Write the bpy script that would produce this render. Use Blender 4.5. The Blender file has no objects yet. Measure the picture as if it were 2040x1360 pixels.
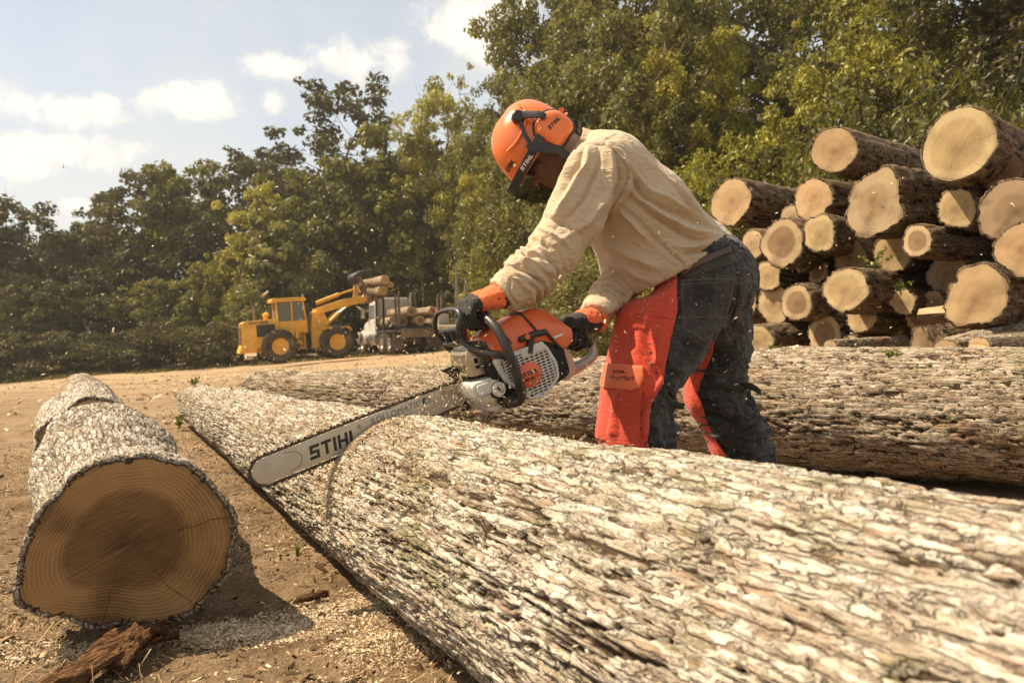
import bpy, bmesh, math, random
import numpy as np
from mathutils import Vector, Matrix
from mathutils.bvhtree import BVHTree

random.seed(7)
RNG = np.random.default_rng(11)
scene = bpy.context.scene
COL = scene.collection
rad = math.radians

# ------------------------------------------------------------------ camera
CAM_Z = 0.72          # a crouching photographer
FOCAL = 28.0          # mm on a 36 mm wide frame
FP = FOCAL / 36.0 * 2040.0
HORIZON = 650.0
PITCH = math.atan((HORIZON - 680.0) / FP)
ROLL = rad(1.0)
c_fwd = np.array([0, math.cos(PITCH), math.sin(PITCH)])
_r0 = np.array([1.0, 0, 0]); _u0 = np.cross(_r0, c_fwd)
c_right = math.cos(ROLL) * _r0 - math.sin(ROLL) * _u0
c_up = math.sin(ROLL) * _r0 + math.cos(ROLL) * _u0
c_loc = np.array([0, 0, CAM_Z])
cam_data = bpy.data.cameras.new('camera')
cam = bpy.data.objects.new('camera', cam_data)
COL.objects.link(cam)
m = np.eye(4); m[:3, 0] = c_right; m[:3, 1] = c_up; m[:3, 2] = -c_fwd; m[:3, 3] = c_loc
cam.matrix_world = Matrix(m.tolist())
cam_data.lens = FOCAL; cam_data.sensor_width = 36.0
cam_data.clip_start = 0.02; cam_data.clip_end = 3000
cam_data.dof.use_dof = True
cam_data.dof.focus_distance = 2.35
cam_data.dof.aperture_fstop = 6.3
scene.camera = cam

def ray(px, py):
    return c_fwd + c_right * ((px - 1020) / FP) + c_up * ((680 - py) / FP)
def at(px, py, Y):                       # where the sight line through a photo point reaches distance Y
    v = ray(px, py); return c_loc + v * (Y / v[1])
def at_plane(px, py, P0, n):
    v = ray(px, py); P0 = np.asarray(P0, float); n = np.asarray(n, float)
    return c_loc + v * (((P0 - c_loc) @ n) / (v @ n))
def at_z(px, py, z):
    v = ray(px, py); return c_loc + v * ((z - CAM_Z) / v[2])

# ------------------------------------------------------------------ sky and sun
SUN_EL = rad(53); SUN_AZ = rad(-80)      # azimuth from +Y towards +X: sun stands left and a little behind the scene
sun_dir = np.array([math.sin(SUN_AZ) * math.cos(SUN_EL), math.cos(SUN_AZ) * math.cos(SUN_EL), math.sin(SUN_EL)])
world = bpy.data.worlds.new('World'); scene.world = world; world.use_nodes = True
wn = world.node_tree.nodes; wl = world.node_tree.links
wn.clear()
def N(nt, kind, **kw):
    n = nt.nodes.new(kind)
    for k, v in kw.items():
        if k == 'inp':
            for kk, vv in v.items(): n.inputs[kk].default_value = vv
        else: setattr(n, k, v)
    return n
wt = world.node_tree
out = N(wt, 'ShaderNodeOutputWorld')
bg = N(wt, 'ShaderNodeBackground', inp={'Strength': 0.1})
sky = N(wt, 'ShaderNodeTexSky', sky_type='NISHITA', sun_disc=False, sun_elevation=SUN_EL, sun_rotation=SUN_AZ,
        altitude=300, air_density=0.9, dust_density=2.2, ozone_density=1.6)
tc = N(wt, 'ShaderNodeTexCoord')
def sky_dir(px, py):
    v = ray(px, py); return v / np.linalg.norm(v)
def wmath(op, a, b=None, clamp=False):
    n = N(wt, 'ShaderNodeMath', operation=op, use_clamp=clamp)
    for i, x in enumerate((a, b)):
        if x is None: continue
        if isinstance(x, (int, float)): n.inputs[i].default_value = x
        else: wl.new(x, n.inputs[i])
    return n.outputs[0]
nz = N(wt, 'ShaderNodeTexNoise', inp={'Scale': 18.0, 'Detail': 9.0, 'Roughness': 0.64})
wl.new(tc.outputs['Generated'], nz.inputs['Vector'])
nz2 = N(wt, 'ShaderNodeTexNoise', inp={'Scale': 4.5, 'Detail': 9.0, 'Roughness': 0.62, 'Distortion': 0.3})
wl.new(tc.outputs['Generated'], nz2.inputs['Vector'])
# cumulus: (photo x, photo y, half width, half height) in photo units, stretched along the horizon
cumulus = [(70, 208, 110, 38), (208, 207, 28, 22), (-60, 200, 60, 34), (372, 202, 98, 34), (420, 188, 38, 30),
           (560, 132, 105, 26), (690, 122, 110, 42), (790, 120, 45, 40), (920, 60, 80, 75), (985, 100, 60, 60), (90, 300, 130, 34), (30, 330, 90, 26),
           (150, 405, 30, 16), (-20, 285, 60, 26), (545, 215, 30, 34), (1010, 30, 60, 50), (-250, 300, 180, 70), (2350, 90, 190, 60), (2800, 250, 260, 70)]
dens = None
for (px, py, hw, hh) in cumulus:
    d = sky_dir(px, py)
    sub = N(wt, 'ShaderNodeVectorMath', operation='SUBTRACT'); wl.new(tc.outputs['Generated'], sub.inputs[0]); sub.inputs[1].default_value = tuple(d)
    mul = N(wt, 'ShaderNodeVectorMath', operation='MULTIPLY'); wl.new(sub.outputs[0], mul.inputs[0])
    mul.inputs[1].default_value = (FP / hw, FP / hw, FP / hh)
    ln = N(wt, 'ShaderNodeVectorMath', operation='LENGTH'); wl.new(mul.outputs[0], ln.inputs[0])
    v = wmath('SUBTRACT', 1.0, ln.outputs['Value'])
    dens = v if dens is None else wmath('MAXIMUM', dens, v)
nn = wmath('MULTIPLY', wmath('SUBTRACT', nz.outputs['Fac'], 0.5), 3.4)
nl = wmath('MULTIPLY', wmath('SUBTRACT', nz2.outputs['Fac'], 0.5), 1.6)
field = wmath('ADD', wmath('ADD', wmath('MAXIMUM', dens, -1.0), -0.16), wmath('ADD', nn, nl))
mr = N(wt, 'ShaderNodeMapRange', interpolation_type='SMOOTHSTEP'); wl.new(field, mr.inputs['Value'])
mr.inputs['From Min'].default_value = -0.30; mr.inputs['From Max'].default_value = 0.85; mr.inputs['To Max'].default_value = 0.95
# thin high veil, everywhere, thicker low in the sky
sep = N(wt, 'ShaderNodeSeparateXYZ'); wl.new(tc.outputs['Generated'], sep.inputs[0])
veil_h = N(wt, 'ShaderNodeMapRange'); wl.new(sep.outputs['Z'], veil_h.inputs['Value'])
veil_h.inputs['From Min'].default_value = 0.0; veil_h.inputs['From Max'].default_value = 0.45
veil_h.inputs['To Min'].default_value = 0.85; veil_h.inputs['To Max'].default_value = 0.58
veil = wmath('ADD', veil_h.outputs[0], wmath('MULTIPLY', wmath('SUBTRACT', nz2.outputs['Fac'], 0.5), 0.9), True)
mixv = N(wt, 'ShaderNodeMix', data_type='RGBA'); wl.new(veil, mixv.inputs['Factor'])
wl.new(sky.outputs['Color'], mixv.inputs['A']); mixv.inputs['B'].default_value = (5.45, 5.45, 5.05, 1)
mixc = N(wt, 'ShaderNodeMix', data_type='RGBA'); wl.new(mr.outputs[0], mixc.inputs['Factor'])
wl.new(mixv.outputs['Result'], mixc.inputs['A']); mixc.inputs['B'].default_value = (7.9, 7.2, 6.1, 1)
wl.new(mixc.outputs['Result'], bg.inputs['Color'])
wl.new(bg.outputs[0], out.inputs['Surface'])

sun_data = bpy.data.lights.new('sun', 'SUN'); sun_data.energy = 5.0; sun_data.angle = rad(0.55); sun_data.color = (1.0, 0.845, 0.62)
sun = bpy.data.objects.new('sun', sun_data); COL.objects.link(sun)
sun.rotation_euler = Vector((-sun_dir).tolist()).to_track_quat('-Z', 'Y').to_euler()
sun.location = (-20, 10, 30)

scene.view_settings.view_transform = 'Standard'; scene.view_settings.look = 'None'
scene.view_settings.exposure = 0.72; scene.view_settings.gamma = 1.0
scene.view_settings.use_curve_mapping = False
scene.render.engine = 'CYCLES'
scene.cycles.use_denoising = True
scene.cycles.use_adaptive_sampling = True; scene.cycles.adaptive_threshold = 0.02
scene.cycles.max_bounces = 5; scene.cycles.diffuse_bounces = 2; scene.cycles.glossy_bounces = 3
scene.cycles.transmission_bounces = 4; scene.cycles.transparent_max_bounces = 8
scene.cycles.caustics_reflective = False; scene.cycles.caustics_refractive = False

# ------------------------------------------------------------------ numpy noise
def _hash(ix, iy, iz, seed):
    h = (ix.astype(np.int64) * 374761393 + iy.astype(np.int64) * 668265263 + iz.astype(np.int64) * 2147483647 + seed * 974634777) & 0xFFFFFFFF
    h = ((h ^ (h >> 13)) * 1274126177) & 0xFFFFFFFF
    h = ((h ^ (h >> 16)) * 2246822519) & 0xFFFFFFFF
    return ((h ^ (h >> 15)) & 0xFFFFFF) / float(0x1000000)
def noise3(p, seed=0):
    p = np.asarray(p, float); i = np.floor(p); f = p - i; f = f * f * f * (f * (f * 6 - 15) + 10)
    i = i.astype(np.int64); x, y, z = i[..., 0], i[..., 1], i[..., 2]; r = 0
    for dx in (0, 1):
        for dy in (0, 1):
            for dz in (0, 1):
                w = (f[..., 0] if dx else 1 - f[..., 0]) * (f[..., 1] if dy else 1 - f[..., 1]) * (f[..., 2] if dz else 1 - f[..., 2])
                r = r + w * _hash(x + dx, y + dy, z + dz, seed)
    return r * 2 - 1
def fbm(p, seed=0, oct=4, gain=0.5):
    a = 1.0; r = 0; p = np.asarray(p, float)
    for k in range(oct):
        r = r + a * noise3(p, seed + k * 17); p = p * 2.03 + 11.7; a *= gain
    return r
def sstep(a, b, x):
    t = np.clip((x - a) / (b - a), 0, 1); return t * t * (3 - 2 * t)
def worley(u, v, seed, wrap_v=None):
    """F1, F2, id of the nearest cell for unit cells; v may wrap around after wrap_v cells"""
    iu = np.floor(u).astype(np.int64); iv = np.floor(v).astype(np.int64)
    f1 = np.full(u.shape, 9.0); f2 = np.full(u.shape, 9.0); cid = np.zeros(u.shape)
    z = np.zeros_like(iu)
    for du in (-1, 0, 1):
        for dv in (-1, 0, 1):
            cu = iu + du; cv = iv + dv; hv = cv if wrap_v is None else np.mod(cv, wrap_v)
            fu = cu + 0.1 + 0.8 * _hash(cu, hv, z, seed); fv = cv + 0.1 + 0.8 * _hash(cu, hv, z + 1, seed)
            d = np.hypot(fu - u, fv - v)
            near = d < f1
            f2 = np.where(near, f1, np.minimum(f2, d)); f1 = np.where(near, d, f1)
            cid = np.where(near, _hash(cu, hv, z + 2, seed), cid)
    return f1, f2, cid

# ------------------------------------------------------------------ meshes
def unit(v):
    v = np.asarray(v, float); return v / np.linalg.norm(v)
def mesh_arrays(name, V, F, smooth=True):
    """V (n,3), F (m,4) or (m,3) arrays, or a list of such arrays"""
    me = bpy.data.meshes.new(name)
    Fs = F if isinstance(F, list) else [F]
    Fs = [np.asarray(f, np.int32) for f in Fs if len(f)]
    V = np.asarray(V, np.float32)
    me.vertices.add(len(V)); me.vertices.foreach_set('co', V.ravel())
    tot = np.concatenate([np.full(len(f), f.shape[1], np.int32) for f in Fs])
    loops = np.concatenate([f.ravel() for f in Fs])
    me.loops.add(len(loops)); me.loops.foreach_set('vertex_index', loops)
    me.polygons.add(len(tot)); me.polygons.foreach_set('loop_start', np.concatenate([[0], np.cumsum(tot)[:-1]]).astype(np.int32))
    me.polygons.foreach_set('loop_total', tot)
    me.polygons.foreach_set('use_smooth', np.full(len(tot), smooth))
    me.update(calc_edges=True)
    return me
def set_attr(me, name, vals):
    a = me.attributes.new(name, 'FLOAT', 'POINT'); a.data.foreach_set('value', np.asarray(vals, np.float32))
def link(name, me, mat=None, parent=None, loc=None):
    o = bpy.data.objects.new(name, me); COL.objects.link(o)
    if mat is not None and me is not None:
        me.materials.clear()
        for mm in (mat if isinstance(mat, (list, tuple)) else [mat]): me.materials.append(mm)
    if parent is not None: o.parent = parent
    if loc is not None: o.location = loc
    return o
def empty(name, loc=(0, 0, 0), rot=None, mw=None):
    o = bpy.data.objects.new(name, None); COL.objects.link(o); o.empty_display_size = 0.1
    if mw is not None: o.matrix_world = mw
    else:
        o.location = tuple(loc)
        if rot is not None: o.rotation_euler = rot
    return o
def tag(o, label, cat, group=None):
    o['label'] = label; o['category'] = cat
    if group: o['group'] = group
    return o
def kind(o, k): o['kind'] = k; return o
def copy_tree(o, parent=None):
    c = o.copy(); COL.objects.link(c); c.parent = parent
    for ch in list(o.children): copy_tree(ch, c)
    return c
def rotm(axis, ang): return np.array(Matrix.Rotation(ang, 3, Vector(axis)))
def frame(x, up=(0, 0, 1)):
    """3x3 with columns along, side, up for direction x"""
    x = unit(x); s = np.cross(up, x)
    if np.linalg.norm(s) < 1e-5: s = np.cross((0, 1, 0), x)
    s = unit(s); return np.stack([x, s, np.cross(x, s)], 1)
class MB:
    def __init__(self): self.v = []; self.f = []; self.n = 0
    def add(self, V, F):
        self.v.append(np.asarray(V, float)); self.f += [tuple(int(i) + self.n for i in f) for f in F]; self.n += len(V); return self
    def box(self, c, s, R=None, taper=None):
        s = np.asarray(s, float) / 2
        V = np.array([[x, y, z] for x in (-1, 1) for y in (-1, 1) for z in (-1, 1)], float)
        if taper is not None: V[V[:, 2] > 0, 0] *= taper[0]; V[V[:, 2] > 0, 1] *= taper[1]
        V = V * s
        if R is not None: V = V @ np.asarray(R).T
        return self.add(V + np.asarray(c, float), [(0, 1, 3, 2), (4, 6, 7, 5), (0, 4, 5, 1), (2, 3, 7, 6), (0, 2, 6, 4), (1, 5, 7, 3)])
    def bar(self, a, b, w, h, up=(0, 0, 1)):
        a = np.asarray(a, float); b = np.asarray(b, float)
        R = frame(b - a, up); return self.box((a + b) / 2, (np.linalg.norm(b - a), w, h), R)
    def rings(self, rings, closed=False, caps=True):
        n = len(rings[0]); V = np.concatenate(rings); F = []
        for i in range(len(rings) - 1 + (1 if closed else 0)):
            a = i * n; b = ((i + 1) % len(rings)) * n
            F += [(a + j, a + (j + 1) % n, b + (j + 1) % n, b + j) for j in range(n)]
        if caps and not closed:
            F.append(tuple(range(n - 1, -1, -1))); F.append(tuple(range((len(rings) - 1) * n, len(rings) * n)))
        return self.add(V, F)
    def tube(self, path, r, n=10, caps=True, closed=False, flat=1.0, up=(0, 0, 1)):
        P = np.asarray(path, float); k = len(P); r = np.broadcast_to(np.asarray(r, float), (k,))
        T = np.gradient(P, axis=0) if not closed else np.roll(P, -1, 0) - np.roll(P, 1, 0)
        T = T / np.linalg.norm(T, axis=1)[:, None]
        s = np.cross(np.asarray(up, float), T[0])
        if np.linalg.norm(s) < 1e-4: s = np.cross((0.3, 1, 0.1), T[0])
        s = unit(s); R = []
        th = np.linspace(0, 2 * np.pi, n, endpoint=False)
        for i in range(k):
            s = unit(s - T[i] * (s @ T[i])); w = np.cross(T[i], s)
            R.append(P[i] + r[i] * (np.cos(th)[:, None] * s + flat * np.sin(th)[:, None] * w))
        return self.rings(R, closed, caps)
    def lathe(self, prof, n=24, o=(0, 0, 0), R=None, caps=True):
        """prof: (radius, height) pairs about the local z axis"""
        th = np.linspace(0, 2 * np.pi, n, endpoint=False); rs = []
        for (r, z) in prof:
            V = np.stack([r * np.cos(th), r * np.sin(th), np.full(n, z)], 1)
            if R is not None: V = V @ np.asarray(R).T
            rs.append(V + np.asarray(o, float))
        return self.rings(rs, False, caps)
    def cyl(self, a, b, r, n=16, r2=None):
        return self.tube([a, b], [r, r if r2 is None else r2], n)
    def prism(self, pts, y0, y1, fn=None):
        """outline pts (x,z) extruded from y0 to y1; fn maps (n,3) to place"""
        p = np.asarray(pts, float); n = len(p)
        A = np.stack([p[:, 0], np.full(n, y0), p[:, 1]], 1); B = A.copy(); B[:, 1] = y1
        if fn is not None: A = fn(A); B = fn(B)
        return self.rings([A, B])
    def mesh(self, name, smooth=40, bevel=0, seg=2):
        me = bpy.data.meshes.new(name)
        me.from_pydata(np.concatenate(self.v).tolist(), [], self.f)
        bm = bmesh.new(); bm.from_mesh(me)
        bmesh.ops.recalc_face_normals(bm, faces=bm.faces)
        if bevel > 0:
            ed = [e for e in bm.edges if len(e.link_faces) == 2 and e.calc_face_angle(0) > rad(28)]
            bmesh.ops.bevel(bm, geom=ed, offset=bevel, segments=seg, affect='EDGES', profile=0.6, clamp_overlap=True)
        bm.to_mesh(me); bm.free()
        if smooth:
            me.polygons.foreach_set('use_smooth', np.ones(len(me.polygons), bool)); me.set_sharp_from_angle(angle=rad(smooth))
        me.update(); return me
    def build(self, name, mat, parent=None, smooth=40, bevel=0, seg=2, loc=None):
        return link(name, self.mesh(name, smooth, bevel, seg), mat, parent, loc)
def spline(P, n):
    """Catmull-Rom through the rows of P (any dimension)"""
    P = np.asarray(P, float); Q = np.vstack([2 * P[0] - P[1], P, 2 * P[-1] - P[-2]])
    t = np.linspace(0, len(P) - 1 - 1e-9, n); i = t.astype(int); f = (t - i)[:, None]
    a, b, c, d = Q[i], Q[i + 1], Q[i + 2], Q[i + 3]
    return 0.5 * ((2 * b) + (c - a) * f + (2 * a - 5 * b + 4 * c - d) * f ** 2 + (3 * b - a - 3 * c + d) * f ** 3)
def round_poly(pts, r, k=4):
    """2D outline with rounded corners"""
    p = np.asarray(pts, float); o = []
    n = len(p)
    for i in range(n):
        a, b, c = p[i - 1], p[i], p[(i + 1) % n]
        ra = min(r, 0.45 * np.linalg.norm(a - b), 0.45 * np.linalg.norm(c - b))
        s = b + unit(a - b) * ra; e = b + unit(c - b) * ra
        for t in np.linspace(0, 1, k + 1): o.append((1 - t) ** 2 * s + 2 * t * (1 - t) * b + t * t * e)
    return np.array(o)

# ------------------------------------------------------------------ materials
def mk(name):
    mt = bpy.data.materials.new(name); mt.use_nodes = True; nt = mt.node_tree
    return mt, nt, nt.nodes['Principled BSDF']
def ramp(nt, fac, stops, interp='LINEAR'):
    n = nt.nodes.new('ShaderNodeValToRGB'); cr = n.color_ramp; cr.interpolation = interp
    while len(cr.elements) < len(stops): cr.elements.new(0.5)
    for e, (p, c) in zip(cr.elements, stops):
        e.position = p; e.color = tuple(c) + (1,) if len(c) == 3 else c
    nt.links.new(fac, n.inputs['Fac']); return n.outputs['Color']
def noise(nt, scale, detail=4, rough=0.55, vec=None, coord='Object', mapscale=None, dist=0.0):
    n = N(nt, 'ShaderNodeTexNoise', inp={'Scale': scale, 'Detail': detail, 'Roughness': rough, 'Distortion': dist})
    if vec is None:
        t = nt.nodes.new('ShaderNodeTexCoord'); vec = t.outputs[coord]
    if mapscale is not None:
        mp = N(nt, 'ShaderNodeMapping'); mp.inputs['Scale'].default_value = mapscale; nt.links.new(vec, mp.inputs['Vector']); vec = mp.outputs[0]
    nt.links.new(vec, n.inputs['Vector']); return n.outputs['Fac']
def mixc_(nt, fac, a, b, mode='MIX'):
    n = N(nt, 'ShaderNodeMix', data_type='RGBA', blend_type=mode)
    for key, x in (('Factor', fac), ('A', a), ('B', b)):
        if isinstance(x, (int, float)): n.inputs[key].default_value = x
        elif isinstance(x, tuple): n.inputs[key].default_value = x + (1,) if len(x) == 3 else x
        else: nt.links.new(x, n.inputs[key])
    return n.outputs['Result']
def mth(nt, op, a, b=None, clamp=False):
    n = N(nt, 'ShaderNodeMath', operation=op, use_clamp=clamp)
    for i, x in enumerate((a, b)):
        if x is None: continue
        if isinstance(x, (int, float)): n.inputs[i].default_value = x
        else: nt.links.new(x, n.inputs[i])
    return n.outputs[0]
def bump(nt, bsdf, h, strength=0.3, dist=0.01):
    b = N(nt, 'ShaderNodeBump', inp={'Strength': strength, 'Distance': dist}); nt.links.new(h, b.inputs['Height'])
    nt.links.new(b.outputs[0], bsdf.inputs['Normal']); return b
def attr(nt, name):
    a = N(nt, 'ShaderNodeAttribute', attribute_name=name); return a.outputs['Fac']
_mc = {}
def paint(name, col, rough=0.5, metal=0.0, var=0.15, vs=9.0, dirt=None, dirt_amt=0.35, bmp=0.0, bs=60.0, spec=0.5, coat=0.0, coord='Object'):
    """one colour with uneven tone, optional dust in patches and fine relief"""
    if name in _mc: return _mc[name]
    mt, nt, b = mk(name)
    f = noise(nt, vs, 5, 0.6, coord=coord)
    lo = tuple(c * (1 - var) for c in col); hi = tuple(min(1, c * (1 + var)) for c in col)
    c = ramp(nt, f, [(0.3, lo), (0.7, hi)])
    if dirt is not None:
        g = noise(nt, vs * 0.7, 8, 0.7, coord=coord, dist=0.4)
        k = ramp(nt, g, [(0.42, (0, 0, 0)), (0.72, (dirt_amt,) * 3)])
        c = mixc_(nt, k, c, dirt)
    nt.links.new(c, b.inputs['Base Color'])
    r = ramp(nt, noise(nt, vs * 2.2, 4, coord=coord), [(0.3, (max(0, rough - 0.08),) * 3), (0.7, (min(1, rough + 0.1),) * 3)])
    nt.links.new(r, b.inputs['Roughness'])
    b.inputs['Metallic'].default_value = metal; b.inputs['Specular IOR Level'].default_value = spec
    b.inputs['Coat Weight'].default_value = coat
    if bmp: bump(nt, b, noise(nt, bs, 4, coord=coord), bmp, 0.004)
    _mc[name] = mt; return mt

# ------------------------------------------------------------------ ground
def ground_z(x, y):
    x = np.asarray(x, float); y = np.asarray(y, float)
    s = sstep(4.5, 34, y)
    far = np.clip(-0.45 + 0.062 * (x + 3), -3.2, 0.5)
    far = far + 0.10 * np.sin(x * 0.23 + 1) * np.sin(y * 0.19)
    return s * far
def axis_grid(lo, hi, c, n, fine):
    """spacing that grows away from c"""
    k = 5.2
    t = np.linspace(-1, 1, n); u = np.sinh(k * t) / np.sinh(k)
    g = np.where(u < 0, c + u * (c - lo), c + u * (hi - c))
    return g
gx = axis_grid(-900, 900, -0.8, 290, 0); gy = axis_grid(-300, 1500, 2.2, 290, 0)
X, Y = np.meshgrid(gx, gy, indexing='ij')
P = np.stack([X.ravel(), Y.ravel(), np.zeros(X.size)], 1)
near = np.exp(-((P[:, 0] + 0.8) ** 2 + (P[:, 1] - 2.2) ** 2) / 60)
Z = ground_z(P[:, 0], P[:, 1]) + near * (0.026 * fbm(P * 2.1, 3, 4) + 0.022 * fbm(P * 9, 5, 3) + 0.018 * np.abs(fbm(P * 26, 8, 2))) \
    + (1 - near) * 0.05 * fbm(P * 0.6, 9, 4) * sstep(3, 12, np.hypot(P[:, 0], P[:, 1]))
P[:, 2] = Z - 0.015
nx, ny = X.shape
idx = np.arange(nx * ny).reshape(nx, ny)
F = np.stack([idx[:-1, :-1], idx[1:, :-1], idx[1:, 1:], idx[:-1, 1:]], -1).reshape(-1, 4)
def soil_mat():
    mt, nt, b = mk('dry soil with sawdust')
    t = nt.nodes.new('ShaderNodeTexCoord'); o = t.outputs['Object']
    big = noise(nt, 0.5, 6, 0.62, vec=o); mid = noise(nt, 4.5, 8, 0.66, vec=o); fine = noise(nt, 70, 6, 0.7, vec=o)
    soil = ramp(nt, mid, [(0.28, (0.10, 0.060, 0.029)), (0.5, (0.205, 0.128, 0.066)), (0.72, (0.33, 0.22, 0.12))])
    dust = ramp(nt, fine, [(0.3, (0.30, 0.205, 0.115)), (0.6, (0.46, 0.33, 0.20)), (0.8, (0.62, 0.47, 0.30))])
    k = ramp(nt, mth(nt, 'ADD', mth(nt, 'MULTIPLY', big, 0.65), mth(nt, 'MULTIPLY', mid, 0.4)), [(0.42, (0.05,) * 3), (0.62, (0.85,) * 3)])
    c = mixc_(nt, k, soil, dust)
    c = mixc_(nt, ramp(nt, fine, [(0.35, (0.35,) * 3), (0.55, (0, 0, 0))]), c, (0.07, 0.042, 0.022))
    # dry open clearing further out, grass where the forest floor begins
    sx = N(nt, 'ShaderNodeSeparateXYZ'); nt.links.new(o, sx.inputs[0])
    far = N(nt, 'ShaderNodeMapRange', inp={'From Min': 5.0, 'From Max': 16.0}); nt.links.new(sx.outputs['Y'], far.inputs['Value'])
    trk = noise(nt, 1.3, 7, 0.66, vec=o, mapscale=(0.3, 1.5, 1))
    dry = ramp(nt, trk, [(0.3, (0.27, 0.17, 0.088)), (0.5, (0.40, 0.275, 0.155)), (0.7, (0.56, 0.42, 0.26))])
    c = mixc_(nt, mth(nt, 'MULTIPLY', far.outputs[0], 0.85), c, dry)
    nt.links.new(c, b.inputs['Base Color']); b.inputs['Roughness'].default_value = 0.95; b.inputs['Specular IOR Level'].default_value = 0.1
    hb = mth(nt, 'ADD', mid, mth(nt, 'MULTIPLY', fine, 0.6))
    bump(nt, b, hb, 1.0, 0.03)
    return mt
ground = kind(link('ground', mesh_arrays('ground', P, F), soil_mat()), 'structure')

# ------------------------------------------------------------------ logs
def bark_mat(name, furrow, plate_lo, plate_hi, accent, moss=0.0, scale=1.0, fine=0.8, crack=0.85):
    if name in _mc: return _mc[name]
    mt, nt, b = mk(name)
    pl = attr(nt, 'plate'); cid = attr(nt, 'cell')
    t = nt.nodes.new('ShaderNodeTexCoord'); o = t.outputs['Object']
    f1 = noise(nt, 34 * scale, 8, 0.7, vec=o, mapscale=(0.35, 1, 1)); f2 = noise(nt, 5 * scale, 5, 0.6, vec=o, mapscale=(0.5, 1, 1)); f3 = noise(nt, 170 * scale, 5, 0.75, vec=o, mapscale=(0.45, 1, 1))
    # flaky plates parted by fine cracks that run along the log
    wn_ = N(nt, 'ShaderNodeTexNoise', inp={'Scale': 22 * scale, 'Detail': 4.0, 'Roughness': 0.6}); nt.links.new(o, wn_.inputs['Vector'])
    wv = N(nt, 'ShaderNodeVectorMath', operation='MULTIPLY_ADD'); nt.links.new(wn_.outputs['Color'], wv.inputs[0]); wv.inputs[1].default_value = (0.075 / scale, 0.016 / scale, 0.016 / scale); nt.links.new(o, wv.inputs[2])
    def vor(sx, sy):
        mp = N(nt, 'ShaderNodeMapping'); mp.inputs['Scale'].default_value = (sx * scale, sy * scale, sy * scale); nt.links.new(wv.outputs[0], mp.inputs['Vector'])
        v = N(nt, 'ShaderNodeTexVoronoi', feature='DISTANCE_TO_EDGE', inp={'Scale': 1.0}); nt.links.new(mp.outputs[0], v.inputs['Vector'])
        w = N(nt, 'ShaderNodeTexVoronoi', feature='F1', inp={'Scale': 1.0}); nt.links.new(mp.outputs[0], w.inputs['Vector'])
        return v.outputs['Distance'], w.outputs['Color']
    d1, c1 = vor(6.5, 58); d2, c2 = vor(20, 140)
    k1 = ramp(nt, d1, [(0.0, (0, 0, 0)), (0.03, (0.3,) * 3), (0.085, (1, 1, 1))]); k2 = ramp(nt, d2, [(0.0, (0.55,) * 3), (0.07, (1, 1, 1))])
    sepc = N(nt, 'ShaderNodeSeparateColor'); nt.links.new(c1, sepc.inputs[0]); sepd = N(nt, 'ShaderNodeSeparateColor'); nt.links.new(c2, sepd.inputs[0])
    tone = mth(nt, 'ADD', mth(nt, 'MULTIPLY', f1, 0.55), mth(nt, 'ADD', mth(nt, 'MULTIPLY', cid, 0.15), mth(nt, 'ADD', mth(nt, 'MULTIPLY', sepc.outputs[0], 0.16), mth(nt, 'MULTIPLY', sepd.outputs[0], 0.16))))
    pc = ramp(nt, tone, [(0.26, tuple(0.65 * x for x in plate_lo)), (0.40, plate_lo), (0.60, plate_hi)])
    pc = mixc_(nt, ramp(nt, f2, [(0.56, (0, 0, 0)), (0.70, (0.75,) * 3)]), pc, accent)
    pc = mixc_(nt, mth(nt, 'MULTIPLY', mth(nt, 'GREATER_THAN', sepd.outputs[1], 0.86), 0.6), pc, accent)
    if moss:
        g = noise(nt, 9 * scale, 8, 0.72, vec=o)
        pc = mixc_(nt, ramp(nt, mth(nt, 'ADD', mth(nt, 'MULTIPLY', g, 0.75), mth(nt, 'MULTIPLY', noise(nt, 1.7, 3, vec=o), 0.3)), [(0.535, (0, 0, 0)), (0.66, (moss,) * 3)]), pc, (0.22, 0.20, 0.075))
    pc = mixc_(nt, ramp(nt, f3, [(0.3, (0.6,) * 3), (0.55, (0, 0, 0))]), pc, tuple(0.5 * x for x in plate_lo))
    k = mth(nt, 'MULTIPLY', ramp(nt, pl, [(0.16, (0, 0, 0)), (0.44, (1, 1, 1))]), mth(nt, 'ADD', 1 - crack, mth(nt, 'MULTIPLY', mth(nt, 'MULTIPLY', k1, k2), crack)))
    c = mixc_(nt, k, furrow, pc)
    nt.links.new(c, b.inputs['Base Color']); b.inputs['Roughness'].default_value = 0.92; b.inputs['Specular IOR Level'].default_value = 0.15
    hgt = mth(nt, 'ADD', mth(nt, 'MULTIPLY', k1, 0.9), mth(nt, 'ADD', mth(nt, 'MULTIPLY', k2, 0.45), mth(nt, 'ADD', mth(nt, 'MULTIPLY', f1, 0.5), mth(nt, 'ADD', mth(nt, 'MULTIPLY', f3, 0.35), mth(nt, 'MULTIPLY', sepc.outputs[1], 0.5)))))
    bump(nt, b, hgt, fine, 0.009)
    _mc[name] = mt; return mt
BARK_PALE = bark_mat('pale plated bark', (0.085, 0.056, 0.034), (0.42, 0.335, 0.24), (0.74, 0.655, 0.53), (0.36, 0.22, 0.13), 0.85, 1.0, 0.85, 0.4)
BARK_GREY = bark_mat('grey brown plated bark', (0.065, 0.042, 0.024), (0.33, 0.245, 0.16), (0.62, 0.51, 0.375), (0.36, 0.19, 0.09), 0.4, 1.0, 0.85, 0.55)
BARK_DARK = bark_mat('dark ridged bark', (0.035, 0.023, 0.013), (0.15, 0.10, 0.058), (0.33, 0.24, 0.155), (0.20, 0.11, 0.05), 0.0, 0.8, 0.8, 0.6)
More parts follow.
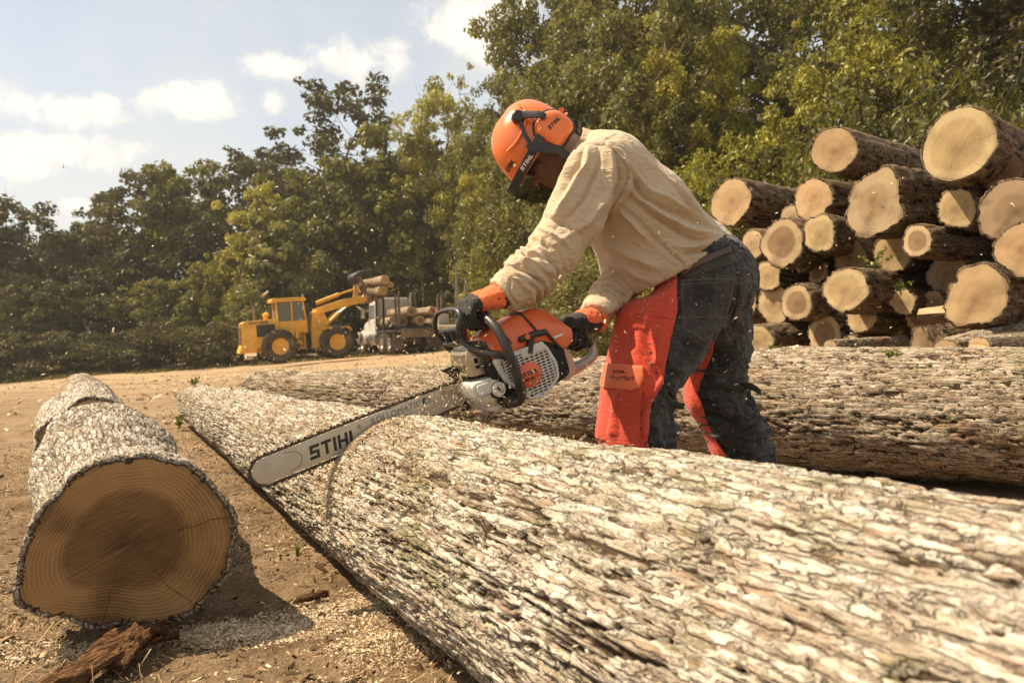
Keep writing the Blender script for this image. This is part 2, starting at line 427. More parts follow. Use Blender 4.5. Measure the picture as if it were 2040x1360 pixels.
BARK_OLD = bark_mat('ashy knobbly bark', (0.075, 0.052, 0.033), (0.36, 0.29, 0.21), (0.70, 0.62, 0.51), (0.24, 0.15, 0.085), 0.0, 1.0, 0.75, 0.7)

def wood_mat(name, sap, heart, core, ring=95.0, heart_r=0.55, marks=0.25, dark=None, check=0.6, ringk=0.22, rot=0.9, fine=1.0):
    """sawn end grain: rings about the pith, darker heart, radial checks, saw marks; x = along the log"""
    if name in _mc: return _mc[name]
    mt, nt, b = mk(name)
    t = nt.nodes.new('ShaderNodeTexCoord'); o = t.outputs['Object']
    rr = attr(nt, 'rel'); ang = attr(nt, 'ang')
    wob = noise(nt, 9, 3, 0.5, vec=o); wob2 = noise(nt, 3.2, 3, 0.5, vec=o)
    rw = mth(nt, 'ADD', rr, mth(nt, 'MULTIPLY', mth(nt, 'SUBTRACT', wob2, 0.5), 0.40))
    s = mth(nt, 'SINE', mth(nt, 'MULTIPLY', mth(nt, 'ADD', rw, mth(nt, 'MULTIPLY', wob, 0.014)), ring))
    base = ramp(nt, rw, [(0.0, core), (heart_r * 0.55, heart), (heart_r, heart), (heart_r + 0.12, sap), (0.95, sap), (1.0, tuple(0.6 * x for x in sap))])
    fade = ramp(nt, noise(nt, 7, 4, 0.6, vec=o), [(0.35, (0.15,) * 3), (0.65, (1, 1, 1))])
    c = mixc_(nt, mth(nt, 'MULTIPLY', mth(nt, 'MULTIPLY', mth(nt, 'ADD', mth(nt, 'MULTIPLY', s, 0.5), 0.5), ringk), fade), base, tuple(0.55 * x for x in heart))
    mpr = N(nt, 'ShaderNodeMapping'); mpr.inputs['Rotation'].default_value = (rot, 0, 0); nt.links.new(o, mpr.inputs['Vector'])
    st = noise(nt, 5, 8, 0.75, vec=mpr.outputs[0], mapscale=(1, 1.0 * fine, 22.0 * fine))       # saw strokes
    c = mixc_(nt, ramp(nt, st, [(0.42, (0, 0, 0)), (0.75, (marks,) * 3)]), c, tuple(min(1, 1.35 * x) for x in sap))
    blot = noise(nt, 6, 6, 0.65, vec=o)
    if dark is not None: c = mixc_(nt, ramp(nt, mth(nt, 'ADD', mth(nt, 'MULTIPLY', blot, 0.7), mth(nt, 'MULTIPLY', st, 0.3)), [(0.53, (0, 0, 0)), (0.68, (0.7,) * 3)]), c, dark)
    grime = noise(nt, 2.6, 6, 0.7, vec=o)
    c = mixc_(nt, ramp(nt, grime, [(0.50, (0, 0, 0)), (0.72, (0.55,) * 3)]), c, tuple(0.42 * x for x in heart))
    # radial checks
    ca = mth(nt, 'ADD', mth(nt, 'MULTIPLY', ang, 3.0), mth(nt, 'MULTIPLY', wob, 0.9))
    ck = mth(nt, 'ABSOLUTE', mth(nt, 'SINE', ca))
    k = mth(nt, 'MULTIPLY', mth(nt, 'LESS_THAN', ck, mth(nt, 'MULTIPLY', mth(nt, 'SUBTRACT', noise(nt, 2.2, 2, vec=o), 0.42), 0.10 )), check)
    c = mixc_(nt, k, c, (0.06, 0.03, 0.012))
    nt.links.new(c, b.inputs['Base Color']); b.inputs['Roughness'].default_value = 0.82; b.inputs['Specular IOR Level'].default_value = 0.2
    bump(nt, b, mth(nt, 'ADD', st, mth(nt, 'MULTIPLY', s, 0.15)), 0.35, 0.004)
    _mc[name] = mt; return mt
WOOD = [wood_mat('fresh pale end grain', (0.50, 0.355, 0.195), (0.40, 0.265, 0.135), (0.24, 0.135, 0.062), 120, ringk=0.35),
        wood_mat('end grain with brown heart', (0.50, 0.36, 0.20), (0.25, 0.15, 0.075), (0.15, 0.082, 0.038), 95, 0.62, ringk=0.35),
        wood_mat('orange toned end grain', (0.50, 0.335, 0.175), (0.44, 0.275, 0.135), (0.27, 0.145, 0.065), 110, 0.5, ringk=0.35),
        wood_mat('weathered end grain with dark stain', (0.43, 0.31, 0.175), (0.36, 0.24, 0.125), (0.21, 0.12, 0.055), 80, 0.5, 0.2, (0.11, 0.07, 0.04), ringk=0.3),
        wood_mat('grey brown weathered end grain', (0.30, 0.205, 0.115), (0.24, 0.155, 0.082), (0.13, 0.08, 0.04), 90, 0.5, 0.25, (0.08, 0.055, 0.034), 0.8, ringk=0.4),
        wood_mat('straw yellow end grain', (0.52, 0.385, 0.20), (0.42, 0.285, 0.135), (0.22, 0.13, 0.058), 140, 0.68, 0.4, None, 0.7, ringk=0.5)]

def smooth_outline(th, seed, lob):
    p = np.stack([np.cos(th) * 1.3 + seed * 3.1, np.sin(th) * 1.3, np.zeros_like(th)], -1)
    return 1 + lob * fbm(p, seed, 3)
def log_frame(A, B):
    R = frame(np.asarray(B, float) - np.asarray(A, float)); M = np.eye(4); M[:3, :3] = R; M[:3, 3] = A
    return R, Matrix(M.tolist())
def make_log(label, A, B, rA, rB, seed, bark, wood, svals=None, ths=None, plate=(0.07, 0.024), amp=0.009, lob=0.06, group=None, name='log',
             shape=None, kerf=None, ends=(True, True), slant=0.25, sag=0.0, stub=None, outline=None, lump=0.045):
    A = np.asarray(A, float); B = np.asarray(B, float); L = np.linalg.norm(B - A)
    R, M = log_frame(A, B); root = empty(name, mw=M); tag(root, label, 'log', group)
    if svals is None: svals = np.linspace(0, L, max(12, int(L / 0.05)))
    if ths is None: ths = np.linspace(-np.pi, np.pi, 57)[:-1]
    S, T = np.meshgrid(svals, ths, indexing='ij')
    f = S / L
    if outline is None: base = (rA + (rB - rA) * f) * smooth_outline(T, seed, lob)
    else: base = (rA + (rB - rA) * f) * (outline(T) * (1 - sstep(0.0, 0.55, f)) + smooth_outline(T, seed, lob) * sstep(0.0, 0.55, f))
    Q = np.stack([S * 1.6, np.cos(T) * 0.9, np.sin(T) * 0.9], -1)
    base = base * (1 + lump * fbm(Q, seed + 3, 3))
    if shape is not None: base = base + shape(S, T)
    rm = 0.5 * (rA + rB); nv = max(6, int(round(2 * np.pi * rm / plate[1])))
    yy = np.cos(T) * rm; zz = np.sin(T) * rm; tw = slant * S
    yy, zz = yy * np.cos(tw) - zz * np.sin(tw), yy * np.sin(tw) + zz * np.cos(tw)
    pl_, pw_ = plate
    wq = np.stack([S / pl_ * 0.7, yy / pw_ * 0.45, zz / pw_ * 0.45], -1)
    w1 = fbm(wq, seed + 5, 3); w2 = fbm(wq + 31, seed + 6, 3); w3 = fbm(wq * 3.1, seed + 7, 3)
    # long furrows that wander along the log and meet
    q = np.stack([S / pl_ * 0.42 + 0.22 * w3, yy / pw_ * 0.95 + 0.16 * w3, zz / pw_ * 0.95 + 0.16 * w1], -1)
    a1 = np.abs(fbm(q, seed + 9, 3, 0.45)); a2 = np.abs(fbm(q * 1.25 + 17, seed + 10, 3, 0.45))
    fur = np.minimum(sstep(0.02, 0.17, a1), 0.15 + 0.85 * sstep(0.015, 0.13, a2))
    # cross cracks that break the ridges into plates
    u = S / pl_ + 0.75 * w1 + 0.40 * w3; v = T / (2 * np.pi) * nv + tw * nv / 6.28 + 1.1 * w2 + 0.55 * w3
    f1, f2, cid = worley(u, v, seed, nv)
    crk = sstep(0.015, 0.11, f2 - f1)
    flake = fbm(np.stack([S / pl_ * 2.6, yy / pw_ * 1.9, zz / pw_ * 1.9], -1), seed + 12, 4, 0.6)
    steps = fbm(np.stack([S / pl_ * 1.2, yy / pw_ * 0.9, zz / pw_ * 0.9], -1), seed + 13, 3); steps = np.round(steps * 3.0) / 3.0
    h = fur * (0.48 + 0.52 * crk) * (0.72 + 0.38 * cid)
    rr = base + amp * (h - 0.6) + amp * (0.10 * flake + 0.16 * steps) * (0.3 + 0.7 * fur)
    if kerf is not None: rr = kerf(S, T, rr)
    cx = np.zeros_like(S); cz = -sag * np.sin(np.pi * f) * 1.0
    V = np.stack([S, cx + rr * np.cos(T), cz + rr * np.sin(T)], -1)
    # a little raggedness at the ends
    V[0, :, 0] += 0.5 * amp * (flake[0]); V[-1, :, 0] += 0.5 * amp * flake[-1]
    ns, nt_ = S.shape; V = V.reshape(-1, 3); ix = np.arange(ns * nt_).reshape(ns, nt_); nx_ = np.roll(ix, -1, 1)
    Fq = np.stack([ix[:-1], nx_[:-1], nx_[1:], ix[1:]], -1).reshape(-1, 4)
    plv = h.ravel(); cv = cid.ravel()
    extra = []
    for e, row in ((0, ix[0]), (1, ix[-1])):             # bark thickness seen on the end
        inner = V[row].copy(); c0 = np.array([inner[:, 0].mean(), 0, cz[0 if e == 0 else -1].mean()])
        inner[:, 1:] = c0[1:] + (inner[:, 1:] - c0[1:]) * (1 - 0.022 / max(0.1, rm) * 0.35 - 0.02); inner[:, 0] = c0[0]
        st = len(V); V = np.vstack([V, inner]); ii = np.arange(st, st + nt_); jj = np.roll(ii, -1)
        q = np.stack([row, ii, jj, np.roll(row, -1)], -1) if e == 0 else np.stack([row, np.roll(row, -1), jj, ii], -1)
        extra.append(q); plv = np.concatenate([plv, np.full(nt_, 0.2)]); cv = np.concatenate([cv, np.full(nt_, 0.3)])
    me = mesh_arrays('bark', V, np.vstack([Fq] + extra)); set_attr(me, 'plate', plv); set_attr(me, 'cell', cv)
    link('bark', me, bark, root)
    for e, row in ((0, ix[0]), (1, ix[-1])):
        if not ends[e]: continue
        ring = V[row]; c0 = np.array([0 if e == 0 else L, 0, cz[0 if e == 0 else -1].mean()])
        k = 10 if nt_ > 120 else 5; rs = []; rel = []; ang = []
        rad_r = np.linalg.norm(ring - c0, axis=1); ft = np.fft.rfft(rad_r); ft[5:] = 0; rr_rel = rad_r / np.fft.irfft(ft, len(rad_r)) if np.ptp(np.diff(ths)) < 1e-6 else np.ones(len(rad_r))
        pith = c0 + np.array([0, 0.10 * rm * math.sin(seed * 2.3), 0.12 * rm * math.cos(seed * 1.7)])
        for j in range(k + 1):
            q = j / k; rv = pith * (1 - q) + (c0 + (ring - c0) * (0.975 - 0.008 / max(0.1, rm))) * q
            rv[:, 0] = c0[0] + (0.002 if e == 0 else -0.002) * 0 + 0.004 * fbm(np.stack([rv[:, 1] * 9, rv[:, 2] * 9, np.full(len(rv), seed * 1.0)], -1), seed, 2) - (0.002 if e == 0 else -0.002)
            rs.append(rv); rel.append(q * (1 + (rr_rel - 1) * 1.0)); ang.append(np.asarray(ths))
        VV = np.concatenate(rs); n_ = nt_; ii = np.arange(len(VV)).reshape(k + 1, n_); jj = np.roll(ii, -1, 1)
        q = np.stack([ii[:-1], ii[1:], jj[1:], jj[:-1]], -1).reshape(-1, 4)
        if e == 1: q = q[:, ::-1]
        mf = mesh_arrays('cut_face', VV, q); set_attr(mf, 'rel', np.concatenate(rel)); set_attr(mf, 'ang', np.concatenate(ang))
        link('cut_face', mf, wood, root)
    return root, R

# --- the log being cut: rests on the ground, thin end far left, thick end beyond the right edge
LA = np.array([-2.442, 6.192, 0.154]); LB0 = np.array([0.730, 0.330, 0.273])
ldir = (LB0 - LA) / np.linalg.norm(LB0 - LA); L0 = np.linalg.norm(LB0 - LA)
L1 = L0 + 1.15
LB = LA + ldir * L1; rB1 = 0.154 + (0.273 - 0.154) * L1 / L0
# saw frame: bar lies in a plane square to the log
SAW_O = np.array([-0.15516, 2.31337, 0.56658]); SAW_F = np.array([-0.84248, -0.45588, -0.28707])
SAW_L = unit([ldir[0], ldir[1], 0]); SAW_F = unit(SAW_F - SAW_L * (SAW_F @ SAW_L)); SAW_U = np.cross(SAW_F, SAW_L)
s_cut = (SAW_O - LA) @ ldir
RL, ML = log_frame(LA, LB)
def main_kerf(S, T, rr):
    P = LA + S[..., None] * RL[:, 0] + (rr * np.cos(T))[..., None] * RL[:, 1] + (rr * np.sin(T))[..., None] * RL[:, 2]
    zu = (P - SAW_O) @ SAW_U; Cc = LA + S[..., None] * RL[:, 0]; zc = (Cc - SAW_O) @ SAW_U
    lim = -0.118
    k = np.where(zu > lim, np.clip((lim - zc) / np.maximum(zu - zc, 1e-4), 0.3, 1), 1)
    g = (np.abs((P - SAW_O) @ SAW_L) < 0.0086)
    # a shallow line of the kerf runs on down the flank
    fl = (np.abs((P - SAW_O) @ SAW_L - 0.01 * np.sin(rr * T * 60)) < 0.009) & (zu <= lim) & (zu > -0.30) & (np.cos(T) < 0.95)
    return np.where(g, rr * k, np.where(fl, rr - 0.02, rr))
sv = [0.0]
while sv[-1] < L1:
    y = LA[1] + ldir[1] * sv[-1]; sv.append(sv[-1] + float(np.clip(0.0031 * max(y, 0), 0.0038, 0.016)))
sv = np.array(sv[:-1] + [L1])
sv = sv[np.abs(sv - s_cut) > 0.0105]
sv = np.sort(np.concatenate([sv, s_cut + np.array([-0.0108, -0.0090, -0.0083, -0.004, 0, 0.004, 0.0083, 0.0090, 0.0108])]))
# the camera looks at the flank turned to the left and at the top: fine steps there
side_cam = math.atan2(RL[2] @ (c_loc - LA), RL[:, 1] @ np.array([-1.0, -0.4, 0]))
tc0 = math.atan2(RL[:, 2] @ np.array([-0.6, -0.5, 0.8]), RL[:, 1] @ np.array([-0.6, -0.5, 0.8]))
th_f = np.linspace(tc0 - rad(105), tc0 + rad(105), 250); th_c = np.linspace(tc0 + rad(105), tc0 + rad(255), 36)[1:-1]
ths_main = np.concatenate([th_f, th_c])
def main_shape(S, T):
    q = np.stack([S * 1.1, np.cos(T) * 0.8, np.sin(T) * 0.8], -1)
    up_ = np.clip(np.sin(T), 0, 1)
    return 0.004 * np.exp(-((S - (s_cut + 0.3)) / 0.22) ** 2) * up_ + 0.006 * fbm(q * 2.2, 77, 3) - 0.006 * np.exp(-((S - (s_cut - 0.5)) / 0.5) ** 2) * up_
make_log('long pale trunk lying under the chainsaw bar, running from left background to lower right', LA, LB, 0.154, rB1, 21, BARK_PALE, WOOD[0],
         sv, ths_main, (0.150, 0.0165), 0.0150, 0.03, None, 'felled_trunk', main_shape, main_kerf, slant=0.16, lump=0.022)

# --- the thicker trunk behind the man
MA = np.array([-1.95, 6.15, 0.205]); MBp = np.array([3.10, 2.72, 0.305])
dm = (MBp - MA); Lm = np.linalg.norm(dm)
svm = [0.0]
while svm[-1] < Lm:
    y = MA[1] + dm[1] / Lm * svm[-1]; svm.append(svm[-1] + float(np.clip(0.0026 * y, 0.007, 0.014)))
svm = np.array(svm[:-1] + [Lm]); RM, _ = log_frame(MA, MBp)
tm0 = math.atan2(RM[:, 2] @ np.array([-0.1, -0.8, 0.6]), RM[:, 1] @ np.array([-0.1, -0.8, 0.6]))
ths_m = np.concatenate([np.linspace(tm0 - rad(100), tm0 + rad(100), 132), np.linspace(tm0 + rad(100), tm0 + rad(260), 30)[1:-1]])
def back_shape(S, T):
    f = S / Lm; return 0.035 * np.sin(np.pi * np.clip((f - 0.15) / 0.8, 0, 1)) * (0.5 + 0.5 * np.sin(T)) + 0.01 * fbm(np.stack([S * 2, np.cos(T), np.sin(T)], -1), 78, 3) - 0.05 * np.exp(-((S - 0.42) / 0.035) ** 2) * np.clip(np.sin(T + 0.5), 0, 1)
make_log('thick grey trunk lying behind the man in front of the log pile', MA, MBp, 0.205, 0.305, 34, BARK_GREY, WOOD[0], svm, ths_m, (0.085, 0.026), 0.012, 0.035, None, 'felled_trunk', back_shape, slant=0.1)

# --- three short logs in a line on the left, the nearest showing its sawn face
face_px = [(32, 1203), (38, 1150), (58, 1065), (98, 1000), (160, 945), (225, 917), (300, 908), (370, 925), (420, 957), (458, 998), (477, 1038),
           (467, 1090), (455, 1140), (422, 1190), (380, 1228), (332, 1249), (262, 1257), (190, 1249), (125, 1232), (70, 1224)]
GA = at_z(290, 1256, 0.0) ; gdir = unit([-0.50, 0.865, 0.0])
fp3 = np.array([at_plane(px, py, GA, gdir) for px, py in face_px])
GC = at_plane(255, 1085, GA, gdir); GL = 1.13
RG, _ = log_frame(GC, GC + gdir)
loc2 = (fp3 - GC) @ RG
_a = np.arctan2(loc2[:, 2], loc2[:, 1]); _r = np.hypot(loc2[:, 1], loc2[:, 2]); _o = np.argsort(_a); _a = _a[_o]; _r = _r[_o]
RG0 = 0.23
def near_outline(T):
    t = np.mod(T + np.pi, 2 * np.pi) - np.pi
    return np.interp(t, np.concatenate([_a[-3:] - 2 * np.pi, _a, _a[:3] + 2 * np.pi]), np.concatenate([_r[-3:], _r, _r[:3]])) / RG0
OAK = wood_mat('brown oak end grain', (0.36, 0.205, 0.082), (0.150, 0.082, 0.031), (0.030, 0.016, 0.007), 150, 0.55, 0.50, (0.070, 0.037, 0.015), 0.85, ringk=0.80, rot=0.4, fine=2.4)
svg = np.linspace(0, GL, 210); thg = np.linspace(-np.pi, np.pi, 301)[:-1]
def near_shape(S, T):
    # swelling on top that ends in a flat sawn limb scar, narrowing behind the face
    up_ = np.clip(np.sin(T), 0, 1); q = np.stack([S * 3, np.cos(T) * 1.2, np.sin(T) * 1.2], -1)
    return -0.035 * np.exp(-((S - 0.45) / 0.28) ** 2) + 0.045 * sstep(0.6, 1.0, S) * up_ + 0.012 * fbm(q * 1.5, 5, 3)
GB = GC + gdir * GL; GB[2] = 0.225
make_log('short thick log with a broad brown sawn face turned to the camera', GC, GB, RG0, 0.205, 45, BARK_OLD, OAK, svg, thg, (0.030, 0.021), 0.010, 0.06, None, 'log', near_shape, outline=near_outline, slant=0.0)
left_dir = unit([-0.485, 0.875, 0.0])
g2 = at(176, 850, 3.42); g2[2] = 0.215; g2b = g2 + left_dir * 1.2
r2, _ = make_log('grey barked log lying in line just behind the brown faced log', g2, g2b, 0.205, 0.215, 52, BARK_OLD, WOOD[3], np.linspace(0, 1.2, 110), np.linspace(-np.pi, np.pi, 161)[:-1], (0.035, 0.024), 0.010, 0.14, None, 'log', slant=0.0)
g3 = at(172, 790, 5.2); g3[2] = 0.20; g3b = g3 + left_dir * 1.5
make_log('smooth tan log at the far end of the left row', g3, g3b, 0.165, 0.195, 57, BARK_GREY, WOOD[0], np.linspace(0, 1.5, 60), np.linspace(-np.pi, np.pi, 91)[:-1], (0.05, 0.03), 0.004, 0.08, None, 'log')

# --- pile on the right. Ends roughly in one upright plane; photo x, y and size of each sawn end
pn = unit([-0.82, -0.572, 0]); PQ = at(1720, 560, 6.1)
pile = [  # cx, cy, height px, squash, out (m towards viewer), wood, yaw offset deg, pitch deg, label
    (1457, 405, 97, 0, 0.12, 2, 2, 'log with star shaped cracks at the upper left corner of the pile'),
    (1660, 300, 98, 0, 0.25, 2, 6, 'orange faced log lying on top left of the pile'),
    (1912, 288, 148, 0.1, 0.55, 0, 4, 'largest log perched on top right of the pile'),
    (1620, 397, 96, 0.05, 0.05, 2, -2, 'log under the orange faced top log with a notched face'),
    (1742, 405, 132, 0, 0.50, 3, 0, 'big log with a dark stained face in the upper middle of the pile'),
    (1905, 416, 80, 0, 0.35, 0, 3, 'small round log wedged right of the dark stained log'),
    (2014, 420, 140, 0, 0.75, 3, -1, 'wide weathered log at the right edge below the top log'),
    (1500, 487, 62, 0, 0.20, 0, -3, 'small pale kidney shaped log just behind the man'),
    (1557, 484, 100, 0, 0.45, 1, 2, 'log with a large brown heart below the notched log'),
    (1630, 465, 72, 0, 0.42, 0, 4, 'pale log with a split rim in the middle of the third row'),
    (1697, 515, 78, 0, 0.10, 3, 0, 'dull log half hidden behind green twigs in the pile centre'),
    (1778, 505, 78, 0, 0.10, 0, 5, 'log whose face is half in shade beside the hollow looking log'),
    (1829, 481, 70, 0, 0.50, 1, -4, 'dark centred log with a long brown flank under the small round log'),
    (1530, 549, 64, 0, 0.25, 0, 0, 'small pale log touching the brown hearted log from below'),
    (1562, 558, 58, 0, 0.05, 0, 4, 'small log tucked to the right of another small pale log'),
    (1632, 540, 56, 0, 0.00, 1, -2, 'small tan log in shade in the middle of the pile'),
    (1684, 578, 96, 0, 0.65, 0, 3, 'log with one straight crack across its pale face'),
    (1587, 603, 76, 0, 0.50, 1, 0, 'round log with pale rim and tan heart left of the cracked face log'),
    (1545, 606, 84, 0, 0.20, 0, 3, 'log half hidden behind the pale rimmed round log'),
    (1885, 548, 92, 0, 0.10, 3, -6, 'shaded brown faced log under the dark centred log'),
    (1940, 592, 126, 0.1, 0.95, 2, 5, 'large flat bottomed log with a bright tan face at lower right'),
    (2040, 497, 112, 0, 0.95, 2, 2, 'tan faced log cut by the right picture edge'),
    (1716, 632, 66, 0, 0.25, 0, 2, 'half shaded log under the cracked face log'),
    (1645, 668, 84, 0, 0.25, 1, -3, 'dark log low in the pile with a sunlit wedge on its face'),
    (1510, 680, 72, 0, 0.55, 0, 4, 'pale round log low in the pile beside the jeans'),
    (1850, 677, 78, 0, 0.50, 3, 2, 'brown shaded log at the foot of the pile near the right'),
    (1836, 632, 60, 0, 0.05, 1, 8, 'log with a bright split sliver above the brown foot log'),
    (2000, 345, 90, 0, 0.25, 3, -4, 'brown log squeezed between the top log and the wide weathered log'),
    (1470, 540, 90, 0, 0.0, 3, 0, 'dark log mostly hidden behind the man at belt height'),
    (1478, 605, 78, 0, 0.05, 3, 0, 'dark log mostly hidden behind the man at pocket height'),
    (1780, 575, 80, 0, -0.25, 1, 0, 'log deep in shade in the heart of the pile'),
    (1770, 660, 76, 0, -0.20, 1, 0, 'log deep in shade at the base of the pile'),
    (1960, 700, 80, 0, 0.30, 3, 0, 'log lying at the base under the large flat bottomed log'),
    (1580, 690, 80, 0, -0.15, 1, 0, 'log deep in shade low behind the pale round log'),
    (1662, 632, 52, 0, 0.15, 0, 0, 'small log peeking out between the cracked face log and the dark low log'),
    (1800, 600, 54, 0, 0.30, 5, 3, 'small straw coloured log right of the cracked face log'),
    (1600, 520, 46, 0, 0.05, 4, 0, 'small grey log in the gap right of the brown hearted log'),
    (1690, 690, 50, 0, 0.30, 0, 2, 'small pale log at the very foot of the pile'),
    (1860, 600, 50, 0, 0.15, 4, -3, 'small grey brown log left of the large flat bottomed log'),
    (1575, 430, 48, 0, -0.1, 3, 0, 'small log in the gap between the two upper left logs'),
]
for i, (px, py, hp, sq, outw, wd, yaw, lab) in enumerate(pile):
    e = at_plane(px, py, PQ + pn * outw, pn)
    r = hp / 2 * e[1] / FP
    ya = rad(yaw * 1.6); ax = rotm((0, 0, 1), ya) @ -pn
    ln_ = 3.1 + 0.5 * math.sin(i * 2.7)
    pz = rad(2.2 * math.sin(i * 1.9))
    ax = unit([ax[0], ax[1], math.sin(pz)])
    lobe = 0.08 + 0.13 * (0.5 + 0.5 * math.sin(i * 5.1)) ** 2
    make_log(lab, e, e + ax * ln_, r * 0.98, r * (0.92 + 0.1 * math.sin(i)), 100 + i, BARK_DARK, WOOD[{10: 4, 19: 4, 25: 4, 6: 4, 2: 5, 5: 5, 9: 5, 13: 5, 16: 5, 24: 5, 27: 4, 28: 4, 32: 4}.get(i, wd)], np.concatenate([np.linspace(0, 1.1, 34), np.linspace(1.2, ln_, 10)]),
             np.linspace(-np.pi, np.pi, 59)[:-1], (0.075, 0.026), 0.012, lobe, 'stacked logs in the pile', 'log', slant=0.1)

# thin and split pieces at the foot of the pile
for i, (a_, b_, r_, lab) in enumerate([((1655, 692, 4.9), (1800, 684, 5.6), 0.050, 'thin pole lying along the foot of the pile in the middle'), ((1885, 702, 4.3), (2090, 652, 5.0), 0.075, 'thin bark covered pole slanting along the foot of the pile at right'), ((1950, 690, 4.2), (2120, 676, 4.6), 0.06, 'short pole at the lower right corner of the pile')]):
    A_ = at(*a_); B_ = at(*b_); make_log(lab, A_, B_, r_, r_ * 1.1, 400 + i, BARK_GREY, WOOD[2], np.linspace(0, np.linalg.norm(B_ - A_), 50), np.linspace(-np.pi, np.pi, 41)[:-1], (0.06, 0.02), 0.008, 0.12, 'thin poles at the foot of the pile')
def split_piece(label, px, py, Y, w, ang, ln, seed):
    """a wedge split from a round: two pale riven faces and bark on the back"""
    c = at(px, py, Y); ax = rotm((0, 0, 1), rad(ang)) @ np.array([0.6, 0.8, 0.05]); R = frame(ax); root = empty('split_wood', mw=Matrix(np.vstack([np.hstack([R, np.asarray(c)[:, None]]), [0, 0, 0, 1]]).tolist())); tag(root, label, 'wood', 'split wood at the foot of the pile')
    a = np.linspace(rad(200), rad(290), 9); arc = np.stack([w * np.cos(a), w * np.sin(a)], 1); xs = np.linspace(0, ln, 14); rows = []
    for x in xs: rows.append(np.concatenate([[[x, 0.02 * math.sin(x * 9 + seed), 0.02 * math.sin(x * 7)]], np.stack([np.full(9, x), arc[:, 0], arc[:, 1]], 1)]) + 0.006 * fbm(np.stack([np.arange(10) * 0.7, np.full(10, x * 6), np.full(10, seed * 1.0)], 1), seed, 2)[:, None])
    m_ = MB().rings(rows); o = m_.build('riven_wood', WOOD[2], root, 30)
    set_attr(o.data, 'rel', np.full(len(o.data.vertices), 0.75)); set_attr(o.data, 'ang', np.zeros(len(o.data.vertices)))
    b = MB(); b.rings([np.concatenate([r[1:] * [1, 1.01, 1.01], (r[1:] * [1, 1.10, 1.10])[::-1]]) for r in rows]); q = b.build('bark', BARK_DARK, root, 50)
    set_attr(q.data, 'plate', np.full(len(q.data.vertices), 0.5)); set_attr(q.data, 'cell', np.full(len(q.data.vertices), 0.5))
split_piece('upright wedge of split wood with a bright face near the lower right of the pile', 1908, 672, 4.55, 0.09, -70, 0.5, 1)
split_piece('split wedge leaning beside the brown shaded foot log', 1935, 684, 4.5, 0.085, -40, 0.6, 2)
split_piece('bright split sliver standing above the brown foot log', 1828, 618, 5.0, 0.08, -85, 0.6, 3)
split_piece('pale chip of split wood lying on the grey trunk at the far right', 1985, 700, 3.95, 0.05, 30, 0.3, 4)

# ------------------------------------------------------------------ forest
def leaf_mat(name, dark, mid, light, trans=0.42):
    mt, nt, b = mk(name)
    nt.nodes.remove(b)
    oi = nt.nodes.new('ShaderNodeObjectInfo'); g = N(nt, 'ShaderNodeAttribute', attribute_name='tone')
    f = mth(nt, 'ADD', mth(nt, 'MULTIPLY', g.outputs['Fac'], 0.72), mth(nt, 'MULTIPLY', oi.outputs['Random'], 0.28))
    c = ramp(nt, f, [(0.1, dark), (0.5, mid), (0.92, light)])
    d = N(nt, 'ShaderNodeBsdfDiffuse'); tr = N(nt, 'ShaderNodeBsdfTranslucent'); gl = N(nt, 'ShaderNodeBsdfGlossy', inp={'Roughness': 0.45})
    nt.links.new(c, d.inputs['Color']); nt.links.new(mixc_(nt, 0.4, c, (0.30, 0.27, 0.03)), tr.inputs['Color'])
    m1 = N(nt, 'ShaderNodeMixShader', inp={0: trans}); nt.links.new(d.outputs[0], m1.inputs[1]); nt.links.new(tr.outputs[0], m1.inputs[2])
    m2 = N(nt, 'ShaderNodeMixShader', inp={0: 0.05}); nt.links.new(m1.outputs[0], m2.inputs[1]); nt.links.new(gl.outputs[0], m2.inputs[2])
    gl.inputs['Color'].default_value = (0.6, 0.6, 0.5, 1)
    nt.links.new(m2.outputs[0], nt.nodes['Material Output'].inputs['Surface'])
    return mt
LEAF = [leaf_mat('olive foliage', (0.050, 0.049, 0.011), (0.140, 0.135, 0.025), (0.310, 0.278, 0.049)),
        leaf_mat('yellow green foliage', (0.135, 0.130, 0.018), (0.342, 0.313, 0.040), (0.635, 0.544, 0.076)),
        leaf_mat('dark evergreen foliage', (0.024, 0.021, 0.008), (0.058, 0.050, 0.015), (0.125, 0.098, 0.026), 0.25),
        leaf_mat('grey green foliage', (0.068, 0.069, 0.022), (0.186, 0.179, 0.055), (0.383, 0.341, 0.109))]
TRUNK = paint('forest trunk bark', (0.115, 0.085, 0.058), 0.9, var=0.4, vs=3, bmp=0.6, bs=14, spec=0.1)
TRUNK_PALE = paint('pale trunk bark', (0.30, 0.25, 0.18), 0.9, var=0.3, vs=3, bmp=0.5, bs=14, spec=0.1)

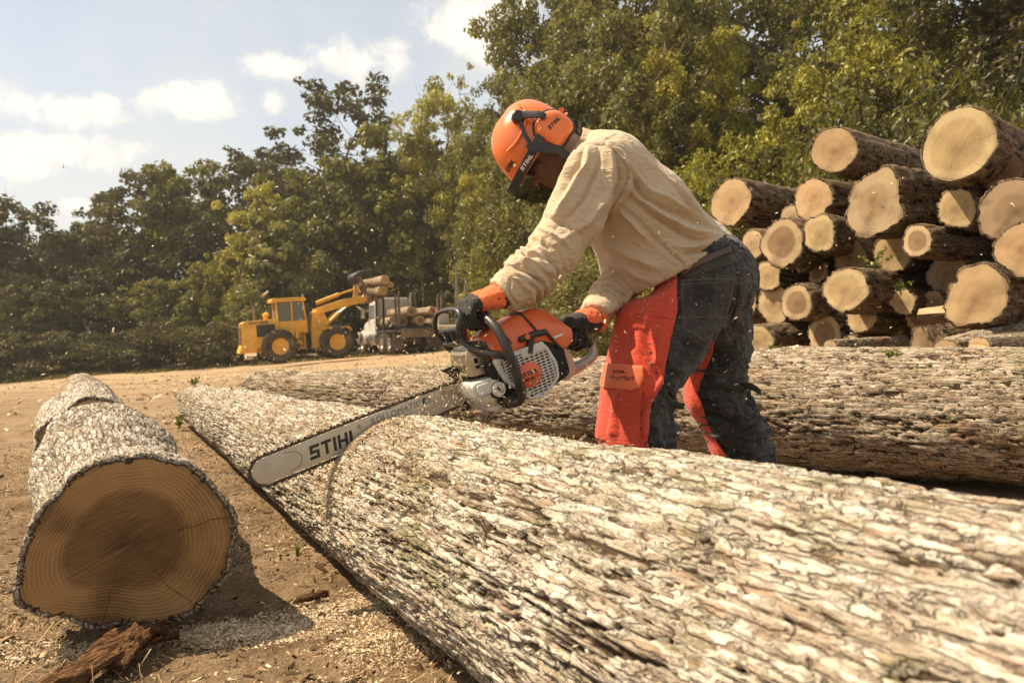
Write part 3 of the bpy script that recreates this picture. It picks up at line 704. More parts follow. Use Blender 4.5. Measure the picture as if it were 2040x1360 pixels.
def crown_mesh(name, clumps, leaves, leaf, seed, flat=0.62, droop=0.25):
    """many leaf sized faces gathered in clumps; clumps rows: x y z r"""
    rg = np.random.default_rng(seed)
    w = clumps[:, 3] ** 2; w = w / w.sum()
    k = rg.choice(len(clumps), leaves, p=w)
    d = rg.normal(size=(leaves, 3)); d /= np.linalg.norm(d, axis=1)[:, None]
    rr = rg.random(leaves) ** 0.42
    c = clumps[k, :3]; r = clumps[k, 3]
    p = c + d * (r * rr)[:, None] * np.array([1, 1, flat])
    p[:, 2] -= droop * r * (np.hypot(d[:, 0], d[:, 1]) * rr) ** 2
    p += 0.12 * r[:, None] * fbm(p * 1.7, seed, 2)[:, None] * d
    n = d * 0.55 + rg.normal(size=(leaves, 3)) * 0.55 + np.array([0, 0, 0.55]); n /= np.linalg.norm(n, axis=1)[:, None]
    a = np.cross(n, rg.normal(size=(leaves, 3))); a /= np.linalg.norm(a, axis=1)[:, None]; b = np.cross(n, a)
    s = leaf * (0.55 + 0.9 * rg.random(leaves)); la = (a * s[:, None]); lb = b * (s * 0.52)[:, None]
    fold = n * (s * 0.12)[:, None]
    V = np.stack([p - la, p + lb - 0.15 * la + fold, p + la, p - lb - 0.15 * la + fold], 1).reshape(-1, 3)
    F = np.arange(leaves * 4).reshape(-1, 4)
    me = mesh_arrays(name, V, F, False)
    ctone = rg.random(len(clumps)); tone = np.clip(0.6 * ctone[k] + 0.4 * rg.random(leaves), 0, 1)
    set_attr(me, 'tone', np.repeat(tone, 4))
    return me
def tree_variant(seed, h, spread, base, n_cl, leaves, leaf, style='round', trunk_r=0.22):
    rg = np.random.default_rng(seed)
    cl = []; limbs = MB()
    lean = rg.normal(size=2) * 0.05 * h
    tp = np.array([[lean[0] * t ** 1.5, lean[1] * t ** 1.5, h * t * 0.95] for t in np.linspace(0, 1, 9)]); tp[1:-1, :2] += rg.normal(size=(7, 2)) * 0.018 * h
    limbs.tube(tp, trunk_r * (1 - np.linspace(0, 1, 9) ** 0.8 * 0.9) * np.where(np.arange(9) == 0, 1.5, 1), 9)
    for i in range(n_cl):
        t = base + (1 - base) * ((i + rg.random()) / n_cl)
        q = (t - base) / (1 - base)
        if style == 'round': env = spread * math.sqrt(max(0.04, 1 - (2 * q - 0.85) ** 2 / 1.45))
        elif style == 'tall': env = spread * (0.35 + 0.65 * math.sin(math.pi * min(1, q * 0.82 + 0.15)))
        elif style == 'cone': env = spread * (1.05 - q) ** 0.85
        else: env = spread * (0.8 + 0.3 * math.sin(q * 5 + seed))
        a = i * 2.39996 + rg.normal() * 0.5
        rad_ = env * (0.30 + 0.72 * rg.random() ** 0.6)
        sp = np.array([np.interp(t, np.linspace(0, 1, 9), tp[:, k]) for k in range(3)])
        e = sp + np.array([math.cos(a) * rad_, math.sin(a) * rad_, 0.16 * h * (rg.random() - 0.3) * (0.4 + q * 0.3)])
        e[2] = min(max(e[2], 0.3), h * 1.02)
        cr = spread * (0.17 + 0.19 * rg.random()) * (1.1 - 0.35 * q)
        cl.append([*e, cr])
        if rg.random() < 0.8:
            s2 = sp - np.array([0, 0, 0.06 * h * rg.random() + 0.02 * h]); mid = (s2 + e) / 2 + rg.normal(size=3) * 0.04 * spread; mid[2] -= 0.02 * h
            limbs.tube(spline([s2, mid, e], 6), np.linspace(trunk_r * 0.30 * (1.15 - q), 0.012, 6), 6)
            for _ in range(2):
                e2 = e + rg.normal(size=3) * cr * 0.8
                limbs.tube([mid * 0.5 + e * 0.5, e2], [0.02, 0.006], 5)
        for _ in range(rg.integers(1, 4)):
            cl.append([*(e + rg.normal(size=3) * cr * np.array([1.1, 1.1, 0.6])), cr * (0.35 + 0.4 * rg.random())])
    cl = np.array(cl)
    return limbs.mesh('trunk', 60), crown_mesh('crown', cl, leaves, leaf, seed)
VAR = {}
VAR['round0'] = tree_variant(1, 12, 4.2, 0.14, 46, 15000, 0.17)
VAR['round1'] = tree_variant(2, 12, 3.8, 0.10, 50, 15000, 0.16)
VAR['tall0'] = tree_variant(3, 16, 3.6, 0.16, 58, 16000, 0.17, 'tall')
VAR['tall1'] = tree_variant(4, 16, 4.0, 0.20, 42, 9500, 0.18, 'tall')
VAR['cone0'] = tree_variant(5, 10, 3.0, 0.04, 50, 15000, 0.14, 'cone')
VAR['near0'] = tree_variant(6, 14, 4.4, 0.06, 74, 34000, 0.115, 'tall', 0.17)
VAR['near1'] = tree_variant(7, 13, 4.0, 0.10, 66, 30000, 0.120, 'round', 0.15)
VAR['near2'] = tree_variant(8, 12, 3.4, 0.04, 70, 30000, 0.105, 'wild', 0.13)
VAR['bush0'] = tree_variant(9, 3.2, 1.9, 0.03, 46, 17000, 0.050, 'round', 0.05)
VAR['bush1'] = tree_variant(10, 2.6, 1.7, 0.03, 40, 15000, 0.047, 'wild', 0.05)
VAR['stem0'] = tree_variant(12, 15, 3.2, 0.45, 36, 11000, 0.12, 'tall', 0.13)
def put_tree(label, var, px, py_top, Y, leaf, wid=1.0, name='tree', cat='tree', group='trees along the forest edge', trunk=None, px_is_x=False, base_z=None):
    """foot below photo column px at distance Y; height so that the top reaches photo row py_top"""
    p = at(px, 650, Y); z0 = float(ground_z(p[0], p[1])) - 0.05 if base_z is None else base_z
    top = at(px, py_top, Y)[2]
    tm_, cm_ = VAR[var]; h0 = {'round0': 12, 'round1': 12, 'tall0': 16, 'tall1': 16, 'cone0': 10, 'near0': 14, 'near1': 13, 'near2': 12, 'bush0': 3.2, 'bush1': 2.6, 'stem0': 15}[var]
    s = (top - z0) / h0
    root = empty(name, (p[0], p[1], z0)); tag(root, label, cat, group)
    sx = s * wid
    root.scale = (sx, sx, s); root.rotation_euler = (0, 0, (px * 0.37) % 6.28)
    to = bpy.data.objects.new('trunk', tm_); COL.objects.link(to); to.parent = root
    co = bpy.data.objects.new('crown', cm_); COL.objects.link(co); co.parent = root
    for o_, m_ in ((to, trunk or TRUNK), (co, leaf)):
        if not o_.data.materials: o_.data.materials.append(m_)
        o_.material_slots[0].link = 'OBJECT'; o_.material_slots[0].material = m_
    return root
T_ = put_tree
# far left, across the clearing
T_('dark tree cut by the left picture edge', 'round1', -60, 395, 60, LEAF[2], 1.0)
T_('dark round tree rising highest at the far left', 'round0', 55, 398, 58, LEAF[2], 0.95)
T_('low dark tree right of the far left round tree', 'round1', 160, 452, 62, LEAF[2], 1.0)
T_('dark pointed tree standing low in the gap at left', 'cone0', 205, 455, 66, LEAF[2], 1.2)
# middle left block
T_('dark broad tree at the left shoulder of the main wood', 'round0', 305, 345, 60, LEAF[2], 1.0)
T_('dark lobed tree left of the pale yellow tree', 'round1', 385, 325, 62, LEAF[0], 0.95)
T_('pale yellow green tree in front of the dark wood left of centre', 'tall0', 478, 372, 52, LEAF[1], 0.78)
T_('dark tree with airy crown behind the pale yellow tree', 'tall1', 520, 285, 64, LEAF[2], 1.0)
T_('tallest airy tree with tiered branches above the loader', 'tall1', 690, 148, 62, LEAF[2], 1.05)
T_('dense olive tree below the tallest airy tree', 'round0', 640, 330, 54, LEAF[0], 1.0)
T_('olive tree directly behind the raised grapple', 'round1', 745, 320, 56, LEAF[0], 0.9)
T_('grey green tree over the loader hood', 'round0', 560, 440, 50, LEAF[3], 0.9)
T_('bushy dark tree behind the loader rear', 'round1', 420, 520, 52, LEAF[0], 1.0)
T_('bushy dark tree in the shade left of the loader', 'round0', 300, 560, 54, LEAF[0], 1.1)
T_('dark bushy tree low at the far left', 'round1', 120, 560, 52, LEAF[2], 1.2)
T_('dark bushy tree low at the left picture edge', 'round0', 0, 570, 50, LEAF[2], 1.2)
T_('dark bushy tree low between the left groups', 'round1', 215, 590, 52, LEAF[2], 1.2)
# behind the truck up to the helmet
T_('bright olive tree left of the helmet reaching high', 'near1', 900, 165, 54, LEAF[1], 0.62)
T_('leafy olive tree rising just left of the helmet', 'near0', 1000, 120, 46, LEAF[0], 0.6)
T_('olive tree behind the log truck', 'round0', 820, 260, 56, LEAF[0], 0.85)
T_('dark tree behind the front hand guard', 'near2', 850, 420, 55, LEAF[3], 1.1)
T_('yellow green tree below the face visor', 'near2', 1000, 330, 40, LEAF[1], 0.7)
T_('grey green leafy tree behind the left forearm', 'near1', 965, 420, 48, LEAF[3], 0.8)
# right hand wall of trees, closer
T_('tall tree left of centre top whose crown touches the sky', 'near0', 1125, -60, 34, LEAF[0], 0.62)
T_('tall grey green tree above the helmet', 'near0', 1215, -130, 31, LEAF[3], 0.72)
T_('slender tree with a pale bare stem above the bent back', 'stem0', 1300, -140, 25, LEAF[3], 0.75, trunk=TRUNK_PALE)
T_('tall dark tree behind the pale stemmed tree', 'near0', 1370, -170, 32, LEAF[0], 0.9)
T_('yellow green tree above the upper left corner of the pile', 'near2', 1440, 60, 24, LEAF[1], 0.75)
T_('tall grey green tree at the top right centre', 'near0', 1560, -200, 27, LEAF[3], 0.85)
T_('bright leafy tree above the orange faced top log', 'near1', 1640, 90, 21, LEAF[1], 0.7)
T_('tall olive tree at the upper right', 'near0', 1760, -220, 24, LEAF[0], 0.85)
T_('yellow leaved tree at the upper right near the top log', 'near2', 1880, 20, 19, LEAF[1], 0.7)
T_('dark tree filling the upper right corner', 'near0', 2010, -220, 18, LEAF[2], 0.9)
T_('dark tree beyond the right picture edge with branches reaching in', 'near1', 2180, -160, 17, LEAF[2], 1.0)
T_('grey green leafy tree behind the shoulders', 'near1', 1130, 130, 28, LEAF[3], 0.8)
T_('olive tree between the back and the pile', 'near2', 1330, 220, 24, LEAF[0], 0.8)
T_('tall dark tree standing out of frame beyond the right edge', 'near0', 2420, -160, 20, LEAF[0], 1.0)
T_('leafy tree standing far out of frame to the right', 'near1', 2750, -120, 20, LEAF[3], 1.1)
# shrubs at the foot of the wall
B_ = lambda lab, px, py, Y, lf, v='bush0', wid=1.0: put_tree(lab, v, px, py, Y, lf, wid, 'shrub', 'shrub', 'shrubs at the foot of the forest')
B_('yellow green shrub left of the pile at shoulder height', 1470, 300, 15.0, LEAF[1], 'bush0', 0.75)
B_('olive shrub showing behind the upper left log of the pile', 1560, 330, 15.5, LEAF[0], 'bush1', 0.8)
B_('grey green shrub over the middle of the pile', 1760, 230, 15.5, LEAF[3], 'bush0', 0.75)
B_('dark shrub behind the belt left of the pile', 1400, 420, 14.0, LEAF[0], 'bush1', 0.9)
B_('olive shrub behind the right forearm', 1220, 470, 19.0, LEAF[3], 'bush0', 1.0)
B_('dark shrub between the two forearms', 1080, 520, 38.0, LEAF[0], 'bush1', 1.3)
B_('dark shrub behind the truck tailboard', 900, 560, 54.0, LEAF[2], 'bush0', 1.6)
B_('dark shrub in front of the wood left of the loader', 420, 640, 47.0, LEAF[2], 'bush1', 1.8)
B_('dark low shrub at the far left wood edge', 70, 660, 47.0, LEAF[2], 'bush0', 2.0)
B_('low dark shrub below the left wood', 240, 655, 48.0, LEAF[2], 'bush1', 2.0)
B_('dark shrub filling the corner right of the dark stained log', 1960, 150, 14.5, LEAF[2], 'bush0', 0.8)
B_('olive shrub above the gap beside the largest top log', 1830, 200, 14.0, LEAF[0], 'bush1', 0.7)
# the depth of the wood behind the edge: one dark mass nobody could count
cl = []
rg = np.random.default_rng(99)
edge_px = [(-500, 75, 430), (0, 72, 470), (200, 74, 470), (300, 72, 370), (450, 72, 330), (600, 70, 320), (760, 68, 330), (860, 58, 300), (960, 48, 260), (1020, 46, 190), (1090, 44, 60), (1180, 40, 0), (1300, 37, -80), (1500, 34, -120), (1700, 31, -150), (1900, 27, -160), (2100, 25, -160), (2500, 22, -160)]
ex = np.array(edge_px, float)
for i in range(1650):
    px = rg.uniform(-400, 2900); Y = np.interp(px, ex[:, 0], ex[:, 1]) + rg.uniform(0, 9); pt = np.interp(px, ex[:, 0], ex[:, 2])
    p = at(px, 650, Y); zt = at(px, pt, Y)[2]; z0 = float(ground_z(p[0], p[1]))
    cl.append([p[0], p[1], z0 + (zt - z0) * rg.random() ** 0.9, rg.uniform(0.7, 1.6) * Y / 50])
link_me = crown_mesh('distant_wood', np.array(cl), 60000, 0.36, 98)
kind(link('distant_wood', link_me, LEAF[2]), 'stuff')
# rough grass where the clearing meets the wood
def grass_strip(n, seed):
    rg = np.random.default_rng(seed)
    px = rg.uniform(-300, 2100, n); Y = np.interp(px, [-300, 300, 600, 900, 1200, 1500, 2100], [44, 45, 46, 44, 22, 13, 12]) + rg.uniform(-1.5, 6, n) ** 1.0
    P0 = np.array([at(a, 650, b) for a, b in zip(px, Y)]); P0[:, 2] = ground_z(P0[:, 0], P0[:, 1]) - 0.03
    hgt = rg.uniform(0.10, 0.42, n) * (0.6 + 0.4 * noise3(P0 * 0.6, 3)); an = rg.uniform(0, 6.28, n); w = 0.03 + 0.03 * rg.random(n)
    s = np.stack([np.cos(an), np.sin(an), 0 * an], 1); ln = np.stack([np.cos(an * 3.1), np.sin(an * 3.1), 0 * an], 1) * (hgt * rg.uniform(0.1, 0.7, n))[:, None]
    V = np.stack([P0 - s * w[:, None], P0 + s * w[:, None], P0 + ln + np.array([0, 0, 1]) * hgt[:, None]], 1).reshape(-1, 3)
    me = mesh_arrays('rough_grass', V, np.arange(n * 3).reshape(-1, 3), False); set_attr(me, 'tone', np.repeat(rg.random(n), 3)); return me
kind(link('rough_grass', grass_strip(26000, 5), leaf_mat('rough grass', (0.06, 0.058, 0.014), (0.14, 0.12, 0.035), (0.30, 0.23, 0.09), 0.3)), 'stuff')

# ------------------------------------------------------------------ machines in the clearing
YEL = paint('loader yellow paint', (0.80, 0.41, 0.036), 0.45, var=0.14, vs=1.6, dirt=(0.26, 0.17, 0.09), dirt_amt=0.5)
BLK = paint('black painted steel', (0.022, 0.020, 0.018), 0.6, var=0.3, vs=3, dirt=(0.16, 0.11, 0.07), dirt_amt=0.4)
TYRE = paint('dusty tyre rubber', (0.045, 0.038, 0.030), 0.9, var=0.3, vs=4, dirt=(0.26, 0.19, 0.12), dirt_amt=0.95, spec=0.2)
STEEL = paint('worn bare steel', (0.24, 0.20, 0.16), 0.5, 0.6, var=0.3, vs=4, dirt=(0.20, 0.10, 0.05), dirt_amt=0.5)
WHT = paint('white truck paint', (0.62, 0.585, 0.52), 0.35, var=0.08, vs=2, dirt=(0.38, 0.29, 0.19), dirt_amt=0.4)
CHR = paint('polished aluminium', (0.62, 0.59, 0.54), 0.25, 0.9, var=0.1, vs=3, dirt=(0.3, 0.22, 0.14), dirt_amt=0.4)
LAMP = paint('lamp lens', (0.55, 0.20, 0.03), 0.2)
def glass_mat(name, tint):
    mt, nt, b = mk(name); b.inputs['Base Color'].default_value = tint + (1,); b.inputs['Roughness'].default_value = 0.06
    b.inputs['Transmission Weight'].default_value = 0.75; b.inputs['IOR'].default_value = 1.3
    f = noise(nt, 5, 5, 0.6); nt.links.new(ramp(nt, f, [(0.3, (0.04,) * 3), (0.8, (0.22,) * 3)]), b.inputs['Roughness'])
    return mt
GLASS = glass_mat('cab window glass', (0.60, 0.64, 0.56))
INSIDE = paint('dark cab interior', (0.05, 0.045, 0.04), 0.8, var=0.3)
def text_mesh(body, size, ext=0.0, bold=0.0, shear=0.0, align='CENTER', spacing=1.0):
    cu = bpy.data.curves.new('lettering', 'FONT'); cu.body = body; cu.size = size; cu.extrude = ext; cu.offset = bold; cu.shear = shear
    cu.align_x = align; cu.align_y = 'CENTER'; cu.space_character = spacing; cu.resolution_u = 3
    o = bpy.data.objects.new('lettering', cu); COL.objects.link(o)
    dg = bpy.context.evaluated_depsgraph_get(); me = bpy.data.meshes.new_from_object(o.evaluated_get(dg)); me.name = 'lettering'
    bpy.data.objects.remove(o); bpy.data.curves.remove(cu); return me
def lettering(body, size, M3, loc, mat, parent, ext=0.001, bold=0.0, shear=0.0, name='lettering', spacing=1.0, sx=1.0):
    """M3 columns: reading direction, letter up, outwards"""
    me = text_mesh(body, size, ext, bold, shear, spacing=spacing)
    V = np.zeros(len(me.vertices) * 3); me.vertices.foreach_get('co', V); V = V.reshape(-1, 3); V[:, 0] *= sx
    V = V @ np.asarray(M3, float).T + np.asarray(loc, float); me.vertices.foreach_set('co', V.ravel()); me.update()
    return link(name, me, mat, parent)
def wheel(parent, c, R, W, rim_r, side, tyre_m, rim_m, lugs=0, dish=0.35, name='wheel'):
    """axle along local y; side = +-1 outward. wheel > tyre, rim"""
    w = empty(name); w.parent = parent; w.location = c
    rt = np.array([[1, 0, 0], [0, 0, 1], [0, -1, 0]], float).T
    t = MB(); h = W / 2
    t.lathe([(rim_r, -h * 0.8), (rim_r + 0.06 * R, -h * 0.95), (R * 0.86, -h), (R * 0.96, -h * 0.86), (R * 0.985, -h * 0.4), (R * 0.985, h * 0.4), (R * 0.96, h * 0.86), (R * 0.86, h), (rim_r + 0.06 * R, h * 0.95), (rim_r, h * 0.8)], 40, R=rt, caps=False)
    for k in range(lugs):
        for sgn in (-1, 1):
            a0 = 2 * np.pi * (k + (0.5 if sgn > 0 else 0)) / lugs; a1 = a0 + 0.9 * 2 * np.pi / lugs
            p0 = np.array([math.cos(a0) * R * 0.99, sgn * h * 0.05, math.sin(a0) * R * 0.99]); p1 = np.array([math.cos(a1) * R * 0.985, sgn * h * 0.97, math.sin(a1) * R * 0.985])
            p2 = np.array([math.cos(a1) * R * 0.88, sgn * h * 1.04, math.sin(a1) * R * 0.88])
            t.bar(p0, p1, 0.085, 0.13, up=unit([math.cos(a0), 0, math.sin(a0)])); t.bar(p1, p2, 0.075, 0.05, up=(0, 1, 0))
    t.build('tyre', tyre_m, w, 50)
    r = MB(); s = side
    r.lathe([(rim_r * 1.02, s * h * 0.78), (rim_r * 0.95, s * h * 0.72), (rim_r * 0.86, s * h * dish), (rim_r * 0.45, s * h * (dish - 0.08)), (rim_r * 0.42, s * h * (dish + 0.18)), (rim_r * 0.2, s * h * (dish + 0.22)), (0.01, s * h * (dish + 0.22))], 28, R=rt, caps=False)
    r.lathe([(rim_r * 1.02, -s * h * 0.78), (rim_r * 0.9, -s * h * 0.5), (0.01, -s * h * 0.4)], 20, R=rt, caps=False)
    for k in range(8):
        a = k * np.pi / 4; c_ = np.array([math.cos(a) * rim_r * 0.62, s * h * dish * 0.93, math.sin(a) * rim_r * 0.62]); r.cyl(c_ - [0, s * 0.02, 0], c_ + [0, s * 0.045, 0], 0.025, 6)
    r.build('rim', rim_m, w, 40)
    return w

# ---------------- wheel loader (local: x forward, y left, z up; rear axle over the origin)
lp = at(560, 722, 38.0); yaw = rad(24)
lx = np.array([math.cos(yaw), math.sin(yaw), 0.055]); lx = unit(lx); lyv = unit(np.cross([0, 0, 1], lx) + np.array([0, 0, 0.0])); lz = np.cross(lx, lyv)
M = np.eye(4); M[:3, 0] = lx; M[:3, 1] = lyv; M[:3, 2] = lz; M[:3, 3] = lp + lyv * 1.0 + np.array([0, 0, 0.0])
loader = empty('wheel_loader', mw=Matrix(M.tolist())); tag(loader, 'yellow articulated wheel loader lifting logs with its grapple', 'loader')
R_ = 0.77
for x, y in ((0, -0.98), (0, 0.98), (2.72, -0.98), (2.72, 0.98)): wheel(loader, (x, y, R_), R_, 0.56, 0.40, 1 if y > 0 else -1, TYRE, YEL, 17)
hood = MB().prism(round_poly([(-1.62, 0.72), (-1.66, 1.0), (-1.62, 1.98), (-1.45, 2.06), (-0.1, 2.10), (0.05, 2.1), (0.05, 1.0), (-0.55, 0.95), (-0.95, 0.72)], 0.05), -0.78, 0.78).build('engine_hood', YEL, loader, 35, 0.02)
MB().prism(round_poly([(-0.98, 1.28), (-0.12, 1.28), (-0.12, 1.86), (-0.98, 1.86)], 0.04), -0.80, -0.785).build('side_grille', BLK, hood, 30)
g = MB()
for k in range(7): g.box((-1.685, 0, 1.0 + 0.13 * k), (0.05, 1.3, 0.05))
g.build('rear_grille', BLK, hood, 30)
MB().prism(round_poly([(-1.84, 0.55), (-1.0, 0.55), (-1.0, 0.9), (-1.69, 0.95)], 0.05), -0.72, 0.72).build('counterweight', YEL, loader, 30, 0.02)
MB().lathe([(0.12, 2.08), (0.12, 2.24), (0.16, 2.26), (0.16, 2.36), (0.05, 2.42)], 16, (-0.45, -0.35, 0)).build('air_cleaner', YEL, loader)
MB().lathe([(0.07, 2.06), (0.07, 2.75), (0.06, 2.78), (0.05, 2.72)], 12, (-0.9, 0.35, 0)).build('exhaust_stack', STEEL, loader)
lettering('JOHN DEERE', 0.155, np.array([[1, 0, 0], [0, 0, 1], [0, -1, 0]], float).T, (-0.85, -0.784, 1.955), BLK, hood, 0.004, 0.004)
for zz, ch in ((1.52, '5'), (1.30, '4')): lettering(ch, 0.20, np.array([[1, 0, 0], [0, 0, 1], [0, -1, 0]], float).T, (-1.35, -0.784, zz), WHT, hood, 0.004, 0.01)
# cab
cab = MB().prism(round_poly([(0.0, 1.35), (1.42, 1.35), (1.42, 1.95), (0.0, 1.95)], 0.05), -0.72, 0.72).build('cab', YEL, loader, 30, 0.015)
for (x0, x1) in ((0.05, 0.02), (0.72, 0.74), (1.38, 1.28)):
    for y in (-0.69, 0.69): MB().bar((x0, y, 1.93), (x1, y, 2.92), 0.075, 0.085, up=(0, 1, 0)).build('pillar', YEL, cab, 30, 0.01)
MB().prism(round_poly([(-0.18, 2.88), (1.42, 2.88), (1.45, 2.98), (1.35, 3.06), (-0.1, 3.08), (-0.2, 3.0)], 0.04), -0.82, 0.82).build('roof', YEL, cab, 30, 0.02)
for (x0, x1) in ((0.1, 0.68), (0.78, 1.32)):
    for y in (-0.70, 0.70): MB().box(((x0 + x1) / 2, y, 2.41), (x1 - x0, 0.012, 0.92)).build('window', GLASS, cab, 0)
MB().box((0.03, 0, 2.41), (0.012, 1.3, 0.92)).build('window', GLASS, cab, 0); MB().box((1.34, 0, 2.41), (0.012, 1.3, 0.92)).build('window', GLASS, cab, 0)
s_ = MB().box((0.45, 0, 2.0), (0.5, 0.5, 0.12)).box((0.25, 0, 2.3), (0.1, 0.48, 0.55)); s_.build('seat', INSIDE, cab, 30, 0.03)
MB().tube(spline([(0.95, 0, 1.95), (0.9, 0, 2.15), (0.84, 0, 2.25)], 5), 0.04, 8).tube([(0.84 + 0.06 * math.sin(a), 0.19 * math.cos(a), 2.26 + 0.18 * math.sin(a)) for a in np.linspace(0, 2 * np.pi, 18, endpoint=False)], 0.018, 6, closed=True).build('steering_wheel', INSIDE, cab)
# frames
MB().prism([(-0.9, 0.55), (1.35, 0.55), (1.35, 1.4), (0.9, 1.4), (0.75, 0.95), (-0.9, 0.95)], -0.42, 0.42).box((0.72, -0.66, 1.15), (0.5, 0.4, 0.6)).box((1.1, -0.62, 0.82), (0.28, 0.3, 0.5)).build('rear_frame', YEL, loader, 30, 0.02)
MB().box((0.95, -0.82, 1.05), (0.42, 0.12, 0.05)).box((0.95, -0.84, 0.72), (0.42, 0.12, 0.05)).bar((0.76, -0.86, 0.7), (0.76, -0.86, 1.4), 0.04, 0.04).bar((1.15, -0.86, 0.7), (1.15, -0.86, 1.4), 0.04, 0.04).build('step', BLK, loader, 30)
MB().cyl((1.5, 0, 0.6), (1.5, 0, 1.3), 0.16, 16).build('articulation_joint', BLK, loader)
MB().prism(round_poly([(1.62, 0.55), (3.3, 0.5), (3.35, 0.8), (2.6, 1.35), (2.3, 2.3), (2.0, 2.42), (1.72, 2.25), (1.62, 1.5)], 0.06), -0.50, 0.50).build('front_frame', YEL, loader, 30, 0.02)
MB().prism([(2.1, 1.52), (3.35, 1.5), (3.5, 1.3), (3.44, 1.28), (3.3, 1.42), (2.1, 1.44)], -1.22, -0.70).prism([(2.1, 1.52), (3.35, 1.5), (3.5, 1.3), (3.44, 1.28), (3.3, 1.42), (2.1, 1.44)], 0.70, 1.22).build('mudguard', YEL, loader, 30)
for x in (0, 2.72): MB().box((x, 0, R_), (0.3, 1.7, 0.28)).build('axle', BLK, loader, 30, 0.03)
# lift arms and linkage
for y in (-0.60, 0.60):
    a = MB(); up = spline([(1.95, 0, 2.32), (2.9, 0, 2.56), (3.7, 0, 2.72), (4.55, 0, 2.82)], 12); wd = np.interp(np.linspace(0, 1, 12), [0, 0.55, 0.8, 1], [0.14, 0.20, 0.17, 0.12])
    o_ = np.vstack([up[:, [0, 2]] + np.stack([0 * wd, wd], 1), (up[:, [0, 2]] - np.stack([0 * wd, wd], 1))[::-1]])
    a.prism(o_, y - 0.05, y + 0.05); a.build('lift_arm', YEL, loader, 30, 0.012)
    c_ = MB().cyl((2.15, y * 0.75, 1.45), (3.05, y * 0.75, 2.2), 0.085, 12); cc = c_.build('lift_cylinder', YEL, loader)
    MB().cyl((3.05, y * 0.75, 2.2), (3.5, y * 0.75, 2.5), 0.045, 10).build('piston_rod', CHR, cc)
MB().cyl((2.05, 0, 2.75), (3.2, 0, 3.12), 0.10, 12).cyl((3.2, 0, 3.12), (4.0, 0, 3.35), 0.05, 10).build('tilt_cylinder', YEL, loader)
MB().prism(round_poly([(3.9, 2.7), (4.15, 2.7), (4.2, 3.5), (4.0, 3.55)], 0.05), -0.09, 0.09).bar((4.1, 0, 3.45), (4.5, 0, 3.4), 0.14, 0.14).build('bellcrank', YEL, loader, 30, 0.01)
# grapple: carriage tilted back, forks below, clamps above
gx0, gz0 = 4.62, 2.80
gr = MB()
for y in (-0.75, -0.25, 0.25, 0.75): gr.bar((gx0, y, gz0 - 0.2), (gx0 - 0.45, y, gz0 + 1.15), 0.10, 0.12, up=(1, 0, 0))
gr.box((gx0 - 0.1, 0, gz0 + 0.1), (0.2, 1.9, 0.22)).box((gx0 - 0.35, 0, gz0 + 0.75), (0.18, 1.8, 0.18)); gr.box((gx0 - 0.05, 0, gz0 - 0.12), (0.25, 1.7, 0.2))
RUST = paint('rusty brown steel', (0.22, 0.12, 0.06), 0.75, 0.2, var=0.35, vs=3, dirt=(0.09, 0.06, 0.04), dirt_amt=0.6)
car = gr.build('grapple_carriage', RUST, loader, 30, 0.012)
for y in (-0.75, 0.75):
    MB().tube(spline([(gx0 - 0.02, y, gz0 - 0.1), (gx0 + 0.6, y, gz0 + 0.05), (gx0 + 1.3, y, gz0 + 0.42)], 8), np.linspace(0.085, 0.035, 8), 8).build('fork_tine', RUST, car)
for y in (-0.6, -0.1, 0.5):
    MB().tube(spline([(gx0 - 0.6, y, gz0 + 0.75), (gx0 - 0.72, y, gz0 + 1.1), (gx0 - 0.35, y, gz0 + 1.32), (gx0 + 0.35, y, gz0 + 1.36), (gx0 + 0.95, y, gz0 + 1.1)], 16), np.interp(np.linspace(0, 1, 16), [0, 0.5, 1], [0.07, 0.08, 0.035]), 8, flat=1.3).build('clamp_arm', BLK, car)
MB().cyl((gx0 - 0.35, -0.2, gz0 + 0.35), (gx0 - 0.6, -0.2, gz0 + 1.05), 0.07, 10).cyl((gx0 - 0.35, 0.3, gz0 + 0.35), (gx0 - 0.6, 0.3, gz0 + 1.05), 0.07, 10).build('clamp_cylinder', CHR, car)
MB().cyl((-1.6, -0.55, 1.9), (-1.71, -0.55, 1.9), 0.07, 12).build('tail_lamp', LAMP, loader)
MB().lathe([(0.09, 0), (0.09, 0.06)], 14, (1.3, -0.5, 3.12), np.array([[0, 0, 1], [0, 1, 0], [-1, 0, 0]], float)).build('work_lamp', CHR, loader)
# logs held in the grapple, lying across the loader
def l2w(Mx, p): p = np.asarray(p, float); return (np.asarray(Mx)[:3, :3] @ p.T).T + np.asarray(Mx)[:3, 3]
BARK_TAN = bark_mat('tan smooth bark', (0.16, 0.10, 0.055), (0.36, 0.26, 0.155), (0.52, 0.40, 0.26), (0.22, 0.13, 0.07), 0.0, 0.4)
for i, (x, z, r, y0, y1, lab) in enumerate([(4.98, 3.13, 0.235, -2.0, 2.2, 'lowest log in the raised grapple'), (5.32, 3.38, 0.15, -2.25, 2.0, 'thinnest log in the raised grapple'), (4.92, 3.62, 0.22, -2.7, 1.9, 'topmost log in the raised grapple')]):
    make_log(lab, l2w(M, (x, y0, z)), l2w(M, (x, y1, z + 0.05)), r, r * 0.9, 300 + i, BARK_TAN, WOOD[2], np.linspace(0, y1 - y0, 40), np.linspace(-np.pi, np.pi, 33)[:-1], (0.3, 0.08), 0.01, 0.05, 'logs held by the grapple')

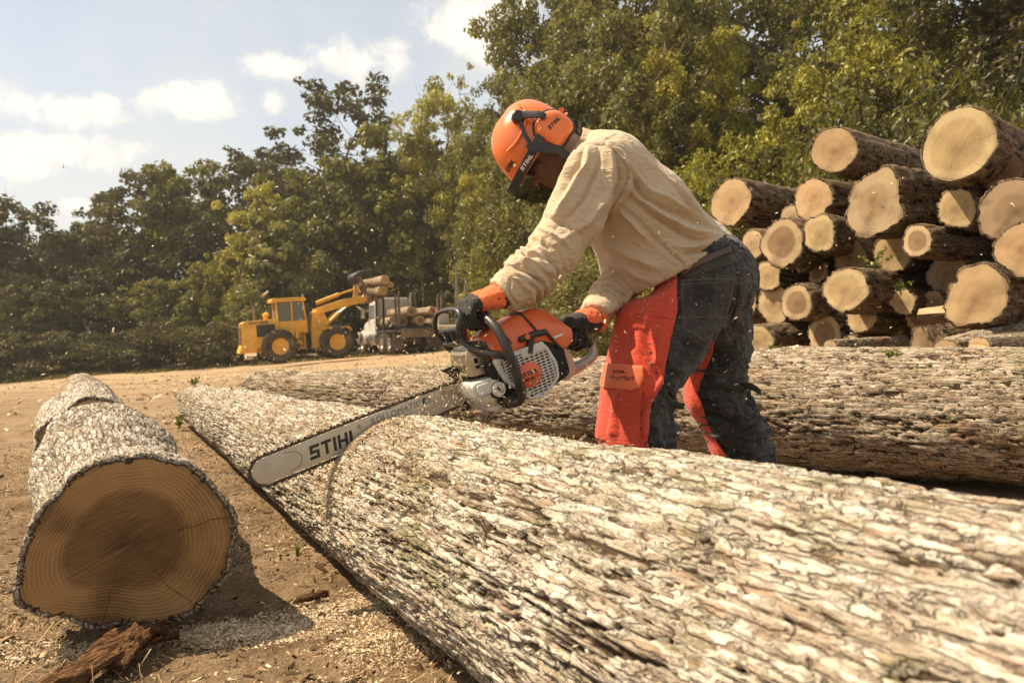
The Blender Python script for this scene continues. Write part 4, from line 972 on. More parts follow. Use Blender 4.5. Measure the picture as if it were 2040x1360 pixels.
# ---------------- log truck (local: x forward, y left, z up; rear axle pair about the origin)
tp_ = at(776, 702, 42.0); ty = rad(180 - 64)
tx = unit([math.cos(ty), math.sin(ty), -0.02]); tyv = unit(np.cross([0, 0, 1], tx)); tz = np.cross(tx, tyv)
MT = np.eye(4); MT[:3, 0] = tx; MT[:3, 1] = tyv; MT[:3, 2] = tz; MT[:3, 3] = tp_ - tyv * 1.05
truck = empty('log_truck', mw=Matrix(MT.tolist())); tag(truck, 'white log truck half loaded, standing behind the yellow loader', 'truck')
for x in (-0.68, 0.68):
    for y in (-1.05, 1.05): wheel(truck, (x, y, 0.51), 0.51, 0.50, 0.29, 1 if y > 0 else -1, TYRE, CHR, 0, 0.2)
for y in (-1.02, 1.02): wheel(truck, (5.0, y, 0.51), 0.51, 0.30, 0.29, 1 if y > 0 else -1, TYRE, CHR, 0, 0.7)
MB().box((1.9, 0.42, 0.92), (8.2, 0.12, 0.26)).box((1.9, -0.42, 0.92), (8.2, 0.12, 0.26)).box((0.2, 0, 0.85), (0.2, 0.8, 0.2)).box((3.2, 0, 0.85), (0.2, 0.8, 0.2)).build('chassis', BLK, truck, 30, 0.01)
MB().prism(round_poly([(4.15, 0.95), (6.0, 0.85), (6.08, 1.2), (5.95, 1.62), (5.5, 1.75), (4.15, 1.9)], 0.10), -0.72, 0.72).build('hood', WHT, truck, 40, 0.06, 3)
for y in (-0.98, 0.98):
    o_ = [(5.0 + 0.66 * math.cos(a), 0.56 + 0.66 * math.sin(a)) for a in np.linspace(-0.1, np.pi + 0.1, 14)] + [(5.0 + 0.57 * math.cos(a), 0.54 + 0.57 * math.sin(a)) for a in np.linspace(np.pi + 0.1, -0.1, 14)]
    MB().prism(o_, y - 0.2, y + 0.2).build('fender', WHT, truck, 40, 0.02)
    MB().lathe([(0.09, 0), (0.11, 0.05), (0.09, 0.08)], 14, (5.72, y * 0.82, 1.2), np.array([[0, 0, 1], [0, 1, 0], [-1, 0, 0]], float)).build('headlight', CHR, truck)
MB().box((6.08, 0, 1.25), (0.05, 0.9, 0.8)).build('radiator_grille', CHR, truck, 30, 0.02)
MB().box((6.15, 0, 0.6), (0.16, 2.2, 0.3)).build('bumper', CHR, truck, 30, 0.04)
cab = MB().prism(round_poly([(2.75, 0.98), (4.2, 0.98), (4.25, 1.85), (4.02, 2.72), (3.8, 2.84), (2.75, 2.84)], 0.10), -0.95, 0.95).build('cab', WHT, truck, 40, 0.04)
MB().prism(round_poly([(2.95, 1.95), (3.5, 1.95), (3.5, 2.6), (2.95, 2.6)], 0.06), 0.945, 0.965).build('window', GLASS, cab, 0)
MB().prism(round_poly([(3.58, 1.95), (4.1, 1.92), (3.95, 2.6), (3.58, 2.6)], 0.06), 0.945, 0.965).build('window', GLASS, cab, 0)
MB().prism(round_poly([(2.9, 1.9), (4.16, 1.87), (4.0, 2.66), (2.9, 2.66)], 0.06), 0.945, 0.956).build('window_surround', INSIDE, cab, 0)
MB().bar((4.20, 0, 1.98), (4.02, 0, 2.66), 1.6, 0.03, up=(1, 0, 0)).build('windscreen', GLASS, cab, 0)
MB().prism(round_poly([(2.86, 1.05), (4.05, 1.05), (4.12, 1.86), (2.86, 1.86)], 0.05), 0.95, 0.962).build('door', WHT, cab, 30)
MB().box((2.98, 0.97, 1.7), (0.14, 0.02, 0.04)).build('door_handle', CHR, cab, 30)
MB().prism(round_poly([(2.55, 2.84), (3.8, 2.84), (3.4, 3.0), (2.55, 3.06)], 0.06), -0.85, 0.85).build('roof_fairing', WHT, cab, 40, 0.03)
MB().box((2.45, 0, 2.0), (0.12, 1.9, 1.95)).build('headboard', WHT, truck, 30, 0.02)
MB().prism(round_poly([(-0.35, 1.75), (0.42, 1.75), (0.42, 2.3), (-0.35, 2.3)], 0.04), -0.01, 0.01, lambda V: np.stack([2.38 + V[:, 1], V[:, 0], V[:, 2]], 1)).build('rear_window', GLASS, truck, 0)
for y in (-0.98, 0.98):
    MB().tube(spline([(2.3, y, 1.0), (2.3, y, 2.9), (2.3, y, 3.1), (2.2, y, 3.28)], 10), 0.07, 12).build('exhaust_stack', CHR, truck)
    MB().cyl((2.05, y, 0.72), (3.5, y, 0.72), 0.33, 24).build('fuel_tank', CHR, truck, 40, 0.01)
    MB().bar((4.05, y * 1.0, 2.35), (4.2, y * 1.28, 2.4), 0.03, 0.03).box((4.2, y * 1.3, 2.2), (0.06, 0.22, 0.48)).build('mirror', CHR, truck, 30, 0.01)
MB().box((3.9, 0.96, 0.75), (0.6, 0.25, 0.05)).box((3.9, 0.96, 0.5), (0.6, 0.25, 0.05)).build('step', CHR, truck, 30)
MB().box((-0.1, 0, 1.12), (4.5, 2.2, 0.14)).build('load_bed', BLK, truck, 30, 0.01)
for x, zt, mm in ((1.9, 3.55, BLK), (0.55, 3.75, BLK), (-1.55, 2.75, STEEL), (-2.1, 2.85, STEEL)):
    MB().box((x, 0, 1.25), (0.2, 2.4, 0.16)).build('bunk', BLK, truck, 30, 0.01)
    for y in (-1.15, 1.15):
        s_ = MB().box((x, y, (zt + 1.2) / 2), (0.12, 0.10, zt - 1.2))
        if mm is STEEL: s_.tube(spline([(x, y, zt), (x, y, zt + 0.1), (x - 0.08, y, zt + 0.2)], 5), 0.05, 8)
        s_.build('stake', mm, truck, 30, 0.01)
MB().box((-2.35, 0, 0.98), (0.1, 2.3, 0.45)).build('tailboard', STEEL, truck, 30, 0.01)
for y in (-0.98, 0.98): MB().box((-1.35, y, 0.55), (0.03, 0.6, 0.8)).build('mud_flap', STEEL, truck, 30)
for y in (-0.7, 0.7): MB().cyl((-2.4, y, 1.0), (-2.44, y, 1.0), 0.07, 12).build('tail_lamp', LAMP, truck)
for i, (y, z, r, x0, x1, lab) in enumerate([(0.62, 1.62, 0.29, -1.0, 2.3, 'thick log low on the near side of the truck load'), (-0.05, 1.60, 0.26, -1.9, 2.3, 'log in the middle bottom of the truck load'), (-0.68, 1.60, 0.27, -2.6, 2.25, 'log at the far bottom of the truck load'),
                                      (0.3, 2.10, 0.27, -1.6, 2.2, 'log riding on top of the truck load near the stakes'), (-0.45, 2.08, 0.22, -2.7, 2.2, 'thin log on top at the far side of the truck load')]):
    make_log(lab, l2w(MT, (x0, y, z)), l2w(MT, (x1, y, z + 0.03)), r, r * 0.92, 320 + i, BARK_TAN, WOOD[1], np.linspace(0, x1 - x0, 40), np.linspace(-np.pi, np.pi, 33)[:-1], (0.3, 0.08), 0.01, 0.05, 'logs loaded on the truck')
# empty trailer with bare stakes further right, mostly hidden by the saw
q0 = at(1000, 700, 33.0); yw = rad(172)
MR = np.eye(4); MR[:3, :3] = np.array(Matrix.Rotation(yw, 3, 'Z')); MR[:3, 3] = [q0[0], q0[1], float(ground_z(q0[0], q0[1]))]
trl = empty('log_trailer', mw=Matrix(MR.tolist())); tag(trl, 'empty log trailer with bare upright stakes behind the saw', 'trailer')
MB().box((0, 0, 0.95), (5.2, 0.9, 0.2)).box((0, 0, 1.08), (5.2, 2.0, 0.08)).build('frame', WHT, trl, 30, 0.01)
for x in (-1.6, -0.6):
    for y in (-0.9, 0.9): wheel(trl, (x, y, 0.48), 0.48, 0.4, 0.27, 1 if y > 0 else -1, TYRE, CHR, 0, 0.3)
for x in (1.66, -1.55):
    for y in (-0.95, 0.95): MB().box((x, y, 2.1), (0.12, 0.1, 2.1)).build('stake', STEEL, trl, 30, 0.01)
MB().box((2.45, 0, 1.35), (0.06, 1.9, 0.5)).box((2.45, 0.4, 0.9), (0.1, 0.1, 0.9)).build('tail_rail', WHT, trl, 30, 0.01)
rc = MB(); 
rings = []
for k, t in enumerate(np.linspace(0, 1, 9)):
    rings.append(np.array([[2.55 + 0.05 * math.sin(k), 0.9 - 0.2 * t + 0.10 * math.cos(a), 1.35 + 0.55 * t * (1 - 0.25 * t) + (0.09 + 0.03 * math.sin(k * 2)) * math.sin(a)] for a in np.linspace(0, 2 * np.pi, 10, endpoint=False)]))
rc.rings(rings); fl = rc.build('warning_cloth', paint('faded red cloth', (0.55, 0.12, 0.10), 0.8), trl)

# ------------------------------------------------------------------ chainsaw (local: x along the bar, y towards the starter side, z up)
MS = np.eye(4); MS[:3, 0] = SAW_F; MS[:3, 1] = SAW_L; MS[:3, 2] = SAW_U; MS[:3, 3] = SAW_O
def saw_w(p): return l2w(MS, p)
def saw_l(P): return (np.asarray(P, float) - SAW_O) @ MS[:3, :3]
saw = empty('chainsaw', mw=Matrix(MS.tolist())); tag(saw, 'orange and white chainsaw with a long bar cutting into the pale trunk', 'chainsaw')
DUST = (0.46, 0.33, 0.19)
S_OR = paint('saw orange plastic', (0.72, 0.105, 0.016), 0.34, var=0.08, vs=14, dirt=DUST, dirt_amt=0.30, coat=0.2)
S_WH = paint('saw light grey plastic', (0.60, 0.56, 0.49), 0.42, var=0.06, vs=14, dirt=DUST, dirt_amt=0.4)
S_BK = paint('saw black plastic', (0.017, 0.015, 0.013), 0.38, var=0.2, vs=14, dirt=(0.26, 0.18, 0.10), dirt_amt=0.30, bmp=0.1, bs=300)
S_IN = paint('saw dark inside', (0.012, 0.010, 0.008), 0.8, var=0.2)
S_MU = paint('muffler steel', (0.50, 0.42, 0.29), 0.38, 0.75, var=0.12, vs=20, dirt=(0.22, 0.15, 0.08), dirt_amt=0.5)
S_BAR = paint('ground steel bar', (0.50, 0.46, 0.38), 0.5, 0.35, var=0.06, vs=20, dirt=(0.36, 0.30, 0.20), dirt_amt=0.5)
S_CH = paint('oily saw chain', (0.045, 0.035, 0.025), 0.45, 0.5, var=0.4, vs=60, dirt=(0.25, 0.17, 0.09), dirt_amt=0.5)
S_GR = paint('grey handle casting', (0.42, 0.36, 0.30), 0.35, 0.3, var=0.1, vs=14, dirt=DUST, dirt_amt=0.3)
INK = paint('black printing ink', (0.012, 0.011, 0.010), 0.5)
INKW = paint('white printing ink', (0.7, 0.68, 0.62), 0.5)
XZ_OUT = np.array([[-1, 0, 0], [0, 0, 1], [0, 1, 0]], float).T      # reads away from the tip, letters up, faces the starter side
# block capitals of the maker's mark, drawn from bars
GLY = {'S': (0.86, [(0.04, 0.78, 0.84, 1), (0.04, 0.60, 0.28, 0.78), (0.04, 0.40, 0.80, 0.60), (0.56, 0.22, 0.80, 0.40), (0, 0, 0.80, 0.22)]),
       'T': (0.86, [(0, 0.78, 0.84, 1), (0.30, 0, 0.54, 0.78)]), 'I': (0.26, [(0, 0, 0.24, 1)]),
       'H': (0.86, [(0, 0, 0.24, 1), (0.24, 0.40, 0.60, 0.61), (0.60, 0, 0.84, 1)]), 'L': (0.70, [(0, 0, 0.24, 1), (0.24, 0, 0.70, 0.22)])}
def mark(word, h, loc, mat, parent, M3=XZ_OUT, t=0.0006, shear=0.16, wide=1.0, name='lettering', wrap=None, sub=1):
    b = MB(); x = 0.0; g = 0.13
    tot = sum(GLY[c][0] + g for c in word) - g
    for c in word:
        w, rs = GLY[c]
        for (x0, z0, x1, z1) in rs:
            nx_ = max(1, int(sub * (x1 - x0) * 6))
            xs = np.linspace(x0, x1, nx_ + 1)
            for xa, xb in zip(xs[:-1], xs[1:]):
                V = []
                for yy in (0.0, t):
                    for (xx, zz) in ((xa, z0), (xb, z0), (xb, z1), (xa, z1)):
                        V.append([((x + xx - tot / 2) * wide + shear * (zz - 0.5)) * h, (zz - 0.5) * h, yy])
                b.add(np.array(V), [(0, 3, 2, 1), (4, 5, 6, 7), (0, 1, 5, 4), (1, 2, 6, 5), (2, 3, 7, 6), (3, 0, 4, 7)])
        x += w + g
    V = np.concatenate(b.v) @ np.asarray(M3, float).T + np.asarray(loc, float)
    if wrap is not None: V = wrap(V)
    b.v = [V]; return b.build(name, mat, parent, 0)
# guide bar and chain
def bar_outline(off, n=16):
    xr, xt = -0.07, 0.586; zc, rt = -0.0405, 0.0385 + off
    top = [(x, 0.0005 - 0.004 + off + 0.004 * math.sin(math.pi * (x - xr) / (xt - xr))) for x in np.linspace(xr, xt - 0.03, 14)]
    nose = [(xt - 0.002 + (rt + 0.006) * math.cos(a), zc + rt * math.sin(a)) for a in np.linspace(rad(80), rad(-80), n)]
    bot = [(x, -0.0775 - off + 0.010 * ((xt - x) / (xt - xr)) ** 2) for x in np.linspace(xt - 0.03, xr, 14)]
    return np.array(top + nose + bot)
gb = MB().prism(bar_outline(-0.005), -0.0024, 0.0024).build('guide_bar', S_BAR, saw, 30, 0.0008)
seam = spline([(0.528, -0.006), (0.53, -0.014), (0.505, -0.02), (0.492, -0.040), (0.505, -0.060), (0.53, -0.066), (0.528, -0.074)], 24)
MB().tube([(p[0], 0.00245, p[1]) for p in seam], 0.0007, 6).build('nose_seam', INK, gb)
rv = MB()
for k in range(8): rv.cyl((0.548 + 0.022 * math.cos(k * 0.785), 0.002, -0.041 + 0.022 * math.sin(k * 0.785)), (0.548 + 0.022 * math.cos(k * 0.785), 0.0032, -0.041 + 0.022 * math.sin(k * 0.785)), 0.0028, 10)
rv.build('rivet', S_BAR, gb)
o_ = bar_outline(0.0015, 40); d_ = np.concatenate([[0], np.cumsum(np.linalg.norm(np.diff(o_, axis=0), axis=1))])
ch = MB(); st_ = 0.0092; nl_ = int(d_[-1] / st_)
for k in range(nl_):
    s = (k + 0.5) * st_; px = np.interp(s, d_, o_[:, 0]); pz = np.interp(s, d_, o_[:, 1]); qx = np.interp(s + 0.002, d_, o_[:, 0]); qz = np.interp(s + 0.002, d_, o_[:, 1])
    tx_ = unit([qx - px, 0, qz - pz]); nr = np.array([-tx_[2], 0, tx_[0]])
    Rk = np.stack([tx_, [0, 1, 0], nr], 1); c_ = np.array([px, 0, pz])
    ch.box(c_ - nr * 0.0005, (st_ * 1.12, 0.0062, 0.0062), Rk)
    if k % 4 == 0: ch.box(c_ + nr * 0.0040 + [0, 0.0022, 0], (0.008, 0.0020, 0.0050), Rk); ch.box(c_ + nr * 0.0058 + [0, 0.0006, 0], (0.006, 0.0055, 0.0014), Rk)
    elif k % 4 == 2: ch.box(c_ + nr * 0.0040 - [0, 0.0022, 0], (0.008, 0.0020, 0.0050), Rk); ch.box(c_ + nr * 0.0058 - [0, 0.0006, 0], (0.006, 0.0055, 0.0014), Rk)
    elif k % 4 == 1: ch.box(c_ + nr * 0.0034, (0.004, 0.003, 0.004), Rk)
ch.build('chain', S_CH, gb, 0)
mark('STIHL', 0.037, (0.402, 0.0026, -0.040), INK, gb, wide=0.92)
lettering('®', 0.016, XZ_OUT, (0.322, 0.0026, -0.022), INK, gb, 0.0002, 0.0)
# outlined product line, upper edge of the bar
def outline_text(body, size, loc, parent, bold=0.0):
    me = text_mesh(body, size, 0.0, 0.0, 0.18, spacing=1.08); bm = bmesh.new(); bm.from_mesh(me)
    ed = [e for e in bm.edges if len(e.link_faces) == 1]; b = MB()
    for e in ed:
        a, c = np.array(e.verts[0].co), np.array(e.verts[1].co)
        if np.linalg.norm(a - c) > 1e-5: b.bar(a, c, 0.0009, 0.0004)
    bm.free(); V = np.concatenate(b.v) @ XZ_OUT.T + np.asarray(loc); b.v = [V]; return b.build('lettering', INK, parent, 0)
outline_text('ROLLOMATIC', 0.0235, (0.212, 0.0026, -0.021), gb)
lettering('E', 0.0235, XZ_OUT, (0.124, 0.0026, -0.021), INK, gb, 0.0003, 0.0012, 0.18)
outline_text('S', 0.0235, (0.108, 0.0026, -0.021), gb)
# felling spike
MB().prism([(-0.03, 0.048), (0.044, 0.043), (0.022, 0.024), (0.030, 0.010), (0.012, 0.004), (0.026, -0.03), (0.008, -0.05), (0.016, -0.092), (-0.03, -0.095)], -0.012, -0.007).prism([(-0.03, 0.04), (0.038, 0.036), (0.018, 0.02), (0.026, 0.008), (0.010, 0.0), (-0.03, 0.0)], 0.008, 0.012).build('bumper_spike', S_CH, saw, 30, 0.001)
MB().prism(round_poly([(-0.16, 0.03), (0.0, 0.03), (0.012, -0.01), (0.0, -0.085), (-0.06, -0.098), (-0.16, -0.09)], 0.015), -0.062, -0.013).build('sprocket_cover', S_WH, saw, 35, 0.008)
# body
MB().prism(round_poly([(-0.30, 0.045), (-0.05, 0.045), (-0.045, -0.09), (-0.2, -0.10), (-0.30, -0.08)], 0.02), -0.03, 0.118).build('crankcase', S_IN, saw, 35, 0.006)
MB().prism(round_poly([(-0.075, -0.004), (0.006, -0.002), (0.016, -0.012), (0.012, -0.05), (-0.002, -0.068), (-0.012, -0.094), (-0.05, -0.100), (-0.085, -0.085), (-0.09, -0.03)], 0.008), -0.005, 0.112).build('oil_tank', S_WH, saw, 35, 0.006, 3)
MB().prism(round_poly([(-0.060, -0.012), (0.004, -0.010), (0.008, -0.040), (-0.056, -0.044)], 0.006), 0.112, 0.120).build('tank_panel', S_WH, saw, 35, 0.003)
MB().prism(round_poly([(-0.05, -0.05), (0.0, -0.046), (-0.008, -0.080), (-0.05, -0.086)], 0.006), 0.111, 0.1135).build('tank_foot', S_MU, saw, 35, 0.002)
def cap(c, r, m1, m2, nm):
    rt = np.array([[1, 0, 0], [0, 0, 1], [0, -1, 0]], float).T
    q = MB().lathe([(r * 1.25, -0.006), (r * 1.25, 0.004), (r * 1.05, 0.008), (r, 0.008)], 28, c, -rt.T @ np.diag([1, 1, 1]) if False else np.array([[1, 0, 0], [0, 0, 1], [0, 1, 0]], float)).build(nm, m2, saw)
    MB().lathe([(r * 0.98, 0.006), (r, 0.016), (r * 0.85, 0.019), (0.001, 0.019)], 28, c, np.array([[1, 0, 0], [0, 0, 1], [0, 1, 0]], float)).build('cap_face', m1, q)
    MB().box((c[0], c[1] + 0.020, c[2]), (r * 0.22, 0.002, r * 1.1), rotm((0, 1, 0), rad(40))).build('cap_slot', INK, q, 0)
cap((-0.055, 0.112, -0.040), 0.021, S_WH, S_BK, 'oil_cap'); cap((-0.290, 0.085, -0.026), 0.019, S_WH, S_BK, 'fuel_cap')
# muffler with pressed ribs
mu = MB().prism(round_poly([(-0.060, 0.090), (-0.012, 0.088), (-0.002, 0.060), (0.0, 0.012), (-0.06, 0.004)], 0.010), -0.03, 0.082).build('muffler', S_MU, saw, 35, 0.006, 3)
MB().box((0.0, 0.03, 0.044), (0.008, 0.060, 0.012)).box((-0.004, 0.03, 0.074), (0.008, 0.080, 0.008)).box((0.001, 0.03, 0.017), (0.008, 0.080, 0.008)).box((-0.03, 0.0825, 0.046), (0.030, 0.004, 0.040)).build('muffler_rib', S_MU, mu, 35, 0.003)
MB().box((-0.030, 0.0848, 0.052), (0.012, 0.002, 0.016)).box((-0.030, 0.0848, 0.034), (0.012, 0.002, 0.010)).build('muffler_slot', S_IN, mu, 0)
MB().prism([(-0.066, 0.10), (-0.058, 0.10), (-0.05, -0.004), (-0.066, -0.004)], -0.03, 0.11).build('heat_shield', S_BK, saw, 30, 0.002)
# starter cover: dished plate with a grille of slots over the dark inside
cov = np.array([(-0.060, 0.044), (-0.225, 0.046), (-0.243, 0.028), (-0.262, -0.030), (-0.256, -0.074), (-0.192, -0.113), (-0.135, -0.104), (-0.118, -0.072), (-0.080, -0.030)])
rcov = round_poly(cov, 0.012)
def inset(p, d):
    c = p.mean(0); return c + (p - c) * (1 - d / np.linalg.norm(p - c, axis=1).mean())
ri = inset(rcov, 0.013)
starter = MB(); n_ = len(rcov)
A_ = lambda p, y: np.stack([p[:, 0], np.full(len(p), y), p[:, 1]], 1)
starter.rings([A_(rcov, 0.095), A_(rcov, 0.124), A_(inset(rcov, 0.005), 0.131), A_(ri, 0.131), A_(ri, 0.120)], caps=False)
sc = starter.build('starter_cover', S_WH, saw, 35)
MB().prism(ri, 0.117, 0.121).build('starter_inside', S_IN, sc, 0)
def span(poly, z):
    xs = []
    for a, b in zip(poly, np.roll(poly, -1, 0)):
        if (a[1] - z) * (b[1] - z) < 0: xs.append(a[0] + (b[0] - a[0]) * (z - a[1]) / (b[1] - a[1]))
    return (min(xs), max(xs)) if len(xs) >= 2 else None
gr = MB()
tilt = 0.0
for z in np.arange(-0.105, 0.046, 0.0088):
    s = span(ri, z)
    if s: gr.box(((s[0] + s[1]) / 2, 0.1265, z), (s[1] - s[0] + 0.004, 0.006, 0.0034))
for x in np.arange(-0.256, -0.066, 0.0165):
    pp = ri[:, ::-1]; s = span(pp, x)
    if s: gr.box((x, 0.1265, (s[0] + s[1]) / 2), (0.0036, 0.0064, s[1] - s[0] + 0.004))
gr.build('vent_grille', S_WH, sc, 0)
MB().prism(round_poly([(-0.150, 0.046), (-0.228, 0.046), (-0.236, 0.022), (-0.150, 0.020)], 0.006), 0.119, 0.1325).build('cover_bridge', S_WH, sc, 30, 0.002)
rt_y = np.array([[1, 0, 0], [0, 0, 1], [0, 1, 0]], float)
disc = MB().lathe([(0.037, 0.0), (0.037, 0.006), (0.034, 0.0085), (0.001, 0.0085)], 40, (-0.160, 0.128, -0.032), rt_y).build('badge_disc', S_OR, sc)
mark('STIHL', 0.0125, (-0.160, 0.1366, -0.026), INK, disc, wide=1.0)
lettering('MS 661 C', 0.0125, XZ_OUT, (-0.160, 0.1366, -0.043), INK, disc, 0.0002, 0.0006, 0.15)
# orange top cover, bulging, with black joint bands
tc_ = np.array([(-0.062, 0.040), (-0.068, 0.100), (-0.110, 0.122), (-0.200, 0.132), (-0.275, 0.138), (-0.318, 0.108), (-0.345, 0.055), (-0.338, 0.010), (-0.300, -0.004), (-0.262, 0.030), (-0.228, 0.050), (-0.16, 0.050)])
rr_ = round_poly(tc_, 0.018, 5); cc_ = np.array([-0.2, 0.04])
def ring_y(y, top, k=1.0):
    p = rr_.copy(); m_ = p[:, 1] > 0.045; p[m_, 1] = 0.045 + (p[m_, 1] - 0.045) * top; p = cc_ + (p - cc_) * k; return A_(p, y)
top = MB(); top.rings([ring_y(-0.055, 0.55, 0.93), ring_y(-0.045, 0.72, 0.98), ring_y(-0.01, 0.96), ring_y(0.035, 1.0), ring_y(0.062, 0.98), ring_y(0.074, 0.90), ring_y(0.112, 0.42, 1.0), ring_y(0.120, 0.30, 0.985)])
tco = top.build('top_cover', S_OR, saw, 32, 0.003, 2)
def top_band(x0, dx, w, nm):
    pts = []
    for y, tp in ((-0.045, 0.72), (-0.01, 0.96), (0.035, 1.0), (0.062, 0.98), (0.074, 0.90), (0.112, 0.42), (0.1205, 0.26)):
        x = x0 + dx * (y + 0.05); ztop = np.interp(-x, [0.068, 0.110, 0.200, 0.275, 0.318], [0.100, 0.122, 0.132, 0.138, 0.108]); pts.append((x, y + (0.001 if y > 0.1 else 0), 0.045 + (ztop - 0.045) * tp + 0.001))
    b = MB(); P_ = spline(pts, 30)
    b.tube(P_, w, 8, flat=0.45, up=(1, 0, 0)); b.build(nm, S_BK, tco)
top_band(-0.205, -0.12, 0.0060, 'joint_band'); top_band(-0.118, -0.10, 0.0032, 'joint_band')
MB().lathe([(0.0085, 0), (0.0085, 0.004), (0.001, 0.005)], 18, (-0.130, 0.052, 0.1235), rotm((0, 1, 0), rad(-8))).build('cover_latch', S_BK, tco)
mark('STIHL', 0.011, (-0.235, 0.020, 0.1385), INKW, tco, M3=np.array([[-1, 0, 0], [0, -1, 0], [0, 0, 1]], float).T @ np.eye(3), wide=1.1)
stk = MB().prism(round_poly([(-0.268, 0.073), (-0.300, 0.075), (-0.306, 0.040), (-0.274, 0.038)], 0.003), 0.1, 0.102).build('warning_sticker', paint('sticker white', (0.72, 0.64, 0.52), 0.5), tco, 0)
# lie the sticker on the sloping side of the cover
sl = math.atan2(0.045, 0.042)
for v in stk.data.vertices:
    z = v.co.z; v.co.y = np.interp(z, [0.03, 0.055, 0.0836, 0.1], [0.1215, 0.1195, 0.1005, 0.088]) + (0.0012 if v.co.y > 0.101 else 0)
tx_ = lettering('▲', 0.012, XZ_OUT, (-0.279, 0.1225, 0.058), INK, tco, 0.0002) if False else None
lb = MB()
for k in range(4): lb.box((-0.288, 0.1125 + 0.0011 * 0 , 0.068 - 0.004 * k), (0.020 - 0.003 * k, 0.012, 0.0014))
lb.build('sticker_print', paint('sticker print', (0.30, 0.10, 0.06), 0.6), tco, 0)
# pull grip
MB().tube([(-0.160, 0.126, 0.072), (-0.205, 0.128, 0.073), (-0.250, 0.126, 0.067)], [0.0115, 0.0125, 0.0115], 14, flat=0.8).tube([(-0.178, 0.124, 0.026), (-0.190, 0.126, 0.050), (-0.200, 0.127, 0.072)], [0.0125, 0.0105, 0.010], 12).build('pull_grip', S_BK, saw)
MB().lathe([(0.008, 0), (0.008, 0.0015), (0.001, 0.002)], 16, (-0.182, 0.1375, 0.0735), rt_y).build('grip_badge', S_OR, saw)
MB().tube(spline([(-0.255, 0.123, 0.060), (-0.270, 0.124, 0.03), (-0.285, 0.121, 0.006)], 8), 0.0052, 8).build('joint_gasket', S_BK, saw)
# wrap handle
HP = spline([(-0.066, 0.100, -0.082), (-0.080, 0.130, -0.090), (-0.098, 0.150, -0.085), (-0.103, 0.160, -0.055), (-0.101, 0.165, 0.0), (-0.096, 0.160, 0.070), (-0.096, 0.135, 0.122), (-0.097, 0.095, 0.152), (-0.096, 0.040, 0.163), (-0.093, -0.02, 0.160), (-0.090, -0.065, 0.140), (-0.088, -0.085, 0.09), (-0.086, -0.080, 0.0)], 60)
MB().tube(HP, 0.0138, 14).build('front_handle', S_BK, saw)
MB().prism(round_poly([(-0.050, -0.066), (-0.104, -0.066), (-0.110, -0.098), (-0.060, -0.102)], 0.010), 0.085, 0.140).build('handle_mount', S_BK, saw, 35, 0.006)
# hand guard: a slotted shield in front of the handle
loop = [(-0.018, -0.070, 0.112), (-0.004, -0.075, 0.150), (-0.012, -0.070, 0.186), (-0.022, -0.050, 0.200), (-0.034, 0.0, 0.204), (-0.038, 0.045, 0.198), (-0.032, 0.062, 0.180), (-0.016, 0.062, 0.150), (-0.012, 0.055, 0.118), (-0.012, 0.0, 0.106), (-0.014, -0.045, 0.104)]
lp_ = spline(loop + [loop[0]], 60)[:-1]
gd = MB().tube(lp_, 0.0088, 10, closed=True, flat=0.75).build('hand_guard', S_BK, saw)
MB().tube(spline([(-0.010, -0.07, 0.142), (-0.014, 0.0, 0.146), (-0.016, 0.062, 0.150)], 12), 0.0075, 8).tube(spline([(-0.012, -0.02, 0.106), (-0.010, -0.02, 0.146)], 4), 0.007, 8).tube(spline([(-0.012, 0.02, 0.106), (-0.012, 0.02, 0.146)], 4), 0.007, 8).build('guard_rib', S_BK, gd)
MB().tube(spline([(-0.014, 0.060, 0.125), (-0.022, 0.075, 0.100), (-0.045, 0.098, 0.075), (-0.080, 0.120, 0.055), (-0.105, 0.126, 0.040)], 20), np.interp(np.linspace(0, 1, 20), [0, 0.6, 1], [0.0095, 0.014, 0.014]), 12, flat=0.7).build('guard_arm', S_BK, gd)
MB().tube(spline([(-0.018, -0.070, 0.118), (-0.03, -0.078, 0.085), (-0.07, -0.080, 0.05)], 12), 0.010, 10).build('guard_arm', S_BK, gd)
# rear handle
MB().tube(spline([(-0.310, 0.03, 0.050), (-0.350, 0.022, 0.042), (-0.400, 0.012, 0.012), (-0.445, 0.006, -0.020), (-0.463, 0.004, -0.045)], 24), np.interp(np.linspace(0, 1, 24), [0, 0.3, 0.8, 1], [0.026, 0.017, 0.0165, 0.014]), 12, flat=0.9).build('rear_grip', S_BK, saw)
MB().tube(spline([(-0.455, 0.004, -0.030), (-0.470, 0.004, -0.052), (-0.462, 0.006, -0.078), (-0.420, 0.012, -0.090), (-0.360, 0.028, -0.090), (-0.300, 0.05, -0.078), (-0.27, 0.06, -0.07)], 30), np.interp(np.linspace(0, 1, 30), [0, 0.15, 0.6, 1], [0.012, 0.0125, 0.016, 0.026]), 12, flat=1.15).build('handle_loop', S_GR, saw)
MB().prism(round_poly([(-0.262, 0.022), (-0.308, 0.010), (-0.335, -0.03), (-0.335, -0.085), (-0.300, -0.103), (-0.255, -0.085)], 0.015), 0.015, 0.096).build('fuel_tank', paint('saw dusty rose plastic', (0.58, 0.30, 0.20), 0.4, var=0.08, vs=14, dirt=DUST, dirt_amt=0.4), saw, 35, 0.012, 3)

